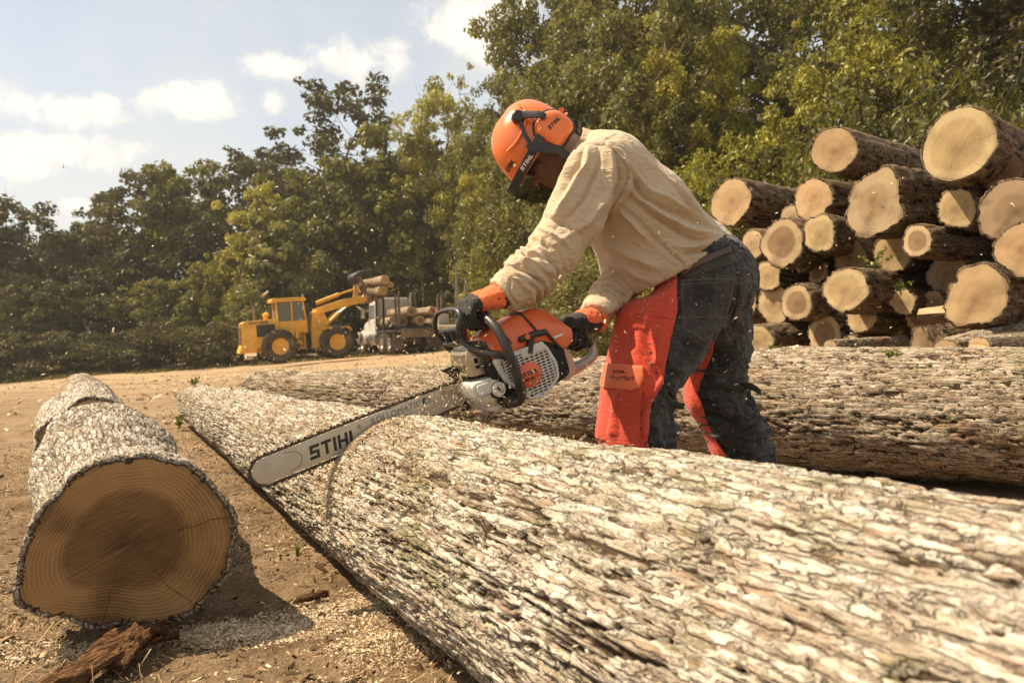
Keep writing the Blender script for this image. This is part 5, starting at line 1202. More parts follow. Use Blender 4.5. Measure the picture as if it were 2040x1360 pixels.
# ------------------------------------------------------------------ the man: surfaces grown from distance fields
def surface_nets(f, lo, hi, h, c=4):
    lo = np.asarray(lo, float); hi = np.asarray(hi, float)
    nc = np.ceil((hi - lo) / (h * c)).astype(int) + 1
    g = [lo[k] + h * c * np.arange(nc[k] + 1) for k in range(3)]
    Pc = np.stack(np.meshgrid(*g, indexing='ij'), -1)
    vc = f(Pc.reshape(-1, 3)).reshape(Pc.shape[:3])
    act = np.abs(vc) < h * c * 2.2
    cell = np.zeros(tuple(nc), bool)
    for a in (0, 1):
        for b in (0, 1):
            for d in (0, 1): cell |= act[a:a + nc[0], b:b + nc[1], d:d + nc[2]]
    n = nc * c + 1
    need = np.zeros(tuple(n), bool); up_ = np.repeat(np.repeat(np.repeat(cell, c, 0), c, 1), c, 2)
    for a in (0, 1):
        for b in (0, 1):
            for d in (0, 1): need[a:a + n[0] - 1, b:b + n[1] - 1, d:d + n[2] - 1] |= up_
    ii = np.argwhere(need); V = np.full(tuple(n), 1.0, np.float32)
    sgn = np.repeat(np.repeat(np.repeat(vc[:-1, :-1, :-1], c, 0), c, 1), c, 2); V[:-1, :-1, :-1] = np.where(sgn < 0, -1, 1)
    out_ = np.empty(len(ii), np.float32)
    for k in range(0, len(ii), 400000): out_[k:k + 400000] = f(lo + h * ii[k:k + 400000])
    V[need] = out_
    s = V < 0
    m_ = [x - 1 for x in n]
    cnt = np.zeros(tuple(m_), np.int8)
    for a in (0, 1):
        for b in (0, 1):
            for d in (0, 1): cnt += s[a:a + m_[0], b:b + m_[1], d:d + m_[2]]
    mix = (cnt > 0) & (cnt < 8) & up_[:m_[0], :m_[1], :m_[2]]
    ci = np.argwhere(mix); idx = np.full(tuple(m_), -1, np.int64); idx[mix] = np.arange(len(ci))
    acc = np.zeros((len(ci), 3)); num = np.zeros(len(ci))
    cor = [(a, b, d) for a in (0, 1) for b in (0, 1) for d in (0, 1)]
    for p in cor:
        for ax in range(3):
            if p[ax]: continue
            q = list(p); q[ax] = 1
            va = V[ci[:, 0] + p[0], ci[:, 1] + p[1], ci[:, 2] + p[2]]; vb = V[ci[:, 0] + q[0], ci[:, 1] + q[1], ci[:, 2] + q[2]]
            ok = (va < 0) != (vb < 0); t = np.where(ok, va / np.where(ok, va - vb, 1), 0)
            pos = np.tile(np.array(p, float), (len(ci), 1)); pos[:, ax] = t
            acc += np.where(ok[:, None], pos, 0); num += ok
    P_ = lo + h * (ci + acc / np.maximum(num, 1)[:, None])
    F_ = []
    for ax in range(3):
        o1, o2 = [(1, 2), (2, 0), (0, 1)][ax]
        sh = [slice(1, m_[k]) for k in range(3)]; sh[ax] = slice(0, m_[ax])
        a = s[tuple(slice(x.start, x.stop) for x in sh)]
        sh2 = list(sh); sh2[ax] = slice(1, m_[ax] + 1); b = s[tuple(sh2)]
        e = np.argwhere(a != b)
        e = e + np.array([0 if k == ax else 1 for k in range(3)])
        d1 = np.zeros(3, int); d1[o1] = 1; d2 = np.zeros(3, int); d2[o2] = 1
        q = np.stack([idx[tuple((e - d1 - d2).T)], idx[tuple((e - d2).T)], idx[tuple(e.T)], idx[tuple((e - d1).T)]], 1)
        fl = s[tuple(e.T)]; q[~fl] = q[~fl][:, ::-1]
        F_.append(q[(q >= 0).all(1)])
    return P_, np.vstack(F_)
def vnormals(P_, F_):
    a = P_[F_[:, 2]] - P_[F_[:, 0]]; b = P_[F_[:, 3]] - P_[F_[:, 1]]; n = np.cross(a, b)
    N_ = np.zeros_like(P_)
    for k in range(4): np.add.at(N_, F_[:, k], n)
    return N_ / np.maximum(np.linalg.norm(N_, axis=1), 1e-12)[:, None]
def relax(P_, F_, it=2, lam=0.5):
    for _ in range(it):
        S_ = np.zeros_like(P_); C_ = np.zeros(len(P_))
        for k in range(4):
            np.add.at(S_, F_[:, k], P_[F_[:, (k + 1) % 4]] + P_[F_[:, (k + 3) % 4]]); np.add.at(C_, F_[:, k], 2)
        P_ = P_ + lam * (S_ / np.maximum(C_, 1)[:, None] - P_)
    return P_
def seg(p, a, b, ra, rb, side=None, rs=None):
    """tapered capsule; side = direction in which the radius is scaled by rs (pair for both ends)"""
    a = np.asarray(a, float); b = np.asarray(b, float); d = b - a; L = d @ d
    t = np.clip((p - a) @ d / L, 0, 1); q = p - a - t[:, None] * d; r = ra + (rb - ra) * t
    if side is None: return np.linalg.norm(q, axis=1) - r
    s = unit(np.asarray(side, float)); sc = rs[0] + (rs[1] - rs[0]) * t
    c = q @ s; q = q - np.outer(c, s) + (c / sc)[:, None] * s
    return (np.linalg.norm(q, axis=1) - r) * np.minimum(1, sc)
def smin(a, b, k):
    h = np.clip(0.5 + 0.5 * (b - a) / k, 0, 1); return b + (a - b) * h - k * h * (1 - h)
def smax(a, b, k): return -smin(-a, -b, k)
def chain_(p, pts, k=0.03, side=None):
    """pts rows: point, radius[, side scale]"""
    d = None
    for (A_, B_) in zip(pts[:-1], pts[1:]):
        if side is None: v = seg(p, A_[0], B_[0], A_[1], B_[1])
        else: v = seg(p, A_[0], B_[0], A_[1], B_[1], side, (A_[2], B_[2]))
        d = v if d is None else smin(d, v, k)
    return d
def ellip(p, c, R, r):
    q = (p - np.asarray(c)) @ np.asarray(R) / np.asarray(r); k0 = np.linalg.norm(q, axis=1); k1 = np.linalg.norm(q / np.asarray(r), axis=1)
    return k0 * (k0 - 1) / np.maximum(k1, 1e-9)
def poly_sdf(x, z, poly):
    """signed distance to a 2D polygon (negative inside)"""
    P_ = np.stack([x, z], 1); d = np.full(len(x), 1e9); ins = np.zeros(len(x), bool); n = len(poly)
    for i in range(n):
        a = poly[i]; b = poly[(i + 1) % n]; e = b - a; w = P_ - a
        t = np.clip(w @ e / (e @ e), 0, 1); d = np.minimum(d, np.linalg.norm(w - t[:, None] * e, axis=1))
        c = ((a[1] > P_[:, 1]) != (b[1] > P_[:, 1])) & (P_[:, 0] < (b[0] - a[0]) * (P_[:, 1] - a[1]) / (b[1] - a[1] + 1e-12) + a[0]); ins ^= c
    return np.where(ins, -d, d)
def line_d(x, z, pts):
    P_ = np.stack([x, z], 1); d = np.full(len(x), 1e9); u = np.zeros(len(x)); n = len(pts)
    for i in range(n - 1):
        a = pts[i]; b = pts[i + 1]; e = b - a; w = P_ - a; t = np.clip(w @ e / (e @ e), 0, 1)
        dd = np.linalg.norm(w - t[:, None] * e, axis=1); u = np.where(dd < d, (i + t) / (n - 1), u); d = np.minimum(d, dd)
    return d, u
def sp(px, py, Y=2.55):                                        # side-view point (x, z) on the man's near side
    v = at(px, py, Y); return np.array([v[0], v[2]])
def spl(pts, Y=2.55): return np.array([sp(a, b, Y) for a, b in pts])
YC = 2.68; SIDE = np.array([0.0, 1.0, 0.0])
# joints: photo column, row, distance
J = {k: at(*v) for k, v in dict(
    pelvis=(1408, 560, 2.70), lumbar=(1352, 515, 2.69), mid=(1272, 432, 2.68), chest=(1203, 362, 2.67), neck0=(1168, 322, 2.665), neck1=(1120, 290, 2.66),
    shL=(1190, 345, 2.49), elL=(1104, 500, 2.40), wrL=(1003, 588, 2.345), shR=(1200, 365, 2.87), elR=(1252, 560, 2.76), wrR=(1188, 636, 2.545),
    hipL=(1398, 575, 2.605), knL=(1280, 772, 2.56), anL=(1256, 1000, 2.58), hipR=(1430, 585, 2.80), knR=(1428, 782, 2.86), anR=(1512, 995, 2.90)).items()}
# head frame
hu = unit([-0.80, -0.06, 0.60]); hf = unit([-0.60, -0.10, -0.80]); hf = unit(hf - hu * (hf @ hu)); hs = np.cross(hu, hf)   # up, forward, the man's left
RH = np.stack([hf, hs, hu], 1); HC = at(1065, 290, 2.665)          # middle of the helmet rim
if hs[1] > 0: hs = -hs
RH = np.stack([hf, hs, hu], 1)
def hw(f, s, u): return HC + hf * f + hs * s + hu * u
def hwf(f, s, u): return hw(f, s, u - 0.018)
def f_legs(p, side, grow=0.0):
    h, k, a = J['hip' + side], J['kn' + side], J['an' + side]
    th = 0.106 if side == 'L' else 0.104
    return chain_(p, [(h, th + 0.012), ((h + k) / 2 + np.array([0.0, 0, 0.01]), th + 0.004), (k, 0.094), (k * 0.55 + a * 0.45 + np.array([0.015, 0, 0]), 0.092), (a, 0.082)], 0.03) - grow
def f_pelvis(p, grow=0.0):
    d = seg(p, J['pelvis'] + [0.012, -0.075, 0.0], J['pelvis'] + [0.012, 0.075, 0.0], 0.128, 0.128)
    d = smin(d, seg(p, at(1412, 522, 2.60), at(1412, 522, 2.78), 0.098, 0.098), 0.05)
    return d - grow
def f_torso(p, grow=0.0):
    d = chain_(p, [(J['lumbar'], 0.150, 1.22), (J['mid'], 0.158, 1.26), (J['chest'], 0.138, 1.40)], 0.04, SIDE)
    d = smin(d, seg(p, at(1222, 335, 2.53), at(1222, 335, 2.83), 0.085, 0.085), 0.07)
    d = smin(d, seg(p, J['chest'], J['neck0'], 0.10, 0.075), 0.05)
    return d - grow
def f_arm(p, side, grow=0.0):
    s, e, w = J['sh' + side], J['el' + side], J['wr' + side]
    if side == 'L': pts = [(s, 0.098), (at(1148, 425, 2.435), 0.081), (e, 0.070), (at(1056, 548, 2.37), 0.064), (w, 0.051)]
    else: pts = [(s, 0.092), ((s + e) / 2, 0.080), (e, 0.074), ((e + w) / 2, 0.066), (w, 0.054)]
    return chain_(p, pts, 0.03) - grow
def f_head(p):
    r_ = np.linalg.norm(p - HC, axis=1); out_ = r_ - 0.16; m_ = r_ < 0.27
    if m_.any(): out_[m_] = f_head0(p[m_])
    return out_
def f_head0(p):
    d = ellip(p, hwf(-0.022, 0, 0.005), RH, (0.098, 0.077, 0.108))
    d = smin(d, ellip(p, hwf(0.018, 0, -0.062), RH, (0.066, 0.060, 0.082)), 0.03)
    d = smin(d, seg(p, hwf(0.045, 0.02, -0.118), hwf(0.045, -0.02, -0.118), 0.024, 0.024), 0.03)            # chin
    d = smin(d, seg(p, hwf(0.010, 0.048, -0.085), hwf(0.04, 0.02, -0.118), 0.018, 0.016), 0.03); d = smin(d, seg(p, hwf(0.010, -0.048, -0.085), hwf(0.04, -0.02, -0.118), 0.018, 0.016), 0.03)
    d = smin(d, seg(p, hwf(0.076, 0, -0.012), hwf(0.104, 0, -0.056), 0.009, 0.0125), 0.012)              # nose
    for s in (-1, 1):
        d = smin(d, ellip(p, hwf(0.090, s * 0.012, -0.060), RH, (0.010, 0.009, 0.008)), 0.008)
        d = smin(d, ellip(p, hwf(0.060, s * 0.040, -0.042), RH, (0.020, 0.022, 0.016)), 0.02)           # cheek
        d = smax(d, -ellip(p, hwf(0.086, s * 0.032, -0.018), RH, (0.016, 0.018, 0.011)), 0.012)          # eye socket
        d = smin(d, ellip(p, hwf(0.068, s * 0.032, -0.018), RH, (0.013, 0.013, 0.012)), 0.003)          # eye
        d = smin(d, ellip(p, hwf(-0.022, s * 0.078, -0.028), RH, (0.020, 0.010, 0.030)), 0.01)          # ear
    d = smin(d, seg(p, hwf(0.074, 0.034, -0.002), hwf(0.074, -0.034, -0.002), 0.011, 0.011), 0.012)       # brow
    d = smin(d, seg(p, hwf(0.078, 0.020, -0.084), hwf(0.078, -0.020, -0.084), 0.008, 0.008), 0.008)       # lips
    d = smin(d, seg(p, hwf(0.074, 0.018, -0.098), hwf(0.074, -0.018, -0.098), 0.008, 0.008), 0.008)
    d = smax(d, -seg(p, hwf(0.090, 0.022, -0.0905), hwf(0.090, -0.022, -0.0905), 0.0052, 0.0052), 0.004)
    d = smin(d, seg(p, hwf(-0.045, 0, -0.07), J['neck0'], 0.062, 0.068), 0.03)
    return d
def f_boot(p, side):
    a = J['an' + side]; g_ = np.array([a[0], a[1], 0.0]); dx = np.array([-0.96, -0.10, 0]) if side == 'L' else np.array([-0.93, 0.30, 0]); dx = unit(dx)
    d = seg(p, a + [0, 0, 0.06], g_ + [0, 0, 0.06], 0.062, 0.058)
    d = smin(d, seg(p, g_ + [0, 0, 0.050] - dx * 0.03, g_ + dx * 0.17 + [0, 0, 0.042], 0.052, 0.046), 0.03)
    return smax(d, -(p[:, 2] - 0.0), 0.006)
def f_body(p):
    d = f_head(p)
    d = smin(d, f_torso(p, -0.03), 0.03)
    for s in 'LR':
        d = smin(d, f_arm(p, s, -0.022), 0.02); d = smin(d, f_legs(p, s, -0.03), 0.02)
        d = smin(d, seg(p, J['an' + s], np.array([J['an' + s][0], J['an' + s][1], 0.05]), 0.05, 0.035), 0.02)
    return smin(d, f_pelvis(p, -0.03), 0.04)
def grow_mesh(name, f, pts, pad, h, mat, parent, disp=None, it=1, attrs=None):
    pts = np.asarray(pts); P_, F_ = surface_nets(f, pts.min(0) - pad, pts.max(0) + pad, h)
    P_ = relax(P_, F_, it)
    if disp is not None:
        P_ = disp(P_, vnormals(P_, F_))
    me = mesh_arrays(name, P_, F_)
    return link(name, me, mat, parent)
SKIN_mt, snt, sb = mk('sunburnt skin')
sc_ = ramp(snt, noise(snt, 30, 5), [(0.3, (0.46, 0.205, 0.118)), (0.7, (0.58, 0.30, 0.185))]); snt.links.new(sc_, sb.inputs['Base Color']); sb.inputs['Roughness'].default_value = 0.5; sb.inputs['Subsurface Weight'].default_value = 0.08; sb.inputs['Subsurface Radius'].default_value = (0.01, 0.004, 0.002); bump(snt, sb, noise(snt, 220, 4), 0.2, 0.002)
def cloth(name, lo, hi, weave=900.0, rough=0.9, stain=None, stain_amt=0.4, bmp=0.25, streak=None, sheen=0.2, crease=0.0):
    mt, nt, b = mk(name); t = nt.nodes.new('ShaderNodeTexCoord'); o = t.outputs['Object']
    c = ramp(nt, noise(nt, 7, 6, 0.65, vec=o), [(0.3, lo), (0.7, hi)])
    if streak: c = mixc_(nt, ramp(nt, noise(nt, streak[0], 5, 0.7, vec=o), [(0.40, (0, 0, 0)), (0.75, (streak[1],) * 3)]), c, streak[2])
    if stain: c = mixc_(nt, ramp(nt, noise(nt, 13, 8, 0.75, vec=o), [(0.55, (0, 0, 0)), (0.72, (stain_amt,) * 3)]), c, stain)
    nt.links.new(c, b.inputs['Base Color']); b.inputs['Roughness'].default_value = rough; b.inputs['Specular IOR Level'].default_value = 0.2
    b.inputs['Sheen Weight'].default_value = sheen; b.inputs['Sheen Roughness'].default_value = 0.5
    w = mth(nt, 'ADD', noise(nt, weave, 2, 0.6, vec=o), mth(nt, 'MULTIPLY', noise(nt, 60, 4, 0.6, vec=o), 0.35)); bb = bump(nt, b, w, bmp, 0.0025)
    if crease:
        mp = N(nt, 'ShaderNodeMapping'); mp.inputs['Rotation'].default_value = (0, rad(-38), 0); mp.inputs['Scale'].default_value = (0.28, 1, 1.25); nt.links.new(o, mp.inputs['Vector'])
        cn = mth(nt, 'ABSOLUTE', mth(nt, 'SUBTRACT', noise(nt, 30, 3, 0.5, vec=mp.outputs[0], dist=0.6), 0.5)); cr = ramp(nt, cn, [(0.0, (1, 1, 1)), (0.10, (0.25,) * 3), (0.3, (0, 0, 0))])
        b2 = N(nt, 'ShaderNodeBump', inp={'Strength': crease, 'Distance': 0.010}); nt.links.new(cr, b2.inputs['Height']); nt.links.new(b2.outputs[0], bb.inputs['Normal'])
    return mt
SHIRT = cloth('khaki work shirt', (0.49, 0.365, 0.232), (0.56, 0.43, 0.285), stain=(0.34, 0.23, 0.13), stain_amt=0.18, bmp=0.12, crease=0.28)
DENIM = cloth('dark worn denim', (0.020, 0.019, 0.019), (0.044, 0.040, 0.037), stain=(0.15, 0.10, 0.058), stain_amt=0.25, crease=0.35, streak=(11, 0.75, (0.13, 0.118, 0.104)))
CHAPS = cloth('orange red chaps cloth', (0.58, 0.060, 0.028), (0.74, 0.098, 0.048), stain=(0.30, 0.085, 0.045), stain_amt=0.6, rough=0.95, bmp=0.5, crease=0.25)
FLAP = cloth('orange pocket flap cloth', (0.78, 0.16, 0.065), (0.86, 0.20, 0.085), rough=0.8)
LEATH = paint('dark brown leather', (0.085, 0.048, 0.028), 0.5, var=0.3, vs=30, bmp=0.3, bs=200)
WEB = paint('black webbing strap', (0.014, 0.012, 0.011), 0.8, var=0.3, vs=40, dirt=(0.2, 0.13, 0.07), dirt_amt=0.25)
GLOVE = cloth('black work glove', (0.014, 0.012, 0.011), (0.030, 0.026, 0.022), stain=(0.20, 0.13, 0.07), stain_amt=0.25, rough=0.75)
GLOVE_O = cloth('orange glove cloth', (0.78, 0.13, 0.035), (0.88, 0.18, 0.055), rough=0.75)
GLOVE_R = paint('black glove binding', (0.012, 0.011, 0.010), 0.6)
THREAD = paint('sewing thread', (0.30, 0.21, 0.12), 0.8)
man = empty('person', (J['pelvis'][0], J['pelvis'][1], 0.0)); tag(man, 'person in khaki shirt, orange helmet and red chaps bending over a chainsaw', 'person')
class _off:                                                     # children are built in place, so shift them by the root
    pass
def mlink(o):
    o.location = tuple(-np.array(man.location)); return o
allp = np.array(list(J.values()))
body_pts = np.vstack([allp, [hw(0, 0, 0.12)], [[J['anL'][0], J['anL'][1], 0.02]], [[J['anR'][0], J['anR'][1], 0.02]]])
mlink(grow_mesh('body', f_body, body_pts, 0.16, 0.0056, SKIN_mt, man))

# ---- shirt
cuffL_n = unit(J['wrL'] - at(1056, 548, 2.37)); cuffR_n = unit(J['wrR'] - J['elR'])
def f_shirt(p):
    d = f_torso(p, 0.012)
    d = smin(d, f_arm(p, 'L', 0.004), 0.03); d = smin(d, f_arm(p, 'R', 0.004), 0.03)
    d = smin(d, chain_(p, [(at(1395, 525, 2.69), 0.128, 1.3), (at(1318, 548, 2.68), 0.130, 1.3), (at(1285, 520, 2.68), 0.14, 1.25)], 0.04, SIDE), 0.05)   # bloused over the waist
    # hem: below the line from the small of the back to the belly
    hem = np.array([sp(1450, 482), sp(1420, 508), sp(1375, 530), sp(1310, 566), sp(1250, 600), sp(1180, 640)])
    zz = np.interp(p[:, 0], hem[::-1, 0], hem[::-1, 1]); d = smax(d, (zz - p[:, 2]) * 0.8, 0.012)
    d = smax(d, (p - (J['wrL'] + cuffL_n * 0.006)) @ cuffL_n, 0.006); d = np.where(((p - J['wrR']) @ cuffR_n > -0.1) & (np.linalg.norm(p - J['wrR'], axis=1) < 0.2), smax(d, (p - (J['wrR'] + cuffR_n * 0.002)) @ cuffR_n, 0.006), d)
    # neck opening and collar
    nn_ = unit(J['neck1'] - J['neck0']); d = smax(d, np.where(np.linalg.norm(p - J['neck0'], axis=1) < 0.2, (p - (J['neck0'] + nn_ * 0.045)) @ nn_, -1), 0.01)
    return d
# folds: (photo polyline, half width m, height m); positive = ridge
def cz(pts): return [(860 + a / 2.683, 160 + b / 2.683) for a, b in pts]
folds = [(cz([(760, 415), (705, 540), (655, 660)]), 0.012, 0.007), (cz([(830, 400), (775, 560), (700, 690), (620, 790)]), 0.013, 0.009), (cz([(800, 400), (740, 540), (690, 640)]), 0.008, -0.008),
         (cz([(880, 390), (850, 560), (760, 720), (640, 830)]), 0.011, -0.008), (cz([(925, 400), (935, 540), (900, 680), (800, 800), (640, 920)]), 0.014, 0.009),
         (cz([(960, 440), (985, 560), (960, 680), (880, 800)]), 0.010, -0.010), (cz([(1010, 450), (1040, 560), (1000, 680)]), 0.010, 0.008),
         (cz([(600, 770), (690, 800), (760, 860)]), 0.009, -0.007), (cz([(560, 830), (660, 880), (720, 930)]), 0.010, 0.007), (cz([(520, 880), (600, 930), (660, 990)]), 0.009, -0.006),
         (cz([(450, 985), (540, 1010), (640, 1060)]), 0.008, 0.007), (cz([(430, 1020), (520, 1060), (600, 1110)]), 0.007, -0.007), (cz([(410, 1040), (480, 1090), (560, 1150)]), 0.008, 0.006), (cz([(470, 950), (560, 980), (680, 1010)]), 0.008, -0.006),
         (cz([(1040, 520), (1090, 620), (1200, 690), (1370, 740), (1545, 810)]), 0.011, -0.009), (cz([(1060, 510), (1140, 600), (1290, 680), (1440, 740), (1550, 790)]), 0.013, 0.010),
         (cz([(1030, 600), (1150, 700), (1300, 780), (1500, 850)]), 0.014, 0.010), (cz([(1040, 640), (1180, 750), (1330, 830), (1500, 880)]), 0.010, -0.009),
         (cz([(1240, 540), (1360, 650), (1480, 740), (1550, 780)]), 0.012, -0.007), (cz([(1120, 430), (1250, 540), (1380, 640), (1500, 730)]), 0.016, 0.007),
         (cz([(990, 690), (1080, 790), (1160, 870)]), 0.012, 0.008), (cz([(900, 820), (980, 880), (1100, 960), (1230, 1010)]), 0.016, 0.010), (cz([(870, 900), (960, 1000), (1060, 1090)]), 0.012, -0.010),
         (cz([(950, 920), (1060, 1010), (1180, 1070)]), 0.013, 0.008), (cz([(1280, 900), (1380, 900), (1500, 870)]), 0.010, 0.008), (cz([(1330, 940), (1430, 920), (1530, 880)]), 0.008, -0.008), (cz([(1330, 800), (1430, 820), (1530, 830)]), 0.009, 0.006),
         # seams
         (cz([(700, 400), (760, 378), (830, 366), (915, 378)]), 0.0045, -0.0055), (cz([(915, 378), (985, 430), (1030, 490), (1040, 540), (1010, 620), (960, 700)]), 0.0045, -0.0055), (cz([(985, 690), (1100, 780), (1200, 880), (1335, 1005)]), 0.0045, -0.005),
         (cz([(975, 300), (930, 345), (920, 375)]), 0.0045, -0.004), (cz([(430, 1085), (420, 1150), (455, 1210)]), 0.0045, -0.005)]
def disp_shirt(P_, N_):
    w = np.clip(-N_[:, 1] * 1.6 + 0.25, 0, 1) * sstep(2.80, 2.66, P_[:, 1]); h = np.zeros(len(P_))
    jit = 0.006 * np.stack([fbm(P_ * 14, 3, 2), fbm(P_ * 14 + 9, 4, 2)], 1)
    for pts, wd, am in folds:
        d, u = line_d(P_[:, 0] + jit[:, 0], P_[:, 2] + jit[:, 1], spline(spl(pts, 2.52), 14)); seam = wd < 0.005
        h += am * (0.9 if seam else 2.1) * (np.exp(-(d / (wd * 0.9)) ** 2) if seam else np.exp(-np.abs(d / (wd * 0.75)) ** 1.4)) * (1 if seam else np.sin(np.pi * np.clip(u * 0.9 + 0.08, 0, 1)) ** 0.6)
    h = h * w
    # free creases everywhere: long across the pull of the cloth
    dirs = unit([0.72, 0.1, -0.62]); al = P_ @ dirs; q = P_ * 26 - np.outer(al, dirs) * 26 * 0.82
    cr = 1 - np.abs(fbm(q + 0.3 * fbm(P_ * 9, 8, 2)[:, None], 21, 3)) * 2
    h += 0.0032 * sstep(0.45, 1, cr) * (0.4 + 0.6 * sstep(-0.3, 0.5, fbm(P_ * 5, 33, 2))) + 0.0010 * fbm(P_ * 22, 31, 2)
    # gathered sleeve near the cuffs
    for wj, nn_ in ((J['wrL'], cuffL_n), (J['wrR'], cuffR_n)):
        s_ = -(P_ - wj) @ nn_; dist = np.linalg.norm(P_ - wj - np.outer((P_ - wj) @ nn_, nn_), axis=1)
        m_ = (dist < 0.1) * sstep(0.03, 0.06, s_) * sstep(0.24, 0.12, s_); h += m_ * 0.0075 * np.sin(s_ * 190 + 5 * fbm(P_ * 16, 41, 2) + 14 * (P_[:, 2]))
        m2 = (dist < 0.09) * sstep(-0.01, 0.0, s_) * sstep(0.066, 0.058, s_); h += m2 * 0.004
    return P_ + N_ * h[:, None]
shirt_pts = np.array([J[k] for k in ('lumbar', 'mid', 'chest', 'neck0', 'neck1', 'shL', 'elL', 'wrL', 'shR', 'elR', 'wrR')] + [at(1440, 480, 2.69), at(1250, 600, 2.69)])
shirt = mlink(grow_mesh('shirt', f_shirt, shirt_pts, 0.24, 0.0040, SHIRT, man, disp_shirt))
def patch(name, f, poly_px, lift, mat, Y=2.5, near=True, h=0.0042, parent=None, ymax=2.72, disp=None, ymin=0.0):
    """a raised piece of cloth lying on surface f inside a side-view outline"""
    poly = spl(poly_px, Y)
    def g(p):
        d = f(p) - lift; d = smax(d, -(f(p) + 0.004), 0.001); d = smax(d, poly_sdf(p[:, 0], p[:, 2], poly), 0.002)
        return np.maximum(np.maximum(d, p[:, 1] - ymax), ymin - p[:, 1])
    c = np.array([[poly[:, 0].min(), 2.40, poly[:, 1].min()], [poly[:, 0].max(), ymax, poly[:, 1].max()]])
    P_, F_ = surface_nets(g, c.min(0) - 0.02, c.max(0) + 0.02, h)
    P_ = relax(P_, F_, 1, 0.4)
    if disp is not None: P_ = disp(P_, vnormals(P_, F_))
    return mlink(link(name, mesh_arrays(name, P_, F_), mat, parent or man))
def seam_stitches(px_lines, target, lift=0.0006, w=0.0013, mat=None):
    bv = BVHTree.FromPolygons([v.co[:] for v in target.data.vertices], [p.vertices[:] for p in target.data.polygons]); b = MB()
    for line in px_lines:
        pts = spline(spl(line, 2.52), 40); d_ = np.concatenate([[0], np.cumsum(np.linalg.norm(np.diff(pts, axis=0), axis=1))]); s_ = np.arange(0.002, d_[-1] - 0.004, 0.0058)
        for s0 in s_:
            e = []
            for s1 in (s0, s0 + 0.0038):
                h = bv.ray_cast(Vector((np.interp(s1, d_, pts[:, 0]), 1.9, np.interp(s1, d_, pts[:, 1]))), Vector((0, 1, 0)))
                if h[0] is not None: e.append(np.array(h[0]) + np.array(h[1]) * lift)
            if len(e) == 2 and np.linalg.norm(e[0] - e[1]) < 0.010: b.bar(e[0], e[1], w, w)
    return mlink(b.build('stitching', mat, man, 0))
SEAM = paint('khaki thread', (0.25, 0.17, 0.095), 0.8)
_yoke = cz([(700, 400), (760, 378), (830, 366), (915, 378)]); _sl = cz([(915, 378), (985, 430), (1030, 490), (1040, 540), (1010, 620), (960, 700)]); _sd = cz([(985, 690), (1100, 780), (1200, 880), (1335, 1005)])
off_ = lambda l, dx, dy: [(a + dx, b + dy) for a, b in l]
kind(seam_stitches([off_(_yoke, 0, 4), off_(_sl, -4, 2), off_(_sl, -7, 3), off_(_sd, 2, -4), off_(_sd, 4, -7), cz([(430, 1085), (420, 1150), (455, 1210)])], shirt, mat=SEAM), 'stuff')
# collar
MBc = MB(); nn_ = unit(J['neck1'] - J['neck0']); cs = unit(np.cross(nn_, SIDE)); rr2 = []
for (k, r1, r2) in ((0.020, 0.098, 0.102), (0.045, 0.090, 0.094), (0.062, 0.086, 0.090), (0.064, 0.081, 0.085), (0.045, 0.082, 0.086)):
    rr2.append(np.array([J['neck0'] + nn_ * (k + 0.010 * math.cos(a * 2 + 0.5)) + cs * r1 * math.cos(a) + SIDE * r2 * math.sin(a) for a in np.linspace(0, 2 * np.pi, 40, endpoint=False)]))
MBc.rings(rr2, caps=False); mlink(MBc.build('collar', SHIRT, shirt and man, 50))

# ---- jeans
def f_jeans(p):
    d = smin(f_legs(p, 'L', 0.004), f_legs(p, 'R', 0.004), 0.035); d = smin(d, f_pelvis(p, 0.004), 0.05)
    d = smax(d, 0.075 - p[:, 2], 0.01)
    return d
def disp_jeans(P_, N_):
    q = P_ * np.array([18, 14, 34.0]); cr = 1 - np.abs(fbm(q + 0.4 * fbm(P_ * 11, 2, 2)[:, None], 51, 3)) * 2
    low = sstep(0.62, 0.40, P_[:, 2])
    h = (0.006 + 0.009 * low) * sstep(0.25, 1, cr) + 0.003 * fbm(P_ * 24, 52, 3)
    near = np.clip(-N_[:, 1] * 2 + 0.3, 0, 1)
    for pts, wd, am in jfolds:
        d, u = line_d(P_[:, 0], P_[:, 2], spline(spl(pts, 2.55), 12)); h += near * am * np.exp(-(d / wd) ** 2)
    return P_ + N_ * h[:, None]
jfolds = [([(1452, 640), (1420, 700), (1367, 793)], 0.006, 0.005), ([(1440, 560), (1410, 660), (1380, 720)], 0.02, 0.006), ([(1350, 680), (1390, 700), (1430, 690)], 0.012, -0.006), ([(1330, 730), (1370, 740), (1410, 730)], 0.012, 0.007),
          ([(1300, 800), (1330, 830), (1318, 880)], 0.012, -0.010), ([(1330, 790), (1345, 830), (1330, 880)], 0.010, 0.010), ([(1295, 830), (1305, 880)], 0.010, 0.008),
          ([(1400, 740), (1450, 745), (1480, 735)], 0.012, 0.012), ([(1410, 790), (1460, 800), (1490, 830)], 0.014, 0.010), ([(1430, 830), (1480, 850), (1515, 880)], 0.014, -0.010), ([(1440, 870), (1490, 890), (1535, 910)], 0.016, 0.012), ([(1460, 910), (1510, 925), (1555, 940)], 0.014, -0.010),
          ([(1372, 542), (1420, 548), (1472, 552)], 0.004, -0.004), ([(1455, 530), (1470, 600), (1472, 660)], 0.004, -0.004)]
leg_pts = np.array([J[k] for k in ('pelvis', 'hipL', 'knL', 'anL', 'hipR', 'knR', 'anR')] + [at(1412, 522, 2.7)])
mlink(grow_mesh('jeans', f_jeans, leg_pts, 0.20, 0.0056, DENIM, man, disp_jeans))
patch('back_pocket', f_jeans, [(1356, 556), (1462, 553), (1450, 640), (1438, 662), (1397, 681), (1352, 655)], 0.0065, DENIM)
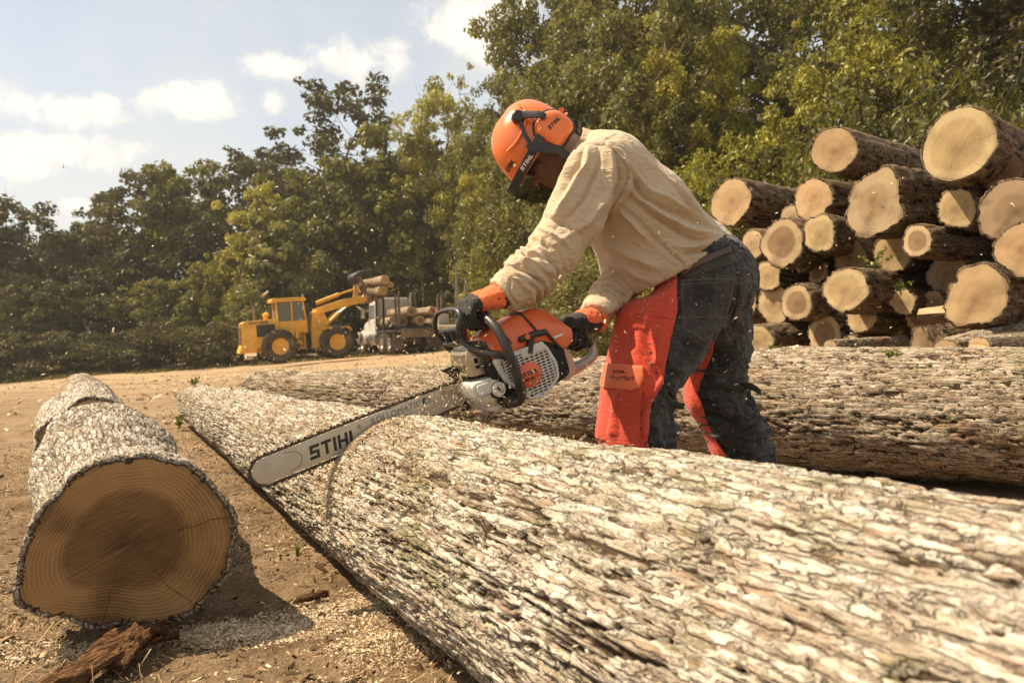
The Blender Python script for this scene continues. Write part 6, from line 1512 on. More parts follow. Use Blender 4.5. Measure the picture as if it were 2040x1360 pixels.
patch('side_pocket', f_jeans, [(1470, 565), (1486, 570), (1487, 640), (1476, 670), (1466, 640)], 0.006, DENIM)
patch('waistband', f_jeans, [(1360, 528), (1400, 512), (1452, 497), (1470, 520), (1420, 538), (1362, 552)], 0.006, DENIM, ymax=2.64)
belt = patch('belt', f_jeans, [(1352, 541), (1380, 520), (1410, 508), (1455, 490), (1460, 500), (1412, 521), (1380, 536), (1358, 552)], 0.012, LEATH, ymax=2.64)
MB().box(at(1447, 503, 2.585), (0.010, 0.012, 0.055), rotm((0, 1, 0), rad(-25))).build('belt_loop', DENIM, man, 30, 0.003); mlink(bpy.context.scene.objects[-1] if False else COL.objects['belt_loop'])
def stitch(poly_px, f, lift, name, Y=2.5, w=0.0011, closed=False, mat=THREAD):
    """a row of stitches laid on surface f along a side-view line"""
    pts = spl(poly_px, Y); d_ = np.concatenate([[0], np.cumsum(np.linalg.norm(np.diff(pts, axis=0), axis=1))]); s_ = np.arange(0.002, d_[-1], 0.0055)
    b = MB(); a0 = np.stack([np.interp(s_, d_, pts[:, 0]), np.interp(s_, d_, pts[:, 1])], 1); a1 = np.stack([np.interp(s_ + 0.0036, d_, pts[:, 0]), np.interp(s_ + 0.0036, d_, pts[:, 1])], 1)
    def drop(xz):
        y = np.full(len(xz), 2.30); 
        for _ in range(60):
            P_ = np.stack([xz[:, 0], y, xz[:, 1]], 1); y = y + np.clip(f(P_) - lift, -0.02, 0.03) * 0.8
        return np.stack([xz[:, 0], y - 0.0008, xz[:, 1]], 1)
    A3, B3 = drop(a0), drop(a1)
    for u, v in zip(A3, B3):
        if np.linalg.norm(u - v) < 0.012 and u[1] < 2.75: b.bar(u, v, w, w)
    if b.n: mlink(b.build(name, mat, man, 0))
stitch([(1359, 559), (1459, 556), (1447, 639), (1436, 659), (1397, 677), (1355, 653), (1359, 559)], f_jeans, 0.0066, 'stitching')
stitch([(1358, 566), (1458, 563)], f_jeans, 0.0066, 'stitching')
stitch([(1352, 632), (1450, 632)], f_jeans, 0.0066, 'stitching')
stitch([(1364, 549), (1420, 536), (1468, 519)], f_jeans, 0.0061, 'stitching')

# ---- chaps
edge_n = spl([(1352, 520), (1349, 560), (1342, 620), (1327, 680), (1319, 730), (1314, 760), (1292, 790), (1283, 840), (1284, 880), (1290, 960), (1290, 1020)], 2.52)
def f_chapL(p):
    d = smin(f_legs(p, 'L', 0.017), f_pelvis(p, 0.014), 0.05)
    hang = seg(p, at(1268, 640, 2.60), at(1228, 860, 2.60), 0.07, 0.068); d = smin(d, hang, 0.05)       # loose apron hanging forward
    ex_ = np.interp(p[:, 2], edge_n[::-1, 1], edge_n[::-1, 0]); d = smax(d, (p[:, 0] - ex_) * 0.9, 0.008)
    d = smax(d, p[:, 1] - 2.74, 0.02)
    return smax(d, np.maximum(0.14 - p[:, 2], p[:, 2] - 0.92), 0.006)
cfolds = [([(1345, 560), (1322, 640), (1300, 720)], 0.006, 0.004), ([(1300, 600), (1270, 690), (1262, 720)], 0.02, 0.008), ([(1280, 640), (1290, 700), (1305, 750)], 0.012, -0.008), ([(1275, 780), (1272, 880)], 0.003, -0.004), ([(1310, 755), (1285, 800), (1280, 860)], 0.008, 0.008),
          ([(1230, 780), (1222, 860)], 0.016, 0.007), ([(1250, 790), (1252, 870)], 0.014, -0.006), ([(1270, 628), (1337, 640)], 0.003, -0.003)]
def disp_chap(P_, N_):
    near = np.clip(-N_[:, 1] * 2 + 0.3, 0, 1); h = 0.004 * fbm(P_ * np.array([16, 16, 6.0]), 61, 3)
    for pts, wd, am in cfolds:
        d, u = line_d(P_[:, 0], P_[:, 2], spline(spl(pts, 2.5), 12)); h += 1.5 * near * am * np.exp(-(d / wd) ** 2)
    return P_ + N_ * h[:, None]
mlink(grow_mesh('chaps', f_chapL, np.array([J['hipL'], J['knL'], J['anL'], at(1228, 860, 2.6), J['pelvis']]), 0.17, 0.0042, CHAPS, man, disp_chap))
edge_f = np.array([sp(a, b, 2.86) for a, b in [(1440, 500), (1400, 700), (1382, 780), (1400, 830), (1425, 880), (1458, 930), (1500, 1000)]])
def f_chapR(p):
    d = f_legs(p, 'R', 0.016); ex_ = np.interp(p[:, 2], edge_f[::-1, 1], edge_f[::-1, 0]); d = smax(d, (p[:, 0] - ex_) * 0.9, 0.008)
    return smax(d, np.maximum(0.14 - p[:, 2], p[:, 2] - 0.80), 0.006)
mlink(grow_mesh('chaps', f_chapR, np.array([J['hipR'], J['knR'], J['anR']]), 0.15, 0.0045, CHAPS, man, disp_chap))
flap = patch('pocket_flap', f_chapL, [(1214, 724), (1277, 727), (1277, 752), (1268, 770), (1255, 775), (1203, 773)], 0.012, FLAP, parent=man)
patch('pocket', f_chapL, [(1212, 728), (1274, 732), (1270, 890), (1192, 880)], 0.004, CHAPS)
# leg straps and buckles
patch('leg_strap', f_jeans, [(1316, 752), (1326, 752), (1353, 800), (1345, 808)], 0.012, WEB, ymax=2.56)
MB().box(at(1354, 808, 2.50), (0.030, 0.006, 0.020), rotm((0, 1, 0), rad(8))).build('strap_buckle', WEB, man, 30, 0.003); mlink(COL.objects['strap_buckle'])
patch('leg_strap', f_jeans, [(1392, 755), (1480, 768), (1480, 778), (1392, 768)], 0.013, WEB, Y=2.80, ymax=2.85, ymin=2.73)
tl = MB(); cpts = spline([at(1466, 770, 2.78), at(1485, 768, 2.76), at(1502, 772, 2.75), at(1516, 783, 2.75)], 10); tl.rings([np.array([c_ + [0, 0.0015, 0.012], c_ + [0, 0.0015, -0.012], c_ + [0, -0.0015, -0.012], c_ + [0, -0.0015, 0.012]]) for c_ in cpts]); mlink(tl.build('strap_tail', WEB, man, 30))
patch('leg_strap', f_jeans, [(1430, 872), (1500, 845), (1505, 853), (1434, 882)], 0.013, WEB, Y=2.82, ymax=2.87, ymin=2.75)
MB().box(at(1494, 856, 2.80), (0.034, 0.010, 0.026), rotm((0, 1, 0), rad(-25))).build('strap_clip', WEB, man, 30, 0.004); mlink(COL.objects['strap_clip'])
# boots
for s in 'LR':
    g_ = np.array([J['an' + s][0], J['an' + s][1], 0.0]); mlink(grow_mesh('boot', lambda p, s=s: f_boot(p, s), np.array([g_ + [-0.2, 0, 0.0], g_ + [0.05, 0.1, 0.0], g_ + [0, -0.05, 0.18]]), 0.09, 0.006, LEATH, man))

# ---- hands on the saw
def hand_L(p):
    """left glove over the wrap handle: fingers forward over the tube, thumb behind"""
    q = saw_l(p); T0 = np.array([-0.096, 0.040, 0.163]); d = None; d2 = None
    wl_ = saw_l(J['wrL'])
    kn = []
    for i, y in enumerate((-0.036, -0.012, 0.012, 0.035)):
        y = y + 0.030; R0 = 0.0265
        an = [78, 30, -25, -80 - 8 * i, -125]; rr_ = [0.040, 0.036, 0.031, 0.0285, 0.027]
        pts = [T0 * [1, 0, 1] + [r * math.cos(rad(a)), y, r * math.sin(rad(a))] for a, r in zip(an, rr_)]
        fr = [0.0145, 0.0135, 0.0125, 0.0115, 0.0100]
        fr = [x * (0.88 if i == 3 else 1) for x in fr]
        v = chain_(q, list(zip(pts, fr)), 0.006); d = v if d is None else smin(d, v, 0.004)
        kn.append(pts[0])
    palm = None
    for i, k_ in enumerate(kn):
        w = wl_ * 0.72 + k_ * 0.28 + np.array([0.0, (k_[1] - 0.03) * 0.35, 0.0]); v = seg(q, k_, w, 0.0165, 0.023); palm = v if palm is None else smin(palm, v, 0.012)
    palm = smin(palm, seg(q, (kn[1] + kn[2]) / 2 - [0.02, 0, 0.0], wl_, 0.026, 0.034), 0.02)
    th = chain_(q, [(kn[0] + np.array([-0.045, 0.004, -0.004]), 0.018), (T0 + [-0.036, -0.042, -0.008], 0.0145), (T0 + [-0.024, -0.040, -0.026], 0.0125), (T0 + [0.002, -0.034, -0.032], 0.0115)], 0.008)
    d = smin(d, palm, 0.010); d = smin(d, th, 0.008)
    return d
def hand_R(p):
    q = saw_l(p); wr = saw_l(J['wrR']); ax0 = np.array([-0.362, 0.019, 0.036]); ax1 = np.array([-0.440, 0.007, -0.016]); ta = unit(ax1 - ax0)
    e1 = unit(np.cross(ta, [0, 1, 0])); e1 = e1 if e1[2] > 0 else -e1; e2 = np.array([0, 1.0, 0]); e2 = unit(e2 - ta * (e2 @ ta)); d = None; kn = []
    for i, t in enumerate((0.10, 0.36, 0.62, 0.88)):
        c = ax0 + (ax1 - ax0) * t
        # fingers come round from the far side, under the grip and up on the near side
        an = [150, 205, 262, 318, 350]; rr_ = [0.040, 0.037, 0.033, 0.031, 0.030]
        pts = [c + e2 * r * math.cos(rad(a)) + e1 * r * math.sin(rad(a)) for a, r in zip(an, rr_)]
        fr = [x * (0.9 if i == 3 else 1) for x in (0.0145, 0.014, 0.013, 0.012, 0.0105)]
        v = chain_(q, list(zip(pts, fr)), 0.006); d = v if d is None else smin(d, v, 0.004); kn.append(pts[0])
    palm = None
    for k_ in kn:
        v = seg(q, k_, wr * 0.6 + k_ * 0.4, 0.018, 0.026); palm = v if palm is None else smin(palm, v, 0.012)
    cm = (ax0 + ax1) / 2 + e1 * 0.034
    palm = smin(palm, seg(q, cm, wr, 0.030, 0.036), 0.02)
    palm = smin(palm, seg(q, cm + e2 * 0.018, cm * 0.4 + wr * 0.6 + e2 * 0.01, 0.026, 0.03), 0.02)
    th = chain_(q, [(cm + e2 * 0.020 + ta * -0.01, 0.020), (ax0 + e1 * 0.028 + e2 * 0.034, 0.0155), (ax0 + e2 * 0.036 - e1 * 0.004 - ta * 0.012, 0.0135), (ax0 + e2 * 0.030 - e1 * 0.018 - ta * 0.030, 0.012)], 0.008)
    return smin(smin(d, palm, 0.010), th, 0.008)
def disp_glove(P_, N_): return P_ + N_ * (0.0016 * fbm(P_ * 60, 71, 3) + 0.002 * sstep(0.2, 1, 1 - np.abs(fbm(P_ * np.array([90, 60, 60.0]), 73, 2)) * 3))[:, None]
hL = saw_w((-0.096, 0.03, 0.163)); hR = saw_w((-0.40, 0.012, 0.01))
cutL = lambda p: smax(hand_L(p), (p - (J['wrL'] - cuffL_n * 0.01)) @ -cuffL_n, 0.004)
cutR = lambda p: smax(hand_R(p), (p - (J['wrR'] - cuffR_n * 0.01)) @ -cuffR_n, 0.004)
gL = mlink(grow_mesh('glove', cutL, np.array([hL, J['wrL']]), 0.075, 0.0026, GLOVE, man, disp_glove, 1)); gL['label'] = 'black and orange work glove on the front handle'
gR = mlink(grow_mesh('glove', cutR, np.array([hR, J['wrR']]), 0.085, 0.0026, GLOVE, man, disp_glove, 1)); gR['label'] = 'black and orange work glove on the rear handle'
def cuff(f, wr, n, a0, a1, lift, name, mat, parent, extra=None):
    def g(p):
        s_ = -(p - wr) @ n; d = smax(f(p) - lift, -(f(p) + 0.006), 0.002)
        d = smax(d, np.maximum(a0 - s_, s_ - a1), 0.002)
        return d if extra is None else smax(d, extra(p), 0.002)
    dsp = lambda P_, N_: P_ + N_ * (0.0022 * fbm(P_ * np.array([70, 70, 70.0]), 81, 3))[:, None]
    return mlink(grow_mesh(name, g, np.array([wr - n * 0.08, wr + n * 0.08]), 0.075, 0.0026, mat, parent, dsp, 1))
nL = unit(hL + SAW_U * 0.03 - J['wrL']); nR = unit(hR + SAW_U * 0.03 - J['wrR'])
cuff(hand_L, J['wrL'], nL, -0.092, -0.012, 0.0035, 'glove_back', GLOVE_O, man, lambda p: -((p - hL) @ unit(SAW_U * 0.8 + SAW_L * 0.35) + 0.0) + 0.012)
cuff(hand_L, J['wrL'], nL, -0.014, 0.018, 0.006, 'glove_cuff', GLOVE, man)
cuff(hand_R, J['wrR'], nR, -0.072, -0.004, 0.0035, 'glove_back', GLOVE_O, man, lambda p: (p - (J['wrR'] + [0, 0, -0.012])) @ np.array([0, 0, -1.0]))
cuff(hand_R, J['wrR'], nR, -0.006, 0.016, 0.006, 'glove_cuff', GLOVE_O, man)

# ---- helmet
def hm(V): return HC + (np.asarray(V) * 0.955 + np.array([0.0, 0, -0.004])) @ RH.T
H_OR = paint('helmet orange plastic', (0.84, 0.175, 0.030), 0.28, var=0.04, vs=12, coat=0.25, dirt=(0.50, 0.22, 0.10), dirt_amt=0.45)
H_BK = paint('helmet black plastic', (0.018, 0.016, 0.014), 0.42, var=0.2, vs=20, dirt=(0.12, 0.08, 0.05), dirt_amt=0.3)
th = np.linspace(0, 2 * np.pi, 72, endpoint=False); el = np.linspace(0, np.pi / 2, 22); rows = []
for e in el:
    q = math.cos(e) ** 0.78; z = 0.150 * math.sin(e) ** 0.95
    x = 0.146 * np.cos(th) * q * np.where(np.cos(th) > 0, 1.0, 0.96) - 0.012 * math.sin(e); y = 0.116 * np.sin(th) * q
    rid = 0.006 * np.exp(-((y / 0.030) ** 4)) * sstep(0.25, 0.7, e) * (1 - sstep(1.45, 1.57, e))       # raised middle rib
    dent = -0.004 * np.exp(-(((np.abs(np.sin(th)) - 0.9) / 0.22) ** 2)) * sstep(0.35, 0.55, e) * (1 - sstep(1.0, 1.2, e)) if False else 0
    z2 = z + rid; rows.append(np.stack([x, y, z2 + 0 * x], 1))
br = []
for (ex_, dz, fr_) in ((0.0, -0.012, 0.0), (0.006, -0.020, 0.022), (0.010, -0.026, 0.036), (0.004, -0.029, 0.034), (-0.008, -0.018, -0.004)):
    br.append(np.stack([(0.146 + ex_ + fr_ * np.clip(np.cos(th), 0, 1) ** 1.5 + 0.012 * (fr_ > 0) * np.clip(-np.cos(th), 0, 1) ** 3) * np.cos(th) * np.where(np.cos(th) > 0, 1, 0.96), (0.116 + ex_) * np.sin(th), np.full(72, dz) - 0.010 * np.clip(np.cos(th), 0, 1) + 0.002], 1))
hb = MB(); hb.rings([hm(r) for r in br[::-1]] + [hm(r) for r in rows], caps=False)
helmet = mlink(hb.build('helmet', H_OR, man, 60))
mb_ = MB().tube([hm(v) for v in spline([(0.10, 0.088, 0.062), (0.060, 0.106, 0.055), (0.02, 0.113, 0.060), (-0.02, 0.113, 0.075), (-0.05, 0.100, 0.098), (-0.06, 0.075, 0.125)], 30)], 0.0045, 8)
mlink(mb_.build('helmet_rib', H_OR, man)) ; COL.objects['helmet_rib'].parent = man
mlink(MB().tube([hm(v) for v in spline([(-0.150, -0.03, -0.002), (-0.158, 0, 0.0), (-0.150, 0.03, -0.002)], 10)], 0.008, 8).build('helmet_rear_lip', H_OR, man))
def ear_cup(s):
    sg = 1 if s > 0 else -1; c = np.array([-0.045, sg * 0.110, -0.018]); nm = 'earmuff'
    o_ = round_poly([(-0.060, -0.056), (0.050, -0.060), (0.054, 0.036), (0.020, 0.060), (-0.030, 0.058), (-0.062, 0.026)], 0.028, 6)
    mbx = MB(); rs = []
    for (y, k) in ((-0.012, 0.90), (0.0, 1.02), (0.008, 1.0), (0.026, 0.95), (0.038, 0.80), (0.042, 0.60), (0.043, 0.25)):
        rs.append(hm(np.stack([c[0] + o_[:, 0] * k, np.full(len(o_), c[1] + sg * y), c[2] + o_[:, 1] * k], 1)))
    mbx.rings(rs); cup = mlink(mbx.build(nm, H_OR, man, 45)); cup['label'] = 'orange earmuff cup with black seal'
    ring = MB().tube(hm(np.stack([c[0] + o_[:, 0] * 1.03, np.full(len(o_), c[1] + sg * 0.001), c[2] + o_[:, 1] * 1.03], 1)), 0.0062, 8, closed=True).build('seal_ring', H_BK, cup)
    pad = MB(); pad.rings([hm(np.stack([c[0] + o_[:, 0] * k, np.full(len(o_), c[1] + sg * y), c[2] + o_[:, 1] * k], 1)) for y, k in ((-0.034, 0.80), (-0.026, 0.92), (-0.012, 0.94), (-0.004, 0.90))]); pad.build('ear_cushion', H_BK, cup, 50)
    arm = MB(); path = [hm(v) for v in spline([(-0.016, sg * 0.112, 0.098), (-0.032, sg * 0.130, 0.074), (-0.046, sg * 0.150, 0.046), (-0.052, sg * 0.156, 0.022)], 14)]
    R_ = []
    for i, c_ in enumerate(path):
        w = 0.013 - 0.003 * i / 13
        t_ = unit(path[min(i + 1, 13)] - path[max(i - 1, 0)]); a_ = unit(np.cross(t_, hs)); R_.append(np.array([c_ + a_ * w + hs * sg * 0.005, c_ - a_ * w + hs * sg * 0.005, c_ - a_ * w - hs * sg * 0.005, c_ + a_ * w - hs * sg * 0.005]))
    arm.rings(R_); mlink(arm.build('earmuff_arm', H_BK, man, 30, 0.002))
    mlink(MB().lathe([(0.021, -0.012), (0.021, 0.010), (0.016, 0.016), (0.001, 0.017)], 24, hm([-0.012, sg * 0.105, 0.100]), RH @ np.array([[1, 0, 0], [0, 0, sg * 1.0], [0, 1, 0]], float).T @ np.eye(3)).build('pivot_knob', H_BK, man, 35))
    return cup, c
cupL, cL_ = ear_cup(1); ear_cup(-1)
# mark on the cup and the helmet front
M_side = np.stack([unit(-hf * 0.93 + hu * 0.12) * 1, unit(np.cross(hs, -hf * 0.93 + hu * 0.12)), hs], 1)
def head_mark(f, u, s, h, ang, mat, parent, word='STIHL'):
    rd = unit(-hf * math.cos(rad(ang)) + hu * math.sin(rad(ang))); up2 = np.cross(hs, rd)
    o = mark(word, h, hm([f, s, u]), mat, parent, M3=np.stack([rd, up2, hs], 1), t=0.0008); return o
mk1 = head_mark(-0.054, -0.012, 0.110 + 0.0432, 0.0125, -8, INK, cupL)
lm = mark('STIHL', 0.0165, (0, 0, 0), INK, man, M3=np.eye(3), t=0.0006, sub=2)
V = np.array([v.co[:] for v in lm.data.vertices]); fa = V[:, 0] / 0.146 + rad(28); uz = 0.028 + V[:, 1]
ee = np.arcsin(np.clip(uz / 0.150, 0, 1) ** (1 / 0.95)); qq = np.cos(ee) ** 0.78; rr3 = V[:, 2] + 0.0012
lx_ = np.stack([(0.146 * qq + rr3) * np.cos(fa) - 0.012 * np.sin(ee), -(-(0.116 * qq + rr3) * np.sin(fa)), uz], 1)
lx_[:, 1] = (0.116 * qq + rr3) * np.sin(fa)
lm.data.vertices.foreach_set('co', hm(lx_).ravel()); mlink(lm)
# visor: band round the brim, side frames, see-through mesh
vb = MB(); R_ = []
for a in np.linspace(rad(-98), rad(98), 40):
    ca, sa = math.cos(a), math.sin(a); rx, ry = 0.190, 0.134; tp = np.array([rx * ca - 0.006, ry * sa, 0.016 - 0.026 * ca]); bt = np.array([(rx + 0.004) * ca - 0.006, (ry + 0.003) * sa, -0.016 - 0.026 * ca]); n2 = np.array([ca, sa, 0]) * 0.005
    R_.append(hm([tp + n2 * 0, tp + n2, bt + n2, bt]))
vb.rings(R_); visor = mlink(vb.build('visor_band', H_BK, man, 30, 0.002))
vs_ = MB(); P2 = []
A1 = np.linspace(rad(-88), rad(88), 40); rowsv = []
for t in np.linspace(0, 1, 9):
    rowsv.append(hm([[(0.192 - 0.055 * t ** 1.4) * math.cos(a) - 0.006, (0.136 - 0.012 * t) * math.sin(a), -0.036 - 0.125 * t * (0.55 + 0.45 * math.cos(a) ** 0.5 if math.cos(a) > 0 else 0.55)] for a in A1]))
VV = np.concatenate(rowsv); ii = np.arange(len(VV)).reshape(9, 40); mv, vnt, vbs = mk('black visor mesh')
vnt.nodes.remove(vbs); tr = N(vnt, 'ShaderNodeBsdfTransparent'); df = N(vnt, 'ShaderNodeBsdfDiffuse', inp={'Color': (0.02, 0.017, 0.013, 1)}); mx = N(vnt, 'ShaderNodeMixShader', inp={0: 0.55}); vnt.links.new(tr.outputs[0], mx.inputs[1]); vnt.links.new(df.outputs[0], mx.inputs[2]); vnt.links.new(mx.outputs[0], vnt.nodes['Material Output'].inputs['Surface'])
mlink(link('visor_mesh', mesh_arrays('visor_mesh', VV, np.stack([ii[:-1, :-1], ii[:-1, 1:], ii[1:, 1:], ii[1:, :-1]], -1).reshape(-1, 4)), mv, man))
for sg in (1, -1):
    R_ = []
    for (f, u, w) in ((0.055, 0.020, 0.008), (0.046, -0.010, 0.020), (0.026, -0.035, 0.022), (0.006, -0.075, 0.016), (0.002, -0.110, 0.012), (0.012, -0.135, 0.006)):
        s0 = sg * (0.137 - 0.006 * (u < -0.1)); R_.append(hm([[f + w, s0, u], [f - w, s0, u], [f - w, s0 + sg * 0.004, u], [f + w, s0 + sg * 0.004, u]]))
    mlink(MB().rings(R_).build('visor_frame', H_BK, man, 30, 0.0015))
    mlink(MB().rings([hm([[f + 0.008, sg * s_, u], [f - 0.008, sg * s_, u], [f - 0.008, sg * (s_ + 0.004), u], [f + 0.008, sg * (s_ + 0.004), u]]) for f, s_, u in ((0.0, 0.116, 0.085), (0.030, 0.128, 0.045), (0.050, 0.137, 0.0))]).build('visor_link', H_BK, man, 30, 0.001))
b1 = mark('STIHL', 0.013, (0, 0, 0), INKW, man, M3=np.eye(3), t=0.0006, sub=1)
V = np.array([v.co[:] for v in b1.data.vertices]); an = rad(58) + V[:, 0] / 0.16
b1.data.vertices.foreach_set('co', hm(np.stack([(0.1985 + V[:, 2]) * np.cos(an) - 0.006, (0.1405 + V[:, 2]) * np.sin(an), -0.013 + V[:, 1]], 1)).ravel()); mlink(b1)
# dark safety glasses
GL_, gnt, gbs = mk('dark glasses lens'); gbs.inputs['Base Color'].default_value = (0.02, 0.017, 0.014, 1); gbs.inputs['Roughness'].default_value = 0.08; gbs.inputs['Specular IOR Level'].default_value = 0.7
for sg in (1, -1):
    rows_ = []
    for v_ in np.linspace(-1, 1, 9):
        rows_.append(hm([[0.097 - 0.040 * (abs(u_) ** 1.8) - 0.004 * v_ ** 2, sg * (0.006 + 0.062 * u_), -0.038 + 0.020 * v_ * (1 - 0.25 * u_ ** 2)] for u_ in np.linspace(0.05, 1, 12)]))
    VV = np.concatenate(rows_); ii = np.arange(len(VV)).reshape(9, 12); mlink(link('glasses_lens', mesh_arrays('glasses_lens', VV, np.stack([ii[:-1, :-1], ii[:-1, 1:], ii[1:, 1:], ii[1:, :-1]], -1).reshape(-1, 4)), GL_, man))
    mlink(MB().tube([hm(v) for v in spline([(0.056, sg * 0.068, -0.026), (0.02, sg * 0.082, -0.022), (-0.03, sg * 0.084, -0.024)], 10)], 0.0032, 8).build('glasses_arm', H_BK, man))
# lettering on the flap, laid on the cloth

def lay_on(o, target, lift=0.0012, back=0.6):
    bv = BVHTree.FromPolygons([v.co[:] for v in target.data.vertices], [p.vertices[:] for p in target.data.polygons])
    V = np.array([v.co[:] for v in o.data.vertices]); y0 = V[:, 1].mean(); 
    for v, c in zip(o.data.vertices, V):
        h = bv.ray_cast(Vector((c[0], 1.9, c[2])), Vector((0, 1, 0)))
        if h[0] is not None: v.co.y = h[0].y - lift + (c[1] - y0) * 0.0
M_fl = np.array([[1, 0, 0.0], [0, 0, 1], [0, -1, 0]]).T
for wd_, sz, pos in (('STIHL', 0.0085, (1236, 741)), ):
    o = mark(wd_, sz, at(*pos, 2.45), INK, man, M3=M_fl, t=0.0, sub=1); lay_on(o, flap); mlink(o)
o = lettering('ProMark', 0.020, M_fl, at(1240, 753, 2.45), INK, man, 0.0, 0.0, 0.35); lay_on(o, flap); mlink(o)
# cuff button
mlink(MB().lathe([(0.006, 0), (0.006, 0.002), (0.001, 0.003)], 14, at(1018, 603, 2.318), np.array([[1, 0, 0], [0, 0, -1], [0, 1, 0]], float)).build('cuff_button', LEATH, man))

# ------------------------------------------------------------------ litter, chips and small plants
def scatter_chips(name, P0, size, seed, mat, flat=0.25, curl=0.3, tilt=0.5, aspect=2.6):
    rg = np.random.default_rng(seed); n = len(P0)
    a = rg.normal(size=(n, 3)); a[:, 2] *= tilt; a /= np.linalg.norm(a, axis=1)[:, None]
    b = rg.normal(size=(n, 3)); b[:, 2] *= tilt; b -= a * (a * b).sum(1)[:, None]; b /= np.linalg.norm(b, axis=1)[:, None]; c = np.cross(a, b)
    s = size * np.exp(rg.normal(size=n) * 0.45); la = a * (s * aspect / 2)[:, None]; lb = b * (s * 0.5 * rg.uniform(0.5, 1.2, n))[:, None]; lc = c * (s * flat * 0.5)[:, None]
    bend = c * (s * curl)[:, None]
    V = np.stack([P0 - la - lb * 0.7, P0 + la * 0.9 - lb + lc, P0 + la + lb * 0.8 - lc, P0 - la * 0.8 + lb + lc + bend * 0.3, P0 + lc * 2.2 + lb * 0.1], 1).reshape(-1, 3)
    f = np.array([(0, 1, 4), (1, 2, 4), (2, 3, 4), (3, 0, 4), (0, 3, 2), (0, 2, 1)])
    F_ = (f[None] + 5 * np.arange(n)[:, None, None]).reshape(-1, 3)
    me = mesh_arrays(name, V, F_, False); set_attr(me, 'tone', np.repeat(rg.random(n), 5)); return link(name, me, mat)
def tone_mat(name, stops, rough=0.85):
    mt, nt, b = mk(name); nt.links.new(ramp(nt, attr(nt, 'tone'), stops), b.inputs['Base Color']); b.inputs['Roughness'].default_value = rough; b.inputs['Specular IOR Level'].default_value = 0.15; return mt
CHIP = tone_mat('fresh wood chips', [(0.0, (0.34, 0.22, 0.11)), (0.4, (0.58, 0.43, 0.26)), (1.0, (0.80, 0.68, 0.49))])
LITTER = tone_mat('bark and twig litter', [(0.0, (0.06, 0.036, 0.020)), (0.45, (0.17, 0.10, 0.052)), (0.8, (0.32, 0.21, 0.115)), (1.0, (0.50, 0.36, 0.21))])
STRAW = tone_mat('dry straw and roots', [(0.0, (0.10, 0.058, 0.028)), (0.5, (0.27, 0.17, 0.085)), (1.0, (0.52, 0.37, 0.20))])
bvg = BVHTree.FromPolygons([v.co[:] for v in ground.data.vertices], [p.vertices[:] for p in ground.data.polygons]) if False else None
gxs, gys = gx, gy; GZ = P[:, 2].reshape(nx, ny) if False else None
gco = np.zeros(len(ground.data.vertices) * 3); ground.data.vertices.foreach_get('co', gco); GZ = gco.reshape(-1, 3)[:, 2].reshape(len(gx), len(gy))
def gz(x, y):
    i = np.clip(np.searchsorted(gx, x) - 1, 0, len(gx) - 2); j = np.clip(np.searchsorted(gy, y) - 1, 0, len(gy) - 2)
    u = (x - gx[i]) / (gx[i + 1] - gx[i]); v = (y - gy[j]) / (gy[j + 1] - gy[j])
    return GZ[i, j] * (1 - u) * (1 - v) + GZ[i + 1, j] * u * (1 - v) + GZ[i, j + 1] * (1 - u) * v + GZ[i + 1, j + 1] * u * v
def ground_pts(n, seed, xr, yr, dens=None):
    rg = np.random.default_rng(seed); x = rg.uniform(*xr, n); y = yr[0] + (yr[1] - yr[0]) * rg.random(n) ** 1.5
    p = np.stack([x, y, gz(x, y)], 1)
    if dens is not None: p = p[rg.random(n) < dens(p)]
    return p
patchy = lambda p: np.clip(0.35 + 0.9 * fbm(p * np.array([1.4, 1.4, 0]), 4, 3), 0.03, 1)
kind(scatter_chips('sawdust_chips', ground_pts(50000, 1, (-3.2, 0.5), (1.0, 7.0), patchy) + [0, 0, 0.002], 0.0036, 1, CHIP, 0.3), 'stuff')
kind(scatter_chips('bark_litter', ground_pts(18000, 2, (-3.2, 0.5), (1.0, 7.0)) + [0, 0, 0.002], 0.0050, 2, LITTER, 0.3, aspect=3.4), 'stuff')
def straw(n, seed, xr, yr, ln, w, name, mat, dens=None, up=0.35):
    rg = np.random.default_rng(seed); p = ground_pts(n, seed, xr, yr, dens); n = len(p)
    a = rg.uniform(0, 2 * np.pi, n); l = ln * np.exp(rg.normal(size=n) * 0.5); d = np.stack([np.cos(a), np.sin(a), 0 * a], 1); s = np.stack([-np.sin(a), np.cos(a), 0 * a], 1) * (w * (0.6 + 0.8 * rg.random(n)))[:, None]
    h1 = l * up * rg.random(n); mid = p + d * (l * 0.5)[:, None] + np.array([0, 0, 1]) * h1[:, None] + s * rg.normal(size=n)[:, None] * 4; e = p + d * l[:, None] + np.array([0, 0, 1]) * (h1 * rg.uniform(-0.2, 1.3, n))[:, None]
    z = np.array([0, 0, 0.004])
    V = np.stack([p - s + z, p + s + z, mid + s + z, mid - s + z, e + z], 1).reshape(-1, 3); q = 5 * np.arange(n)[:, None]
    me = mesh_arrays(name, V, [q + np.array([[0, 1, 2, 3]]), q + np.array([[3, 2, 4]])], False); set_attr(me, 'tone', np.repeat(rg.random(n), 5)); return link(name, me, mat)
kind(straw(42000, 3, (-3.0, 0.5), (0.9, 5.5), 0.050, 0.0009, 'dry_straw', STRAW, lambda p: np.clip(0.5 + 0.9 * fbm(p * np.array([1.9, 1.9, 0]), 14, 3), 0.05, 1)), 'stuff')
